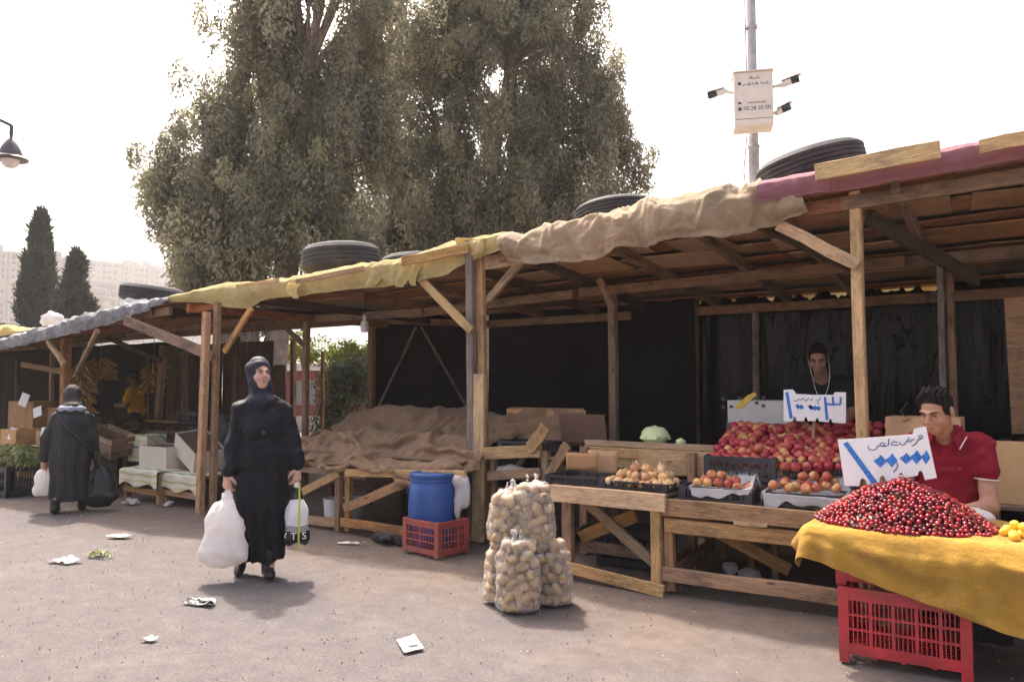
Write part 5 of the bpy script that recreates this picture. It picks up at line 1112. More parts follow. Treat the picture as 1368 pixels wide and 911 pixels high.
def hand_sdf(s, wrist, d, side, curl=.6, palmn=(0, -1, 0), sc=1.):
    """palm + five fingers hanging along d, curling towards palmn; thumb on the side"""
    wr = Vector(wrist); d = Vector(d).normalized(); n = Vector(palmn); n = (n-d*n.dot(d)).normalized(); t = d.cross(n)*side
    pc = wr+d*.05*sc; s.cone(tuple(wr), tuple(wr+d*.085*sc), .026*sc, .034*sc, .015, fl=1.0)
    for k, (off, ln) in enumerate(((.027, .072), (.009, .080), (-.009, .075), (-.026, .060))):
        b = wr+d*.085*sc+t*off*sc; d1 = (d+n*curl*.7).normalized(); j = b+d1*ln*.45*sc; d2 = (d1+n*curl*1.6).normalized(); j2 = j+d2*ln*.32*sc; d3 = (d2+n*curl*1.6-d*curl*.6).normalized(); e = j2+d3*ln*.26*sc
        s.chain([tuple(b), tuple(j), tuple(j2), tuple(e)], [.0098*sc, .009*sc, .0082*sc, .007*sc], .004)
    b = wr+d*.03*sc+t*.03*sc; j = b+(d*.6+t*.7+n*.35).normalized()*.035*sc; e = j+(d*.9+t*.1+n*.6).normalized()*.032*sc; s.chain([tuple(b), tuple(j), tuple(e)], [.014*sc, .0105*sc, .008*sc], .006)
    return wr+d*.115*sc+n*.025*sc
def bag_sdf(c, top, rx, ry, rz_, seed, h=.012, amp=.012, drop=0):
    """carrier bag: handles gathered at top, full body below"""
    c = Vector(c); top = Vector(top); s = SDF(tuple(c-Vector((rx, ry, rz_))*1.25-Vector((.03, .03, .03))), (c.x+rx*1.3+.03, c.y+ry*1.3+.03, top.z+.04), h)
    f_ = rx/ry; s.cone(tuple(top), tuple(c+Vector((0, 0, rz_*.1))), .012, rx*.80, .05, fl=f_, fa=1); s.cone(tuple(c+Vector((0, 0, rz_*.15))), tuple(c-Vector((0, 0, rz_*.55))), rx*.82, rx*.93, .05, fl=f_, fa=1)
    for sx in (-1, 1): s.ell((c.x+sx*rx*.62, c.y, c.z-rz_*.78), (rx*.42, ry*.8, rz_*.28), .04)
    def dd(P):
        q = P-np.array(c); a = np.arctan2(q[:, 1], q[:, 0]); up = np.clip((q[:, 2]+rz_*.2)/(top.z-c.z), 0, 1)
        return amp*.8*crease(np.stack([P[:, 0]*5, P[:, 1]*5, P[:, 2]*4], -1), seed)+amp*.5*ridge(P*np.array([12, 12, 8]), 2, seed+2)-amp*.4+.010*up*np.sin(a*9+seed)
    return s.disp(dd)
def hair(par, M, c, R_, sc=1., seed=4, quiff=1., h=.004):
    c = Vector(c); q = lambda x, y, z: tuple(c+R_ @ Vector((x, y, z))*sc); Rm = np.array(R_.transposed()); lo = c-Vector((.16, .18, .14)); hi = c+Vector((.16, .18, .2))
    s = SDF(tuple(lo), tuple(hi), h); s.ell(q(0, .018, .038), (.0785*sc, .0985*sc, .0925*sc), .006, rot=Rm)
    n = R_ @ Vector((0, -.70, -.72)); s.plane(q(0, -.070, .086), n)          # hairline from forehead to nape
    for sx in (-1, 1): s.ell(q(sx*.066, -.016, .036), (.0135*sc, .026*sc, .044*sc), .006, rot=Rm); s.ell(q(sx*.072, -.006, .004), (.0065*sc, .009*sc, .022*sc), .004, rot=Rm)
    lk = random.Random(seed)
    for k in range(45):
        b = k//15; x = -.060+.120*(k % 15)/14+lk.uniform(-.007, .007); top = .118-.55*x*x/.075*.9; y0 = -.052+.034*b; u = quiff*(.024 if b == 0 else .014 if b == 1 else .006)*(1-(x/.08)**2)*lk.uniform(.55, 1.35)
        s.chain([q(x, y0, top-.022), q(x*1.0+lk.uniform(-.004, .004), y0+.004, top+u*.7), q(x*.97+lk.uniform(-.006, .006), y0+.026, top+u+.006), q(x*.93, y0+.062, top+u*.5)], [.008*sc, .0085*sc, .007*sc, .0045*sc], .0015)
    return s.make('hair', HAIR, par, M)
# ---- woman walking, black abaya
WA = Vector((-.60, -2.0, 0)); MA = Matrix.Translation(WA) @ Matrix.Rotation(math.radians(52), 4, 'Z')
pa = thing('person', 'person in a black abaya and navy headscarf carrying two carrier bags', 'person', WA); pa.matrix_world = MA; WM[pa] = MA
hc = (-.02, -.01, 1.515); HYAW = .42
s = SDF((-.36, -.30, -.01), (.40, .30, 1.68), .0055)
w, R_ = head_sdf(s, hc, HYAW, -.03, .98, ears=False)
s.cone((-.015, .02, 1.44), (0, .02, 1.32), .05, .055, .02); s.ell((0, .02, 1.15), (.16, .09, .18), .05); s.ell((.01, .02, .92), (.17, .11, .16), .05)
SHL, SHR = (-.145, .02, 1.235), (.16, .02, 1.235); ELL, ELR = (-.198, .0, .98), (.226, .0, 1.0); WRL, WRR = (-.232, -.05, .775), (.268, -.05, .81)
s.chain([SHL, ELL, WRL], [.05, .042, .03], .02).chain([SHR, ELR, WRR], [.05, .042, .03], .02)
hl = hand_sdf(s, WRL, (.02, -.1, -1), 1, .75, (.6, .5, 0)); hr = hand_sdf(s, WRR, (.0, -.1, -1), -1, .75, (-.6, .5, 0))
s.chain([(-.08, .04, .9), (-.09, .03, .5), (-.125, .12, .10)], [.09, .06, .042], .03).chain([(.08, .0, .9), (.07, -.02, .5), (.075, -.06, .08)], [.09, .06, .042], .03)
s.make('body', SKIN2, pa, MA); face_bits(pa, MA, w, R_, .98, M_plain('woman_lips', (.40, .17, .14), .5, .1, 9, 0))
s = SDF((-.42, -.36, .02), (.46, .36, 1.44), .009)
s.ell((.005, .015, 1.16), (.175, .12, .15), .04).cone((0, .02, 1.28), (.0, .02, 1.37), .09, .06, .04).cone((0, .02, 1.335), (-.14, .02, 1.245), .06, .055, .04).cone((0, .02, 1.335), (.155, .02, 1.245), .06, .055, .04); s.ell((.0, -.035, 1.10), (.16, .10, .10), .06)
s.chain([(.01, .01, 1.15), (.015, .01, .92), (.015, .01, .62), (.01, .0, .42)], [.15, .182, .19, .165], .05, fl=1.3, fa=1); s.chain([(.03, -.01, .5), (.03, -.02, .12)], [.16, .125], .05, fl=1.2, fa=1); s.chain([(-.05, .05, .5), (-.07, .07, .14)], [.13, .095], .05)
s.chain([SHL, ELL, (-.232, -.045, .80)], [.064, .062, .052], .04); s.chain([SHR, ELR, (.266, -.045, .835)], [.064, .062, .052], .04)
def foldA(P):
    a = np.arctan2(P[:, 1], P[:, 0]); lo = np.clip((1.05-P[:, 2])/.9, 0, 1); core = np.abs(P[:, 0]) < .30
    v = lo*.022*np.sin(a*10+2.5*fbm(np.stack([P[:, 0]*3, P[:, 1]*3, P[:, 2]*1.2], -1), 2, 3))
    return v+.020*crease(P*np.array([4, 4, 3.]), 7)+.004*ridge(P*12, 2, 9)-.004
s.disp(foldA).cut(2, .115, False); ab = s.make('abaya', ABAYA, pa, MA)
s = SDF((-.2, -.2, 1.2), (.2, .2, 1.70), .006)
cw = Vector(hc); Rm = np.array(R_.transposed()); s.ell(tuple(cw+R_ @ Vector((0, .022, .036))), (.093, .106, .105), .02, rot=Rm); s.ell(tuple(cw+R_ @ Vector((0, .012, -.05))), (.086, .095, .10), .03, rot=Rm); s.cone((-.005, .012, 1.42), (.0, .012, 1.31), .080, .098, .03); s.ell((.0, -.045, 1.315), (.10, .06, .05), .03)
s.disp(lambda P: .006*ridge(P*np.array([8, 8, 14]), 2, 11)); s.ell(tuple(cw+R_ @ Vector((0, -.118, -.016))), (.067, .092, .092), .010, True, Rm); s.make('headscarf', HIJAB, pa, MA)
for (x, y, z, rx_, nm) in ((.075, -.10, 0, 0, 0), (-.125, .14, .035, .5, 1)):
    s = SDF((-.07, -.16, -.01), (.07, .16, .24), .006); s.ell((0, -.04, .035), (.042, .095, .036), .02).ell((0, .06, .045), (.038, .05, .046), .02).cone((0, .05, .05), (0, .04, .17), .046, .054, .02).cut(2, .003, False); s.make('shoe', SHOE, pa, MA @ T(x, y, z, .15 if nm == 0 else -.2, rx_))
for (p, rr, nm) in (((.02, -.112, 1.09), .012, 0),): MB().lathe([(.001, -.006), (.014, -.005), (.016, 0), (.012, .005), (.001, .007)], 14).make('button', BLACKM, pa, True, MA @ Matrix.Translation((.02, -.165, 1.075)) @ Matrix.Rotation(math.pi/2, 4, 'X'))
# her bags
o = bag_sdf((-.245, -.09, .37), (-.23, -.065, .665), .165, .12, .23, 3, amp=.016).make('carrier_bag', WBAG, None, MA); tag(o, 'large full white carrier bag held by the person in the black abaya', 'bag')
o = thing('carrier_bag', 'smaller white and black carrier bag with a lime strap and white letters', 'bag', MA @ Vector((.27, -.08, .22))); 
s = bag_sdf((.275, -.085, .44), (.268, -.06, .70), .092, .055, .21, 8, amp=.007); 
MT = NT('two_tone_bag'); zz = MT.n('SeparateXYZ'); MT.l(MT.n('TexCoord').outputs['Object'], zz.inputs[0]); nz = MT.noise(MT.coord(off=False), 6, 2)
wv = MT.math('ADD', zz.outputs['Z'], MT.math('MULTIPLY', nz, .06)); MT.base(MT.ramp(wv, [(.0, (.012, .012, .014)), (.36, (.30, .28, .28)), (.40, (.72, .70, .70)), (.585, (.74, .72, .72)), (.59, (.02, .02, .022)), (.66, (.02, .02, .022)), (.68, (.74, .72, .73))])); MT.set(Roughness=.35)
for e in MT.t.nodes:
    if e.type == 'VALTORGB': e.color_ramp.interpolation = 'CONSTANT'
WM[o] = o.matrix_world.copy(); s.make('bag_body', MT.m, o, MA)
MB().tube([(.285, -.145, .70), (.287, -.157, .5), (.285, -.158, .36), (.284, -.14, .20)], .007, 6).make('strap', M_plain('lime_strap', (.50, .55, .04), .5, .1, 9, 0), o, True, MA)
def text_obj(body, size, M, mat, par, name='lettering'):
    cu = bpy.data.curves.new(name, 'FONT'); cu.body = body; cu.size = size; cu.extrude = .0006; cu.align_x = 'CENTER'; cu.align_y = 'CENTER'
    t_ = bpy.data.objects.new('tmp', cu); COL.objects.link(t_); dg = bpy.context.evaluated_depsgraph_get(); me = bpy.data.meshes.new_from_object(t_.evaluated_get(dg)); bpy.data.objects.remove(t_); me.name = name
    me.materials.clear(); me.materials.append(mat); return put(bpy.data.objects.new(name, me), par, M)
for ch, x, y in (('T', .248, -.1455), ('S', .325, -.136), ('C', .205, -.118)): text_obj(ch, .075, MA @ T(x, y, .30, (x-.27)*4.0, math.pi/2), FOAM, o)
# ---- man in the red polo, seated behind the cherries
WB_ = Vector((3.85, -.50, 0)); MBm = Matrix.Translation(WB_) @ Matrix.Rotation(-.04, 4, 'Z')
pb = thing('person', 'seated person in a red polo shirt looking down behind the cherries', 'person', WB_); pb.matrix_world = MBm; WM[pb] = MBm
hcB = (-.028, -.165, 1.275)
s = SDF((-.34, -.62, -.01), (.36, .22, 1.45), .0055); w, R_ = head_sdf(s, hcB, -.36, .38, 1.04)
s.cone((-.02, -.12, 1.22), (0, -.03, 1.10), .058, .066, .02); s.ell((0, .02, .90), (.155, .085, .20), .03); s.ell((0, .06, .62), (.15, .10, .13), .03)
SL, SR = (-.178, -.02, 1.075), (.178, -.01, 1.075); EL, ER = (-.235, -.12, .745), (.215, -.12, .75); WL_, WR_ = (-.10, -.33, .708), (.02, -.30, .705)
s.chain([SL, EL, WL_], [.048, .046, .03], .02).chain([SR, ER, WR_], [.048, .047, .031], .02); hand_sdf(s, WL_, (.6, -.9, .05), 1, .4, (0, 0, -1)); hand_sdf(s, WR_, (-.8, -.7, .05), -1, .4, (0, 0, -1))
s.chain([(-.09, .05, .56), (-.12, -.30, .54), (-.12, -.26, .08)], [.09, .07, .045], .03).chain([(.09, .05, .56), (.12, -.30, .54), (.12, -.26, .08)], [.09, .07, .045], .03)
s.make('body', SKIN, pb, MBm); face_bits(pb, MBm, w, R_, 1.04, closed=True)
s = SDF((-.34, -.32, .50), (.34, .24, 1.20), .007)
s.ell((0, .0, .95), (.190, .125, .21), .05).ell((0, .02, .80), (.182, .135, .15), .05).ell((0, .03, .68), (.180, .15, .17), .06).cone((-.135, .0, 1.085), (.135, .0, 1.085), .065, .065, .04).cone((.0, -.05, 1.10), (.0, -.07, 1.15), .088, .075, .03)
s.chain([SL, (-.208, -.065, .95)], [.070, .070], .03).chain([SR, (.197, -.06, .955)], [.070, .070], .03)
s.disp(lambda P: .016*crease(np.stack([P[:, 0]*3+P[:, 2]*2.5, P[:, 1]*3, P[:, 2]*5-P[:, 0]*3], -1), 17)-.004)
s.cone((-.005, -.12, 1.12), (.0, -.20, 1.02), .045, .012, .015, sub=True); s.ell((-.012, -.13, 1.19), (.064, .07, .05), .012, True); s.make('polo_shirt', REDPOLO, pb, MBm)
for sx in (-1, 1):   # collar wings with pale edging
    pts = [(-.004+sx*.078, -.035, 1.195), (-.004+sx*.074, -.10, 1.175), (-.004+sx*.048, -.155, 1.12), (-.004+sx*.082, -.16, 1.065), (-.004+sx*.11, -.08, 1.13)]
    m = MB(); m.add([Vector(p) for p in pts]+[Vector(p)+Vector((sx*.006, -.006, .004)) for p in pts], [[0,1,2,3,4], [9,8,7,6,5]]+[[i, (i+1) % 5, 5+(i+1) % 5, 5+i] for i in range(5)]); cw_ = m.make('collar', REDPOLO, pb, False, MBm)
    m = MB(); m.tube([Vector(pts[4])+Vector((sx*.004, -.009, .004)), Vector(pts[3])+Vector((sx*.004, -.008, .003))], .0032, 5); m.make('collar_trim', FOAM, cw_, False, MBm)
for c0, sg in (((.1985, -.066, .900), 1), ((-.2095, -.07, .895), -1)):
    m = MB(); m.tube([(c0[0]+.063*math.cos(a), c0[1]+.063*math.sin(a), c0[2]+.004*math.cos(a)*-sg) for a in np.linspace(0, 6.2832, 20)], .0032, 5, False); m.make('sleeve_trim', FOAM, pb, False, MBm)
MB().lathe([(.001, -.002), (.004, 0), (.001, .002)], 8).make('emblem', FOAM, pb, False, MBm @ T(.075, -.128, .955))
s = SDF((-.26, -.46, .02), (.26, .24, .68), .01); s.chain([(-.09, .05, .56), (-.12, -.30, .545), (-.12, -.26, .10)], [.115, .085, .065], .03).chain([(.09, .05, .56), (.12, -.30, .545), (.12, -.26, .10)], [.115, .085, .065], .03).ell((0, .06, .58), (.18, .14, .10), .04); s.make('jeans', JEANS, pb, MBm)
for sx in (-1, 1): s = SDF((-.06, -.16, -.01), (.06, .16, .14), .008); s.ell((0, -.05, .035), (.045, .10, .036), .02).ell((0, .06, .05), (.04, .05, .05), .02).cut(2, .003, False); s.make('shoe', SHOE, pb, MBm @ T(sx*.12, -.29, 0))
hair(pb, MBm, hcB, R_, 1.04, 4, 1.5)
cr = crate('upturned black crate used as a seat by the person in red', (3.90, -.45, 0), 0., (.5, .36, .45), BLKCR, rows=3, ribs=14, band=.05, foot=.02)
# ---- vendor in black behind the apples
WC_ = Vector((2.70, 1.42, 0)); MC = Matrix.Translation(WC_) @ Matrix.Rotation(.22, 4, 'Z'); pc_ = thing('person', 'person in a black tee with white earphone cord bending over the carton', 'person', WC_); pc_.matrix_world = MC; WM[pc_] = MC
hcC = (-.02, -.20, 1.66); s = SDF((-.40, -.52, -.01), (.40, .28, 1.84), .007); w, R_ = head_sdf(s, hcC, -.05, .45, 1.0)
s.cone((-.01, -.15, 1.60), (0, -.05, 1.48), .05, .06, .02).ell((0, .0, 1.28), (.18, .11, .24), .05).ell((0, .06, 1.0), (.17, .12, .16), .05)
SL, SR = (-.20, -.03, 1.42), (.20, -.03, 1.42); EL, ER = (-.25, -.14, 1.20), (.25, -.14, 1.20); WL_, WR_ = (-.16, -.34, 1.12), (.16, -.34, 1.12)
s.chain([SL, EL, WL_], [.055, .046, .03], .02).chain([SR, ER, WR_], [.055, .046, .03], .02); hand_sdf(s, WL_, (.4, -.8, -.5), 1, .5, (0, .3, -1)); hand_sdf(s, WR_, (-.4, -.8, -.5), -1, .5, (0, .3, -1)); s.chain([(-.09, .06, .95), (-.1, .04, .5), (-.1, .06, .08)], [.09, .065, .045], .03).chain([(.09, .06, .95), (.1, .04, .5), (.1, .06, .08)], [.09, .065, .045], .03); s.make('body', SKIN3, pc_, MC); face_bits(pc_, MC, w, R_, 1., closed=True)
s = SDF((-.36, -.30, .86), (.36, .26, 1.58), .01); s.ell((0, .0, 1.30), (.205, .13, .22), .05).ell((0, .05, 1.05), (.19, .14, .18), .06).cone((-.16, -.02, 1.44), (.16, -.02, 1.44), .075, .075, .04).chain([SL, (-.235, -.10, 1.28)], [.08, .07], .03).chain([SR, (.235, -.10, 1.28)], [.08, .07], .03).disp(lambda P: .01*ridge(P*6, 2, 9)-.004); s.make('tee_shirt', BTEE, pc_, MC)
s = SDF((-.28, -.16, .02), (.28, .26, 1.05), .014); s.chain([(-.09, .06, .95), (-.1, .04, .5), (-.1, .06, .08)], [.12, .085, .07], .03).chain([(.09, .06, .95), (.1, .04, .5), (.1, .06, .08)], [.12, .085, .07], .03); s.make('trousers', JEANS, pc_, MC)
for sx in (-1, 1): s = SDF((-.06, -.16, -.01), (.06, .16, .12), .012); s.ell((0, -.03, .04), (.045, .12, .04), .02).cut(2, .003, False); s.make('shoe', SHOE, pc_, MC @ T(sx*.1, .03, 0))
hair(pc_, MC, hcC, R_, 1., 7, .8, .006)
m = MB()
for sx in (-1, 1): m.tube([w(sx*.082, .0, -.02), (sx*.07, -.20, 1.50), (sx*.05, -.165, 1.40), (.012*sx, -.17, 1.30), (.01, -.165, 1.24)], .002, 5)
m.make('earphone_cord', FOAM, pc_, True, MC)
# ---- man in yellow, side on
q = py(181, 545, 1.75); WD = Vector((q.x, 1.75, 0)); MD = Matrix.Translation(WD) @ Matrix.Rotation(-.9, 4, 'Z'); pd = thing('person', 'person in a yellow tee shirt serving behind the banana counter', 'person', WD); pd.matrix_world = MD; WM[pd] = MD
s = SDF((-.36, -.55, -.01), (.36, .26, 1.78), .009); w, R_ = head_sdf(s, (0, -.06, 1.56), -.2, .15, 1.); s.cone((0, -.03, 1.48), (0, .0, 1.38), .052, .06, .02).ell((0, .0, 1.2), (.18, .12, .24), .05).ell((0, .02, .95), (.17, .12, .16), .05)
SL, SR = (-.20, -.0, 1.33), (.20, -.0, 1.33); s.chain([SL, (-.24, -.06, 1.08), (-.12, -.32, 1.06)], [.055, .046, .03], .02).chain([SR, (.24, -.06, 1.08), (.14, -.34, 1.08)], [.055, .046, .03], .02); hand_sdf(s, (-.12, -.32, 1.06), (.2, -1, 0), 1, .5, (0, 0, -1)); hand_sdf(s, (.14, -.34, 1.08), (-.2, -1, 0), -1, .5, (0, 0, -1)); s.chain([(-.09, .02, .9), (-.1, .02, .5), (-.1, .03, .08)], [.09, .065, .045], .03).chain([(.09, .02, .9), (.1, .02, .5), (.1, .03, .08)], [.09, .065, .045], .03); s.make('body', SKIN3, pd, MD); face_bits(pd, MD, w, R_)
s = SDF((-.36, -.26, .78), (.36, .26, 1.5), .012); s.ell((0, .0, 1.2), (.205, .14, .24), .05).ell((0, .02, .97), (.195, .145, .18), .06).cone((-.16, .0, 1.36), (.16, .0, 1.36), .07, .07, .04).chain([SL, (-.235, -.05, 1.17)], [.085, .075], .03).chain([SR, (.235, -.05, 1.17)], [.085, .075], .03).disp(lambda P: .012*ridge(P*6, 2, 9)-.004); s.make('tee_shirt', YSHIRT, pd, MD)
s = SDF((-.28, -.16, .02), (.28, .26, 1.0), .014); s.chain([(-.09, .02, .9), (-.1, .02, .5), (-.1, .03, .08)], [.12, .085, .07], .03).chain([(.09, .02, .9), (.1, .02, .5), (.1, .03, .08)], [.12, .085, .07], .03); s.make('trousers', JEANS, pd, MD)
for sx in (-1, 1): s = SDF((-.06, -.16, -.01), (.06, .16, .12), .012); s.ell((0, -.03, .04), (.045, .12, .04), .02).cut(2, .003, False); s.make('shoe', SHOE, pd, MD @ T(sx*.1, .0, 0))
cB = Vector((0, -.06, 1.56)); q = lambda x, y, z: tuple(cB+R_ @ Vector((x, y, z))); Rm = np.array(R_.transposed()); hair(pd, MD, cB, R_, 1., 9, .6, .007)
s = SDF((-.1, -.22, 1.4), (.1, .0, 1.56), .006); s.ell(q(0, -.045, -.075), (.062, .062, .05), .02, rot=Rm).ell(q(0, -.10, -.052), (.03, .03, .012), .005, True, Rm); s.make('beard', HAIR, pd, MD)
# ---- woman in the grey coat seen from behind
WE = g(92, 683); ME_ = Matrix.Translation(WE) @ Matrix.Rotation(math.radians(236), 4, 'Z') @ Matrix.Rotation(.0, 4, 'X'); pe = thing('person', 'person in a long grey coat seen from behind with a shoulder bag', 'person', WE); pe.matrix_world = ME_; WM[pe] = ME_
# local: faces -y; turned so that the back shows to the road
s = SDF((-.40, -.32, -.01), (.40, .32, 1.50), .009); w, R_ = head_sdf(s, (.02, -.13, 1.30), -.1, .35, .97, ears=False); s.cone((.02, -.10, 1.24), (0, -.02, 1.12), .05, .06, .02).ell((0, .02, .95), (.17, .12, .20), .05)
s.chain([(-.13, 0, 1.05), (-.21, .0, .83), (-.245, -.06, .60)], [.04, .04, .032], .02).chain([(.13, 0, 1.05), (.23, .0, .83), (.265, -.04, .60)], [.04, .04, .032], .02); hand_sdf(s, (-.25, -.06, .60), (0, -.1, -1), 1, .7, (.5, .3, 0)); hand_sdf(s, (.27, -.04, .60), (0, -.1, -1), -1, .7, (-.5, .3, 0)); s.chain([(-.09, .02, .75), (-.1, -.05, .4), (-.12, -.10, .08)], [.09, .06, .045], .03).chain([(.09, .02, .75), (.1, .05, .4), (.12, .1, .08)], [.09, .06, .045], .03); s.make('body', SKIN2, pe, ME_); face_bits(pe, ME_, w, R_, .97)
COAT = NT('pinstripe_coat'); v = COAT.coord(off=False); sp = COAT.n('SeparateXYZ'); COAT.l(v, sp.inputs[0]); COAT.base(COAT.ramp(COAT.math('FRACT', COAT.math('MULTIPLY', sp.outputs['X'], 22)), [(0, (.022, .021, .024)), (.8, (.019, .018, .021)), (.9, (.032, .030, .033))])); COAT.set(Roughness=.85); COAT.bump(COAT.noise(v, 40), .2, .005)
s = SDF((-.42, -.36, .03), (.42, .36, 1.26), .011); s.ell((0, .0, 1.0), (.19, .145, .17), .05).chain([(0, .02, .95), (0, .03, .6), (0, .02, .20)], [.18, .20, .20], .05, fl=1.3, fa=1).chain([(-.15, 0, 1.06), (-.21, .0, .83), (-.24, -.055, .62)], [.072, .068, .056], .03).chain([(.15, 0, 1.06), (.23, .0, .83), (.26, -.035, .62)], [.072, .068, .056], .03)
s.disp(lambda P: np.clip((.9-P[:, 2])/.8, 0, 1)*.016*np.sin(np.arctan2(P[:, 1], P[:, 0])*9+2*fbm(P*3, 2, 5))+.010*ridge(P*np.array([6, 6, 4]), 3, 27)-.005).cut(2, .13, False); s.make('coat', COAT.m, pe, ME_)
s = SDF((-.2, -.32, 1.02), (.2, .16, 1.50), .008); cw = Vector((.02, -.13, 1.30)); Rm = np.array(R_.transposed()); s.ell(tuple(cw+R_ @ Vector((0, .022, .034))), (.095, .108, .106), .02, rot=Rm).ell(tuple(cw+R_ @ Vector((0, .03, -.05))), (.092, .10, .10), .03, rot=Rm).cone((.01, -.07, 1.22), (0, .02, 1.14), .095, .12, .03).disp(lambda P: .008*ridge(P*9, 2, 3)).ell(tuple(cw+R_ @ Vector((0, -.115, -.02))), (.058, .085, .08), .012, True, Rm); s.make('headscarf', M_plain('brown_headscarf', (.028, .016, .018), .8, .3, 20, .2), pe, ME_)
s = SDF((-.2, -.2, 1.02), (.2, .2, 1.3), .008)
s.chain([(.11, -.06, 1.155), (.10, .06, 1.165), (0, .115, 1.165), (-.10, .06, 1.165), (-.11, -.06, 1.155)], [.03, .036, .036, .036, .03], .01).disp(lambda P: .003*ridge(P*16, 2, 3)); s.make('collar', M_plain('pale_blue_collar', (.30, .33, .40), .8, .1, 9, .1), pe, ME_)
for (x, y) in ((-.12, -.10), (.12, .1)): s = SDF((-.06, -.16, -.01), (.06, .16, .16), .01); s.ell((0, -.05, .04), (.045, .09, .04), .02).ell((0, .05, .055), (.042, .05, .055), .02).cone((0, .04, .06), (0, .04, .14), .045, .05, .02).cut(2, .003, False); s.make('shoe', SHOE, pe, ME_ @ T(x, y, 0))
MB().tube([(.13, -.10, 1.13), (.15, .06, 1.15), (.05, .175, 1.0), (-.12, .20, .82), (-.24, .10, .67)], .011, 6).make('bag_strap', BLACKM, pe, True, ME_)
hb_ = SDF((-.40, -.14, .46), (-.14, .20, .74), .01); hb_.ell((-.265, .03, .60), (.035, .09, .085), .02); hb_.make('shoulder_bag', BBAG, pe, ME_)
o = bag_sdf((.27, -.05, .37), (.27, -.05, .50), .10, .07, .17, 6, .01, .010).make('carrier_bag', WBAG, None, ME_); tag(o, 'small white carrier bag held by the person in the grey coat', 'bag')
o = bag_sdf((-.30, -.02, .30), (-.25, -.06, .52), .20, .10, .19, 7, .012, .014).make('carrier_bag', BBAG, None, ME_); tag(o, 'bulky black carrier bag held by the person in the grey coat', 'bag')
# ------------------------------------------------------------------ tyres on the roof
def tyre(label, c, R_, wd, tilt=(0, 0), group=None):
    prof = [(R_*.56, -wd*.42), (R_*.62, -wd*.5), (R_*.78, -wd*.53), (R_*.88, -wd*.49), (R_*.95, -wd*.40)]
    for k in range(4):
        z0 = -wd*.34+wd*.68*k/4; z1 = -wd*.34+wd*.68*(k+1)/4; prof += [(R_*.975, z0), (R_*.995, z0+.004), (R_, (z0+z1)/2), (R_*.995, z1-.008), (R_*.975, z1-.003)]
    prof += [(R_*.95, wd*.40), (R_*.88, wd*.49), (R_*.78, wd*.53), (R_*.62, wd*.5), (R_*.56, wd*.42), (R_*.60, 0)]
    n = 48; V = [(r*math.cos(6.28318*k/n), r*math.sin(6.28318*k/n), z) for r, z in prof for k in range(n)]; m = len(prof)
    Fc = [[i*n+k, i*n+(k+1) % n, ((i+1) % m)*n+(k+1) % n, ((i+1) % m)*n+k] for i in range(m) for k in range(n)]
    o = mesh('tyre', V, Fc, RUBBER, None, False, T(*c, 0, tilt[0], tilt[1])); shade_auto(o, 35); tag(o, label, 'tyre')
def tyre_px(label, x, ybot, Y, R_, wd, tilt=(0, 0), dz=0): q = py(x, ybot, Y); tyre(label, (q.x, Y, q.z+wd/2+dz), R_, wd, tilt)
tyre_px('thick ribbed tyre lying on the roof edge over the yellow cloth', 456, 365, .52, .46, .31, (.03, -.05))
tyre_px('worn tyre half hidden behind the yellow cloth roof edge', 556, 372, 1.0, .42, .25, (.0, -.05), .0)
tyre_px('tyre lying behind the ridge of the grey tarpaulin', 203, 405, .7, .46, .26, (-.05, .12), .0)
tyre_px('tyre showing over the tan tarpaulin', 826, 304, .75, .42, .2, (-.05, -.1))
tyre_px('large tilted tyre on the roof above the pink tarpaulin', 1083, 243, .62, .42, .22, (.12, -.2), .0)
tyre_px('tyre at the far end of the grey tarpaulin roof', -10, 446, .7, .46, .22, (0, 0))
# cloth bundles on the left roof
for k, (x, y, Y, r, lb, mt) in enumerate(((182, 410, .35, .28, 'cream cloth bundle wedged by the tyre on the grey tarpaulin', WHITECL), (72, 427, .5, .2, 'small cream cloth bundle on the grey tarpaulin', WHITECL), (20, 446, -.3, .5, 'yellow cloth spread at the low end of the roof', YELTARP))):
    q = py(x, y, Y); s = SDF((q.x-r*1.6, Y-r*1.2, q.z-.25), (q.x+r*1.6, Y+r*1.2, q.z+.3), .02); s.ell((q.x, Y, q.z), (r*1.2, r*.8, .13), .03).ell((q.x-r*.5, Y, q.z-.05), (r*.8, r*.6, .1), .03).disp(lambda P: .035*ridge(P*5, 3, k+3)); tag(s.make('cloth_bundle', mt), lb, 'cloth')
# bulb hanging
q = py(487, 436, .6); bl = thing('light_bulb', 'white energy saving bulb hanging under the middle roof', 'bulb', q)
MB().lathe([(.001, -.07), (.035, -.068), (.047, -.05), (.048, .03), (.04, .055), (.024, .065), (.022, .07)], 20).make('bulb', WHITEP, bl, True, Matrix.Translation(q)); MB().lathe([(.02, .07), (.022, .075), (.022, .12), (.012, .135), (.004, .14)], 14).make('socket', WHITEP, bl, True, Matrix.Translation(q))
MB().tube([(q.x, q.y, q.z+.135), (q.x+.01, q.y, roofz(q.x, q.y)-.02)], .006, 6).make('cord', BLACKM, bl)
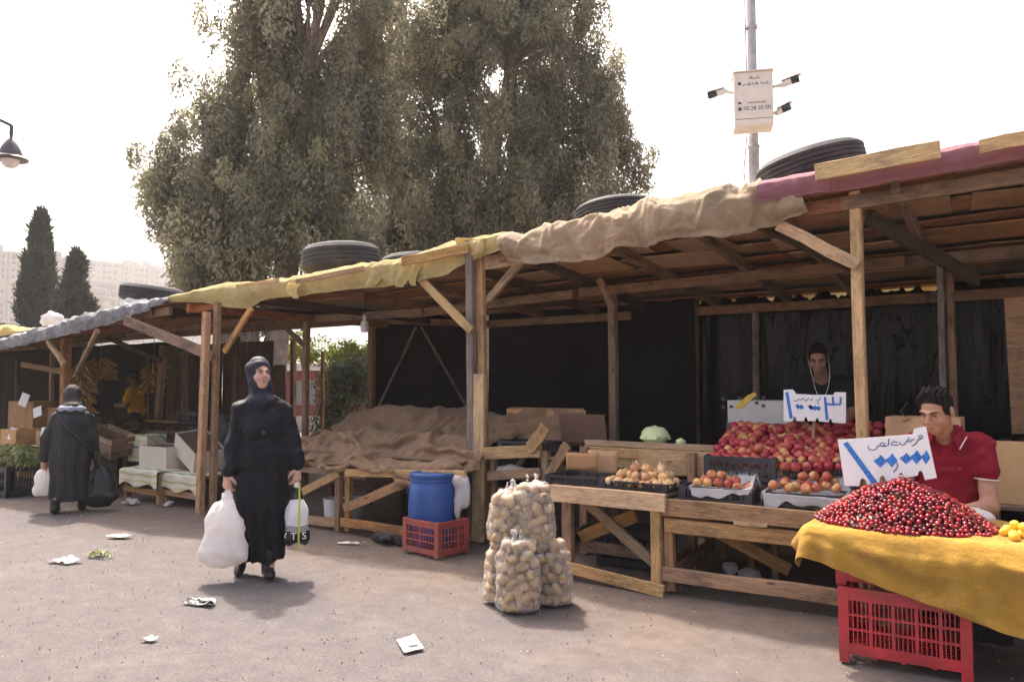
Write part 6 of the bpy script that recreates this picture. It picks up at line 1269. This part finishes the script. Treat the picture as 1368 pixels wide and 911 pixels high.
# ------------------------------------------------------------------ camera mast
PX, PY_ = py(1006, 140, 3.35).x, 3.35
ms = thing('camera_mast', 'steel mast with a cream control box and three surveillance cameras', 'mast', (PX, PY_, 0))
MB().tube([(PX, PY_, -.05), (PX-.0, PY_, 4.3)], .062, 14).make('pole', STEEL, ms, True); MB().tube([(PX, PY_, 4.3), (PX, PY_, 9.0)], [.054, .05], 14).make('upper_pole', STEEL, ms, True)
for z in (5.75, 4.28): MB().lathe([(.064, -.02), (.07, -.015), (.07, .015), (.064, .02)], 16).make('clamp', STEEL, ms, True, T(PX, PY_, z))
RB = math.radians(22); B0 = Matrix.Translation((PX+.07, PY_-.24, 4.73)) @ Matrix.Rotation(RB, 4, 'Z'); bo = MB().box(-.215, .215, -.14, .14, -.32, .32).make('control_box', BOXM, ms, False, B0)
q_ = bo.modifiers.new('b', 'BEVEL'); q_.width = .008; q_.segments = 2
MB().box(-.205, .205, -.147, -.1405, -.30, .31).make('door', BOXM, bo, False, B0); MB().box(-.225, .225, -.165, .145, .3205, .332).make('lid', BOXM, bo, False, B0); MB().box(-.05, .05, .14, .22, -.2, .2).make('bracket', STEEL, bo, False, B0); MB().box(-.2, .2, -.1483, -.1472, -.238, -.232).make('seam', INKBLACK, bo, False, B0)
AR = lambda t_: ''.join(t_)
def btxt(body, size, x, z, rx=0): return text_obj(body, size, B0 @ T(x, -.1492, z, 0, math.pi/2), INKBLACK, bo)
def strokes(L, ox, oz, s, w=.007):
    m = MB()
    for pts in L:
        Q = [Vector((ox+x*s, -.1495, oz+y*s)) for x, y in pts]; n = len(Q); a = []; b = []
        for i in range(n):
            d = (Q[min(i+1, n-1)]-Q[max(i-1, 0)]).normalized(); p = Vector((-d.z, 0, d.x))*w/2; a.append(Q[i]+p); b.append(Q[i]-p)
        m.add(a+b, [[i, i+1, n+i+1, n+i] for i in range(n-1)])
    m.make('lettering', INKBLACK, bo, False, B0)
# hand-lettered arabic: "shurta" over "baladiyat trablus"
strokes([[(9, 1), (8.6, 0), (7.6, 0), (7.4, 1)], [(7.4, 0), (6.4, 0), (6.3, 1)], [(6.3, 0), (5.4, 0)], [(5.2, .8), (4.8, -.4), (4, -.9)], [(3.6, 0), (2.4, 0), (1.8, .9), (2.6, 1), (3, 0)], [(2.2, 0), (2.2, 2.3)], [(1.6, 0), (.6, 0), (.1, .8), (.8, 1.1), (1.2, .3)], [(6.9, 2), (7.4, 2)], [(7, 2.6), (7.3, 2.6)], [(.3, 2), (.9, 2)]], -.05, .235, .014)
strokes([[(20, 0), (19.2, 0), (19, 2), (18.6, 0), (17.6, 0), (17.3, .9)], [(17.2, 0), (16.2, 0), (15.9, .9), (15.6, 0), (14.6, 0), (14.2, .8), (15, .9)], [(19.6, -.8), (19.9, -.8)], [(14.3, 1.9), (15, 1.9)], [(12.6, 0), (11, 0), (10.4, .9), (11.4, 1), (11.8, 0)], [(11, 0), (11, 2.2)], [(9.8, .7), (9.4, -.4), (8.6, -.8)], [(8, 2), (8, 0)], [(7.2, .6), (6.9, 0), (5.8, 0), (5.7, 2.1)], [(5.6, 0), (4.6, .1), (4.2, .9), (4.9, 1), (4.7, -.3), (4, -.8)], [(3.4, .5), (3, 0), (2.6, .6), (2.2, 0), (1.8, .6), (1.2, -.5), (.3, -.5), (.1, .3)], [(6.2, -.8), (6.6, -.8)]], -.125, .165, .0145)
btxt('70 28 20 50', .062, .035, -.115); btxt('www.security', .036, .03, -.045); MB().box(-.018, .018, -.0008, .0008, -.018, .018).make('emblem', INKBLACK, bo, False, B0 @ T(-.155, -.1495, .185)); MB().box(-.018, .018, -.0008, .0008, -.018, .018).make('emblem', INKBLACK, bo, False, B0 @ T(-.155, -.1495, -.115)); MB().box(-.018, .018, -.0008, .0008, -.012, .012).make('emblem', INKBLACK, bo, False, B0 @ T(-.155, -.1495, -.045))
CAMW = M_plain('white_camera_housing', (.62, .58, .55), .4, .08, 9, 0)
for k, (a, b, c_) in enumerate((((-.215, 0, .14), (-.32, -.02, .16), (-.50, -.07, .10)), ((.215, 0, .17), (.32, -.02, .18), (.51, -.07, .22)), ((.215, 0, -.14), (.27, -.04, -.15), (.40, -.12, -.115)))):
    a, b, c_ = Vector(a), Vector(b), Vector(c_); d = (c_-b).normalized(); cm = MB().tube([a, b], .02, 8).make('camera_arm', CAMW, ms, False, B0)
    MB().tube([b-d*.03, b, c_-d*.09, c_-d*.0899], [.022, .036, .038, .036], 12).make('camera_body', CAMW, cm, True, B0); MB().tube([c_-d*.088, c_-d*.01, c_], [.036, .041, .038], 12).make('camera_lens', BLACKM, cm, True, B0); MB().bar(b+Vector((0, 0, .041)), c_+d*.02+Vector((0, 0, .045)), .08, .005).make('sun_shield', CAMW, cm, False, B0)
m = MB(); m.tube([(PX-.07, PY_-.03, 4.43), (PX-.11, PY_-.05, 4.0), (PX-.06, PY_-.06, 3.5), (PX-.09, PY_-.05, 2.9)], .006, 5); m.tube([(PX-.06, PY_-.03, 5.1), (PX-.075, PY_-.03, 7), (PX-.06, PY_-.03, 8.9)], .007, 5); m.make('cable', BLACKM, ms)
# ------------------------------------------------------------------ street lamp
LD = 11.; q = at(14, 205, LD); rt = Vector((math.sin(YAW), math.cos(YAW), 0)); q.z = at(14, 225, LD).z; lp = thing('street_lamp', 'bell shaped street lamp hanging from a curved arm', 'lamp', q-rt*1.2-Vector((0, 0, q.z)))
u_ = LD/F*1.0
MB().lathe([(.19, .10), (.195, .115), (.135, .15), (.13, .17), (.10, .25), (.055, .33), (.03, .355), (.018, .37), (.018, .42)], 28).make('lamp_shade', DKMETAL, lp, True, Matrix.Translation(q)); MB().lathe([(.001, 0), (.05, .008), (.085, .04), (.10, .085), (.105, .112)], 24).make('globe', M_plain('pale_globe', (.75, .68, .62), .2, .05, 9, 0), lp, True, Matrix.Translation(q))
MB().tube([q+Vector((0, 0, .41)), q+Vector((0, 0, .52)), q+Vector((0, 0, .54))-rt*.03, q+Vector((0, 0, .62))-rt*.2, q+Vector((0, 0, .78))-rt*.6, q+Vector((0, 0, .82))-rt*1.2], .022, 10).make('arm', DKMETAL, lp, True)
bp = q-rt*1.2; MB().tube([(bp.x, bp.y, -.05), (bp.x, bp.y, 1.0), (bp.x, bp.y, q.z+1.1)], [.09, .06, .045], 14).make('pole', DKMETAL, lp, True)
# ------------------------------------------------------------------ trees
def leafcloud(centers, sizes, per, L, Wd, R_, droop=.6, tmap=None):
    C = np.repeat(centers, per, 0); S = np.repeat(sizes, per, 0); n = len(C)
    u = R_.normal(size=(n, 3)); u /= np.linalg.norm(u, axis=1)[:, None]; r = R_.uniform(.25, 1, n)**.55; P = C+u*r[:, None]*S
    d = R_.normal(size=(n, 3))*np.array([1, 1, .7]); d[:, 2] -= droop*1.6; d /= np.linalg.norm(d, axis=1)[:, None]
    a = np.cross(d, R_.normal(size=(n, 3))); a /= np.linalg.norm(a, axis=1)[:, None]+1e-9
    l = (R_.uniform(.6, 1.2, n)*L)[:, None]; w = (R_.uniform(.6, 1.2, n)*Wd)[:, None]
    V = np.stack([P, P+d*l*.45+a*w, P+d*l, P+d*l*.45-a*w], 1).reshape(-1, 3); Fc = np.arange(n*4).reshape(n, 4)
    t = np.repeat(R_.uniform(0, 1, len(centers)), per)*.55+R_.uniform(0, .45, n) if tmap is None else tmap(P, C, R_)
    return V, Fc, np.repeat(np.clip(t, 0, 1), 4)
def crown(name, parts, mat, par):
    V = np.concatenate([p[0] for p in parts]); off = np.cumsum([0]+[len(p[0]) for p in parts]); Fc = np.concatenate([p[1]+o for p, o in zip(parts, off)]); t = np.concatenate([p[2] for p in parts])
    me = bpy.data.meshes.new(name); me.vertices.add(len(V)); me.vertices.foreach_set('co', V.ravel()); me.loops.add(Fc.size); me.loops.foreach_set('vertex_index', Fc.ravel()); me.polygons.add(len(Fc)); me.polygons.foreach_set('loop_start', np.arange(0, Fc.size, 4)); me.update(calc_edges=True)
    at_ = me.attributes.new('tint', 'FLOAT', 'POINT'); at_.data.foreach_set('value', t); me.materials.append(mat); return put(bpy.data.objects.new(name, me), par)
def tree(name, label, base, H, blobs, nclump, per, L, Wd, mat, seed, cl=(.55, .55, .8), droop=.6, trunk_r=.3, forks=5, limbs=26, green=None):
    """blobs: crown lobes (dx along view right, dy depth, z, rx, ry, rz) in metres around the base"""
    R_ = np.random.RandomState(seed); b = Vector(base); r = thing(name, label, 'tree', b); fw = Vector((-math.cos(YAW), math.sin(YAW), 0))
    C = []; vol = np.array([q[3]*q[4]*q[5] for q in blobs]); vol = vol**.75/np.sum(vol**.75)
    for q, f in zip(blobs, vol):
        n = max(3, int(nclump*f)); u = R_.normal(size=(n, 3)); u /= np.linalg.norm(u, axis=1)[:, None]; rr = R_.uniform(.1, 1, n)**.42; u = u*rr[:, None]*np.array(q[3:6])+np.array(q[:3])
        if name == 'eucalyptus_tree':   # gather the clumps into boughs so that gaps open between them
            nb_ = max(5, n//7); c_ = R_.normal(size=(nb_, 3)); c_ /= np.linalg.norm(c_, axis=1)[:, None]; c_ = c_*(R_.uniform(.25, 1, nb_)**.5)[:, None]*np.array(q[3:6])*.99+np.array(q[:3])
            j_ = R_.randint(0, nb_, n); u = c_[j_]+R_.normal(size=(n, 3))*np.array([.34, .34, .50])*min(1.5, max(.7, q[3]*.6))
        C.append(u)
    C = np.concatenate(C); W = np.array(b)+C[:, :1]*np.array(rt)+C[:, 1:2]*np.array(fw)+C[:, 2:]*np.array([0, 0, 1.]); W = W[W[:, 2] > .3]
    S = R_.uniform(.6, 1.25, (len(W), 1))*np.array(cl)
    gm = None
    parts = [leafcloud(W, S, per, L, Wd, R_, droop)]; crown('crown', parts, mat, r)
    m = MB(); ends = W[R_.choice(len(W), min(limbs, len(W)), False)]
    tops = []
    for k in range(forks):
        a = R_.uniform(-1, 1)*1.6; e = b+rt*float(blobs[k % len(blobs)][0])+fw*float(blobs[k % len(blobs)][1])+Vector((0, 0, float(blobs[k % len(blobs)][2]))); mid = b.lerp(e, .4)+rt*R_.uniform(-.3, .3)+Vector((0, 0, e.z*.08)); pts = [b+rt*R_.uniform(-.15, .15)-Vector((0, 0, .1)), b.lerp(mid, .5)+rt*R_.uniform(-.2, .2), mid, mid.lerp(e, .5)+rt*R_.uniform(-.3, .3), e]; m.tube(pts, [trunk_r, trunk_r*.75, trunk_r*.5, trunk_r*.28, .03], 9); tops.append(pts)
    m.make('trunk', BARK, r, True)
    for e in ends:
        e = Vector(e); best = min((p for t_ in tops for p in t_[1:4]), key=lambda p: (p-e).length+max(0, p.z-e.z+.5)*2); mid = best.lerp(e, .55)+Vector((R_.uniform(-.2, .2), R_.uniform(-.2, .2), R_.uniform(0, .5))); mm = MB(); mm.tube([best, mid, e], [trunk_r*.24, trunk_r*.14, .02], 6, False); mm.make('limb', BARK, r, True)
    return r
def gp(x, D): q = at(x, 500, D); return Vector((q.x, q.y, 0))
D1 = 19.
k_ = D1/F
def lob(x, y, D, rx, ry, dd=0., rd=None, x0=None):
    D = D*coff(x0); return ((x-x0)*D/F, dd, HC+(YH-y)*D/F, rx*D/F, rd or rx*D/F*.8, ry*D/F)
x0 = 340; D = 18.5
tree('eucalyptus_tree', 'tall grey green eucalyptus with a low reaching left bough', gp(x0, D), 13.5, [lob(420, 30, D, 105, 90, x0=x0), lob(330, 130, D, 75, 110, x0=x0), lob(420, 190, D, 90, 120, x0=x0), lob(270, 215, D, 55, 80, x0=x0), lob(215, 255, D, 42, 42, x0=x0), lob(300, 300, D, 75, 70, x0=x0), lob(400, 320, D, 95, 60, x0=x0), lob(440, -90, D, 95, 90, x0=x0), lob(350, 40, D, 50, 60, x0=x0), lob(480, 110, D, 45, 110, x0=x0), lob(255, 335, D, 45, 60, x0=x0), lob(310, 370, D, 80, 35, x0=x0), lob(230, 300, D, 35, 40, x0=x0)], 1060, 165, .16, .026, EUCAL, 3, (.30, .30, .58), .75, .30, 8, 70)
x0 = 640; D = 20.
tree('eucalyptus_tree', 'broad dense eucalyptus rising behind the tan tarpaulin roof', gp(x0, D), 15, [lob(690, 30, D, 120, 110, x0=x0), lob(590, 110, D, 60, 130, x0=x0), lob(760, 150, D, 75, 120, x0=x0), lob(670, 220, D, 110, 110, x0=x0), lob(800, 225, D, 60, 75, x0=x0), lob(570, 260, D, 65, 80, x0=x0), lob(690, -90, D, 100, 90, x0=x0), lob(730, 290, D, 100, 60, x0=x0), lob(620, -20, D, 60, 100, x0=x0), lob(550, 330, D, 60, 50, x0=x0)], 1240, 165, .16, .026, EUCAL, 8, (.31, .31, .58), .75, .32, 8, 70)
x0 = 560; D = 23.
tree('eucalyptus_tree', 'thinner eucalyptus standing between and behind the two large ones', gp(x0, D), 14, [lob(510, 60, D, 55, 120, x0=x0), lob(520, 250, D, 90, 90, x0=x0), lob(450, 200, D, 70, 90, x0=x0), lob(530, -60, D, 60, 80, x0=x0), lob(640, 320, D, 140, 50, x0=x0), lob(545, 150, D, 40, 100, x0=x0), lob(530, 10, D, 45, 80, x0=x0)], 420, 150, .17, .028, EUCAL, 12, (.34, .34, .62), .75, .25, 4, 20)
def cypress(label, x, D, ytop, wpx, seed, ragged=0.):
    b = gp(x, D); D = D*coff(x); H = HC+(YH-ytop)*D/F; R_ = np.random.RandomState(seed); r = thing('cypress_tree', label, 'tree', b); C = []
    for k in range(420):
        z = R_.uniform(.03, 1)**.9; w = wpx*D/F/2*(min(1, (1-z)*2.6)**.75)*(.55+.45*min(1, z*6)); a = R_.uniform(0, 6.28); rr = math.sqrt(R_.uniform(.15, 1))*(1+ragged*R_.uniform(-.5, .6)); C.append((b.x+w*rr*math.cos(a), b.y+w*rr*math.sin(a), z*H))
    C = np.array(C); S = np.array([[.30, .30, .75]])*R_.uniform(.5, 1.1, (len(C), 1))*wpx/50*D/40; crown('crown', [leafcloud(C, S, 90, .34, .05, R_, -1.2)], CYPR, r); m = MB(); m.tube([b, b+Vector((0, 0, H*.95))], [.25, .03], 8); m.make('trunk', BARK, r)
cypress('tall dense dark cypress beside the pale apartment block', 47, 42, 290, 44, 3); cypress('shorter ragged cypress next to the tall one', 98, 38, 342, 34, 5, 1.3)
x0 = 463; D = 16.
tree('shrub', 'grey green bush seen through the gap behind the burlap stall', gp(x0, D), 2.6, [lob(458, 520, D, 26, 40, x0=x0), lob(450, 548, D, 24, 40, x0=x0), lob(480, 500, D, 22, 28, x0=x0)], 50, 90, .14, .022, BUSHL, 21, (.3, .3, .35), .6, .05, 4, 8)
x0 = 450; D = 21.
tree('shrub', 'bright yellow green bush beyond the grey green one', gp(x0, D), 3.2, [lob(450, 474, D, 36, 16, x0=x0), lob(400, 468, D, 25, 18, x0=x0), lob(480, 478, D, 40, 20, x0=x0)], 34, 110, .15, .03, M_leaf('lime_leaf', [(0, (.10, .13, .03)), (1, (.30, .36, .05))]), 23, (.35, .35, .3), .4, .05, 4, 8)
# kiosk seen through the gap
q = gp(400, 27); ks = thing('kiosk', 'red brown kiosk with a white roof far behind the gap', 'kiosk', q); K = Matrix.Translation(q) @ Matrix.Rotation(.6, 4, 'Z')
MB().box(-1.6, 3.2, -1, 1, 0, 1.9).make('wall', M_plain('red_brown_paint', (.26, .08, .075), .7, .2, 3, .1), ks, False, K); MB().box(-1.8, 3.4, -1.2, 1.2, 1.91, 2.15).make('roof', M_plain('white_roof', (.75, .72, .70), .6, .05, 3, 0), ks, False, K); MB().box(-1.7, 3.3, -1.15, -1.02, .0, .45).make('plinth', M_plain('pale_plinth', (.62, .58, .56), .7, .1, 3, 0), ks, False, K)
for k in range(3): MB().box(-1.2+1.3*k, -.5+1.3*k, -1.03, -1.005, .8, 1.6).make('window', M_plain('kiosk_glass', (.30, .30, .33), .3, .1, 3, 0) if k == 0 else bpy.data.materials['kiosk_glass'], ks, False, K)
# ------------------------------------------------------------------ far apartment blocks
CONC = [M_plain('pale_render', (.27, .232, .215), .9, .25, .12, 0), M_plain('grey_render', (.21, .185, .18), .9, .25, .12, 0), M_plain('cream_render', (.30, .245, .19), .9, .2, .12, 0)]
WINM = M_plain('dark_window', (.07, .065, .08), .3, .2, 1, 0); BALM = M_plain('balcony_slab', (.32, .28, .265), .9, .1, .5, 0)
_w = MB().box(-.7, .7, -.06, .06, -.75, .75).make('window', WINM); wme = _w.data; bpy.data.objects.remove(_w)
_w = MB().box(-1.3, 1.3, -.55, .55, -.08, .08).add(*(lambda m: (m.v, m.f))(MB().box(-1.3, 1.3, -.55, -.47, .08, .9))).make('balcony', BALM); bme_ = _w.data; bpy.data.objects.remove(_w)
def block(label, x0, x1, D, ytop, ang, mat, nf, nc, bal=.5, depth=14, seed=1, roof=True):
    a = gp(x0, D); b = gp(x1, D*ang); d = (b-a); L = d.length; H = HC+(YH-ytop)*((D*coff(x0)+D*ang*coff(x1))/2)/F; th = math.atan2(d.y, d.x); K = Matrix.Translation(a) @ Matrix.Rotation(th, 4, 'Z'); R_ = random.Random(seed)
    r = thing('apartment_block', label, 'building', a); MB().box(0, L, 0, depth, 0, H).make('wall', mat, r, False, K)
    MB().box(-.3, L+.3, -.3, depth+.3, H+.02, H+.5).make('roof', BALM, r, False, K)
    fh = (H-1)/nf; sx = min(1.3, L/nc/2.4); sz = fh/3.0
    for f in range(nf):
        if (f+1)*fh < H*.42: continue
        for k in range(nc):
            x = L*(k+.5)/nc; z = .8+fh*(f+.5)
            if k % 6 == seed % 6 or R_.random() < .08: continue
            wx_ = (1.0, 1.5, .6)[(k+seed) % 3]; inst(wme, 'window', K @ Matrix.Translation((x, -.03, z)) @ Matrix.Diagonal((sx*wx_, 1, sz*(.8+.3*((k+seed) % 2)), 1)), r)
            if R_.random() < bal*(1.3 if (k+seed) % 3 == 1 else .5): inst(bme_, 'balcony', K @ Matrix.Translation((x, -.56, z-.42*fh)) @ Matrix.Diagonal((sx, 1, sz, 1)), r)
    for k in range(nc+1):
        if k % 6 in (seed % 6, (seed+1) % 6): MB().box(L*k/nc-.35, L*k/nc+.35, -.9, -.005, 0, H-.2).make('pilaster', BALM, r, False, K)
    for k in range(3): x = R_.uniform(.1, .8)*L; MB().box(x, x+R_.uniform(2.5, 6), 3, 7, H+.51, H+R_.uniform(2, 4)).make('roof_hut', mat, r, False, K)
    # side facing the camera
    return r
block('tall cream apartment block at the far left behind the cypress', -60, 22, 345, 334, 1.0, CONC[2], 19, 12, .5, seed=3)
block('grey apartment block with balconies right behind the tall cypress', 22, 118, 370, 343, 1.02, CONC[1], 18, 13, .8, seed=4)
block('long pale apartment block with rows of balconies beyond the cypresses', 118, 190, 345, 382, 1.08, CONC[0], 14, 12, .9, seed=5)
block('wide pale apartment block on the skyline behind the long one', 108, 330, 470, 361, 1.1, CONC[0], 20, 34, .35, seed=6)
block('hilltop pale apartment block rising above the others', 145, 215, 560, 354, 1., CONC[1], 24, 13, .3, seed=7)
# ------------------------------------------------------------------ litter
def sheet(label, x, y, L, W, mat, rz, amp=.02, seed=0, name='paper_scrap', cat='litter', n=14):
    q = g(x, y); P = np.zeros((n, n, 3))
    for i in range(n):
        for j in range(n):
            a = (i/(n-1)-.5)*L; b = (j/(n-1)-.5)*W; P[i, j] = (q.x+a*math.cos(rz)-b*math.sin(rz), q.y+a*math.sin(rz)+b*math.cos(rz), 0)
    P[..., 2] = .007+amp*np.abs(fbm(P*np.array([14, 14, 1])+seed, 3, seed)); P[..., :2] += .15*min(L, W)*np.stack([fbm(P*9, 2, seed+1), fbm(P*9, 2, seed+2)], -1)
    tag(grid(name, P, mat, None, .0015), label, cat)
PAPER = M_plain('paper', (.68, .64, .60), .8, .1, 14, .1); GREYP = M_plain('grey_packaging', (.40, .38, .39), .6, .4, 14, .1)
sheet('flattened grey and white carton lying on the open road', 547, 863, .22, .11, PAPER, -.55, .012, 3, n=10); sheet('dull grey wrapper lying on the flattened carton', 548, 861, .15, .06, GREYP, -.55, .004, 4, n=8)
bpy.data.objects['paper_scrap.001'].location.z += .014
sheet('torn cream paper sheet on the road near the striped benches', 160, 717, .2, .12, PAPER, .4, .012, 5); sheet('crumpled white plastic scrap on the road behind the herbs', 87, 751, .22, .12, WBAG, .2, .03, 6); sheet('black and white wrapper curled on the road', 266, 808, .22, .06, M_plain('dark_wrapper', (.03, .03, .035), .4, .3, 9, .1), .3, .03, 7); sheet('small white scrap beside the black wrapper', 277, 806, .11, .04, PAPER, .5, .03, 8)
sheet('small white paper scrap alone on the open road', 201, 855, .07, .05, PAPER, .3, .03, 9); sheet('thin pale paper strip on the ground by the burlap stall', 466, 726, .2, .05, PAPER, .5, .008, 10); sheet('white rag on the ground below the striped benches', 176, 673, .2, .12, WBAG, .1, .06, 11); sheet('small white scrap below the tilted foam box', 224, 676, .12, .1, WBAG, .6, .05, 12)
q = g(133, 743); greens('green_scraps', 'bunch of discarded green leaves on the road', q.x, q.y, .012, .13, .07, .03, 50, HERB, (.05, .12), 5); q = g(808, 793); 
def bits(name, label, n, mat, smin, smax, region, seed):
    R_ = np.random.RandomState(seed); V = []; Fc = []
    for k in range(n):
        x, y = region(R_); s = R_.uniform(smin, smax); a = R_.uniform(0, 6.28); b = len(V); q = R_.uniform(.5, 1, 4)
        for i in range(4): V.append((x+s*q[i]*math.cos(a+1.57*i), y+s*q[i]*.7*math.sin(a+1.57*i), -.004))
        V.append((x, y, s*R_.uniform(.35, .8))); Fc += [[b+i, b+(i+1) % 4, b+4] for i in range(4)]
    return stuff(tag(mesh(name, V, Fc, mat), label, 'debris'))
bits('gravel', 'loose grit and pebbles scattered over the road', 2600, M_plain('grit', (.24, .20, .18), .9, .5, 30, 0), .003, .012, lambda R_: (R_.uniform(-8, 5.5), R_.uniform(-5, .2)), 1)
bits('dirt_crumbs', 'dark crumbs of vegetable waste in front of the stalls', 420, M_plain('dark_crumbs', (.10, .07, .055), .9, .5, 30, 0), .003, .011, lambda R_: (R_.uniform(-7, 5.5), -.5-abs(R_.normal(0, .6))), 2)
bits('pale_crumbs', 'pale paper crumbs scattered on the road', 160, PAPER, .003, .012, lambda R_: (R_.uniform(-6, 5), R_.uniform(-4, -.3)), 3)
q = g(968, 790); greens('straw_scraps', 'dry straw lying under the apple table', q.x, q.y+.12, .006, .16, .07, .03, 90, M_plain('dry_straw', (.36, .25, .13), .9, .3, 9, 0), (.06, .18), 7)
# dark things stored under the tables
crate('black crate stored deep under the onion table', (1.6, -.05, .0), .1, (.55, .36, .3), BLKCR, rows=2, ribs=10, band=.05, foot=.02)
crate('black crate stored under the middle of the burlap stall', (-1.1, .55, .0), .1, (.55, .36, .3), BLKCR, rows=2, ribs=10, band=.05, foot=.02)
s = SDF((2.2, -.25, -.02), (2.75, .2, .3), .012); s.ell((2.33, .05, .05), (.07, .06, .06), .02).ell((2.48, .02, .04), (.10, .07, .05), .02).disp(lambda P: .016*ridge(P*14, 2, 5)).cut(2, .003, False); tag(s.make('plastic_bag', WBAG), 'pair of tied white bags lying under the apple table', 'bag')
# ------------------------------------------------------------------ haze
HZ = bpy.data.materials.new('haze'); HZ.use_nodes = True; ht = HZ.node_tree
for n_ in list(ht.nodes):
    if n_.type != 'OUTPUT_MATERIAL': ht.nodes.remove(n_)
pv = ht.nodes.new('ShaderNodeVolumePrincipled'); pv.inputs['Color'].default_value = (.95, .92, .90, 1); pv.inputs['Density'].default_value = .0008; pv.inputs['Anisotropy'].default_value = .2
ht.links.new(pv.outputs[0], [n_ for n_ in ht.nodes if n_.type == 'OUTPUT_MATERIAL'][0].inputs['Volume'])
hz = MB().box(-950, 950, -950, 950, -1.5, 120).make('haze', HZ); stuff(hz); hz['label'] = 'pale even haze in the air over the whole place'; hz['category'] = 'haze'
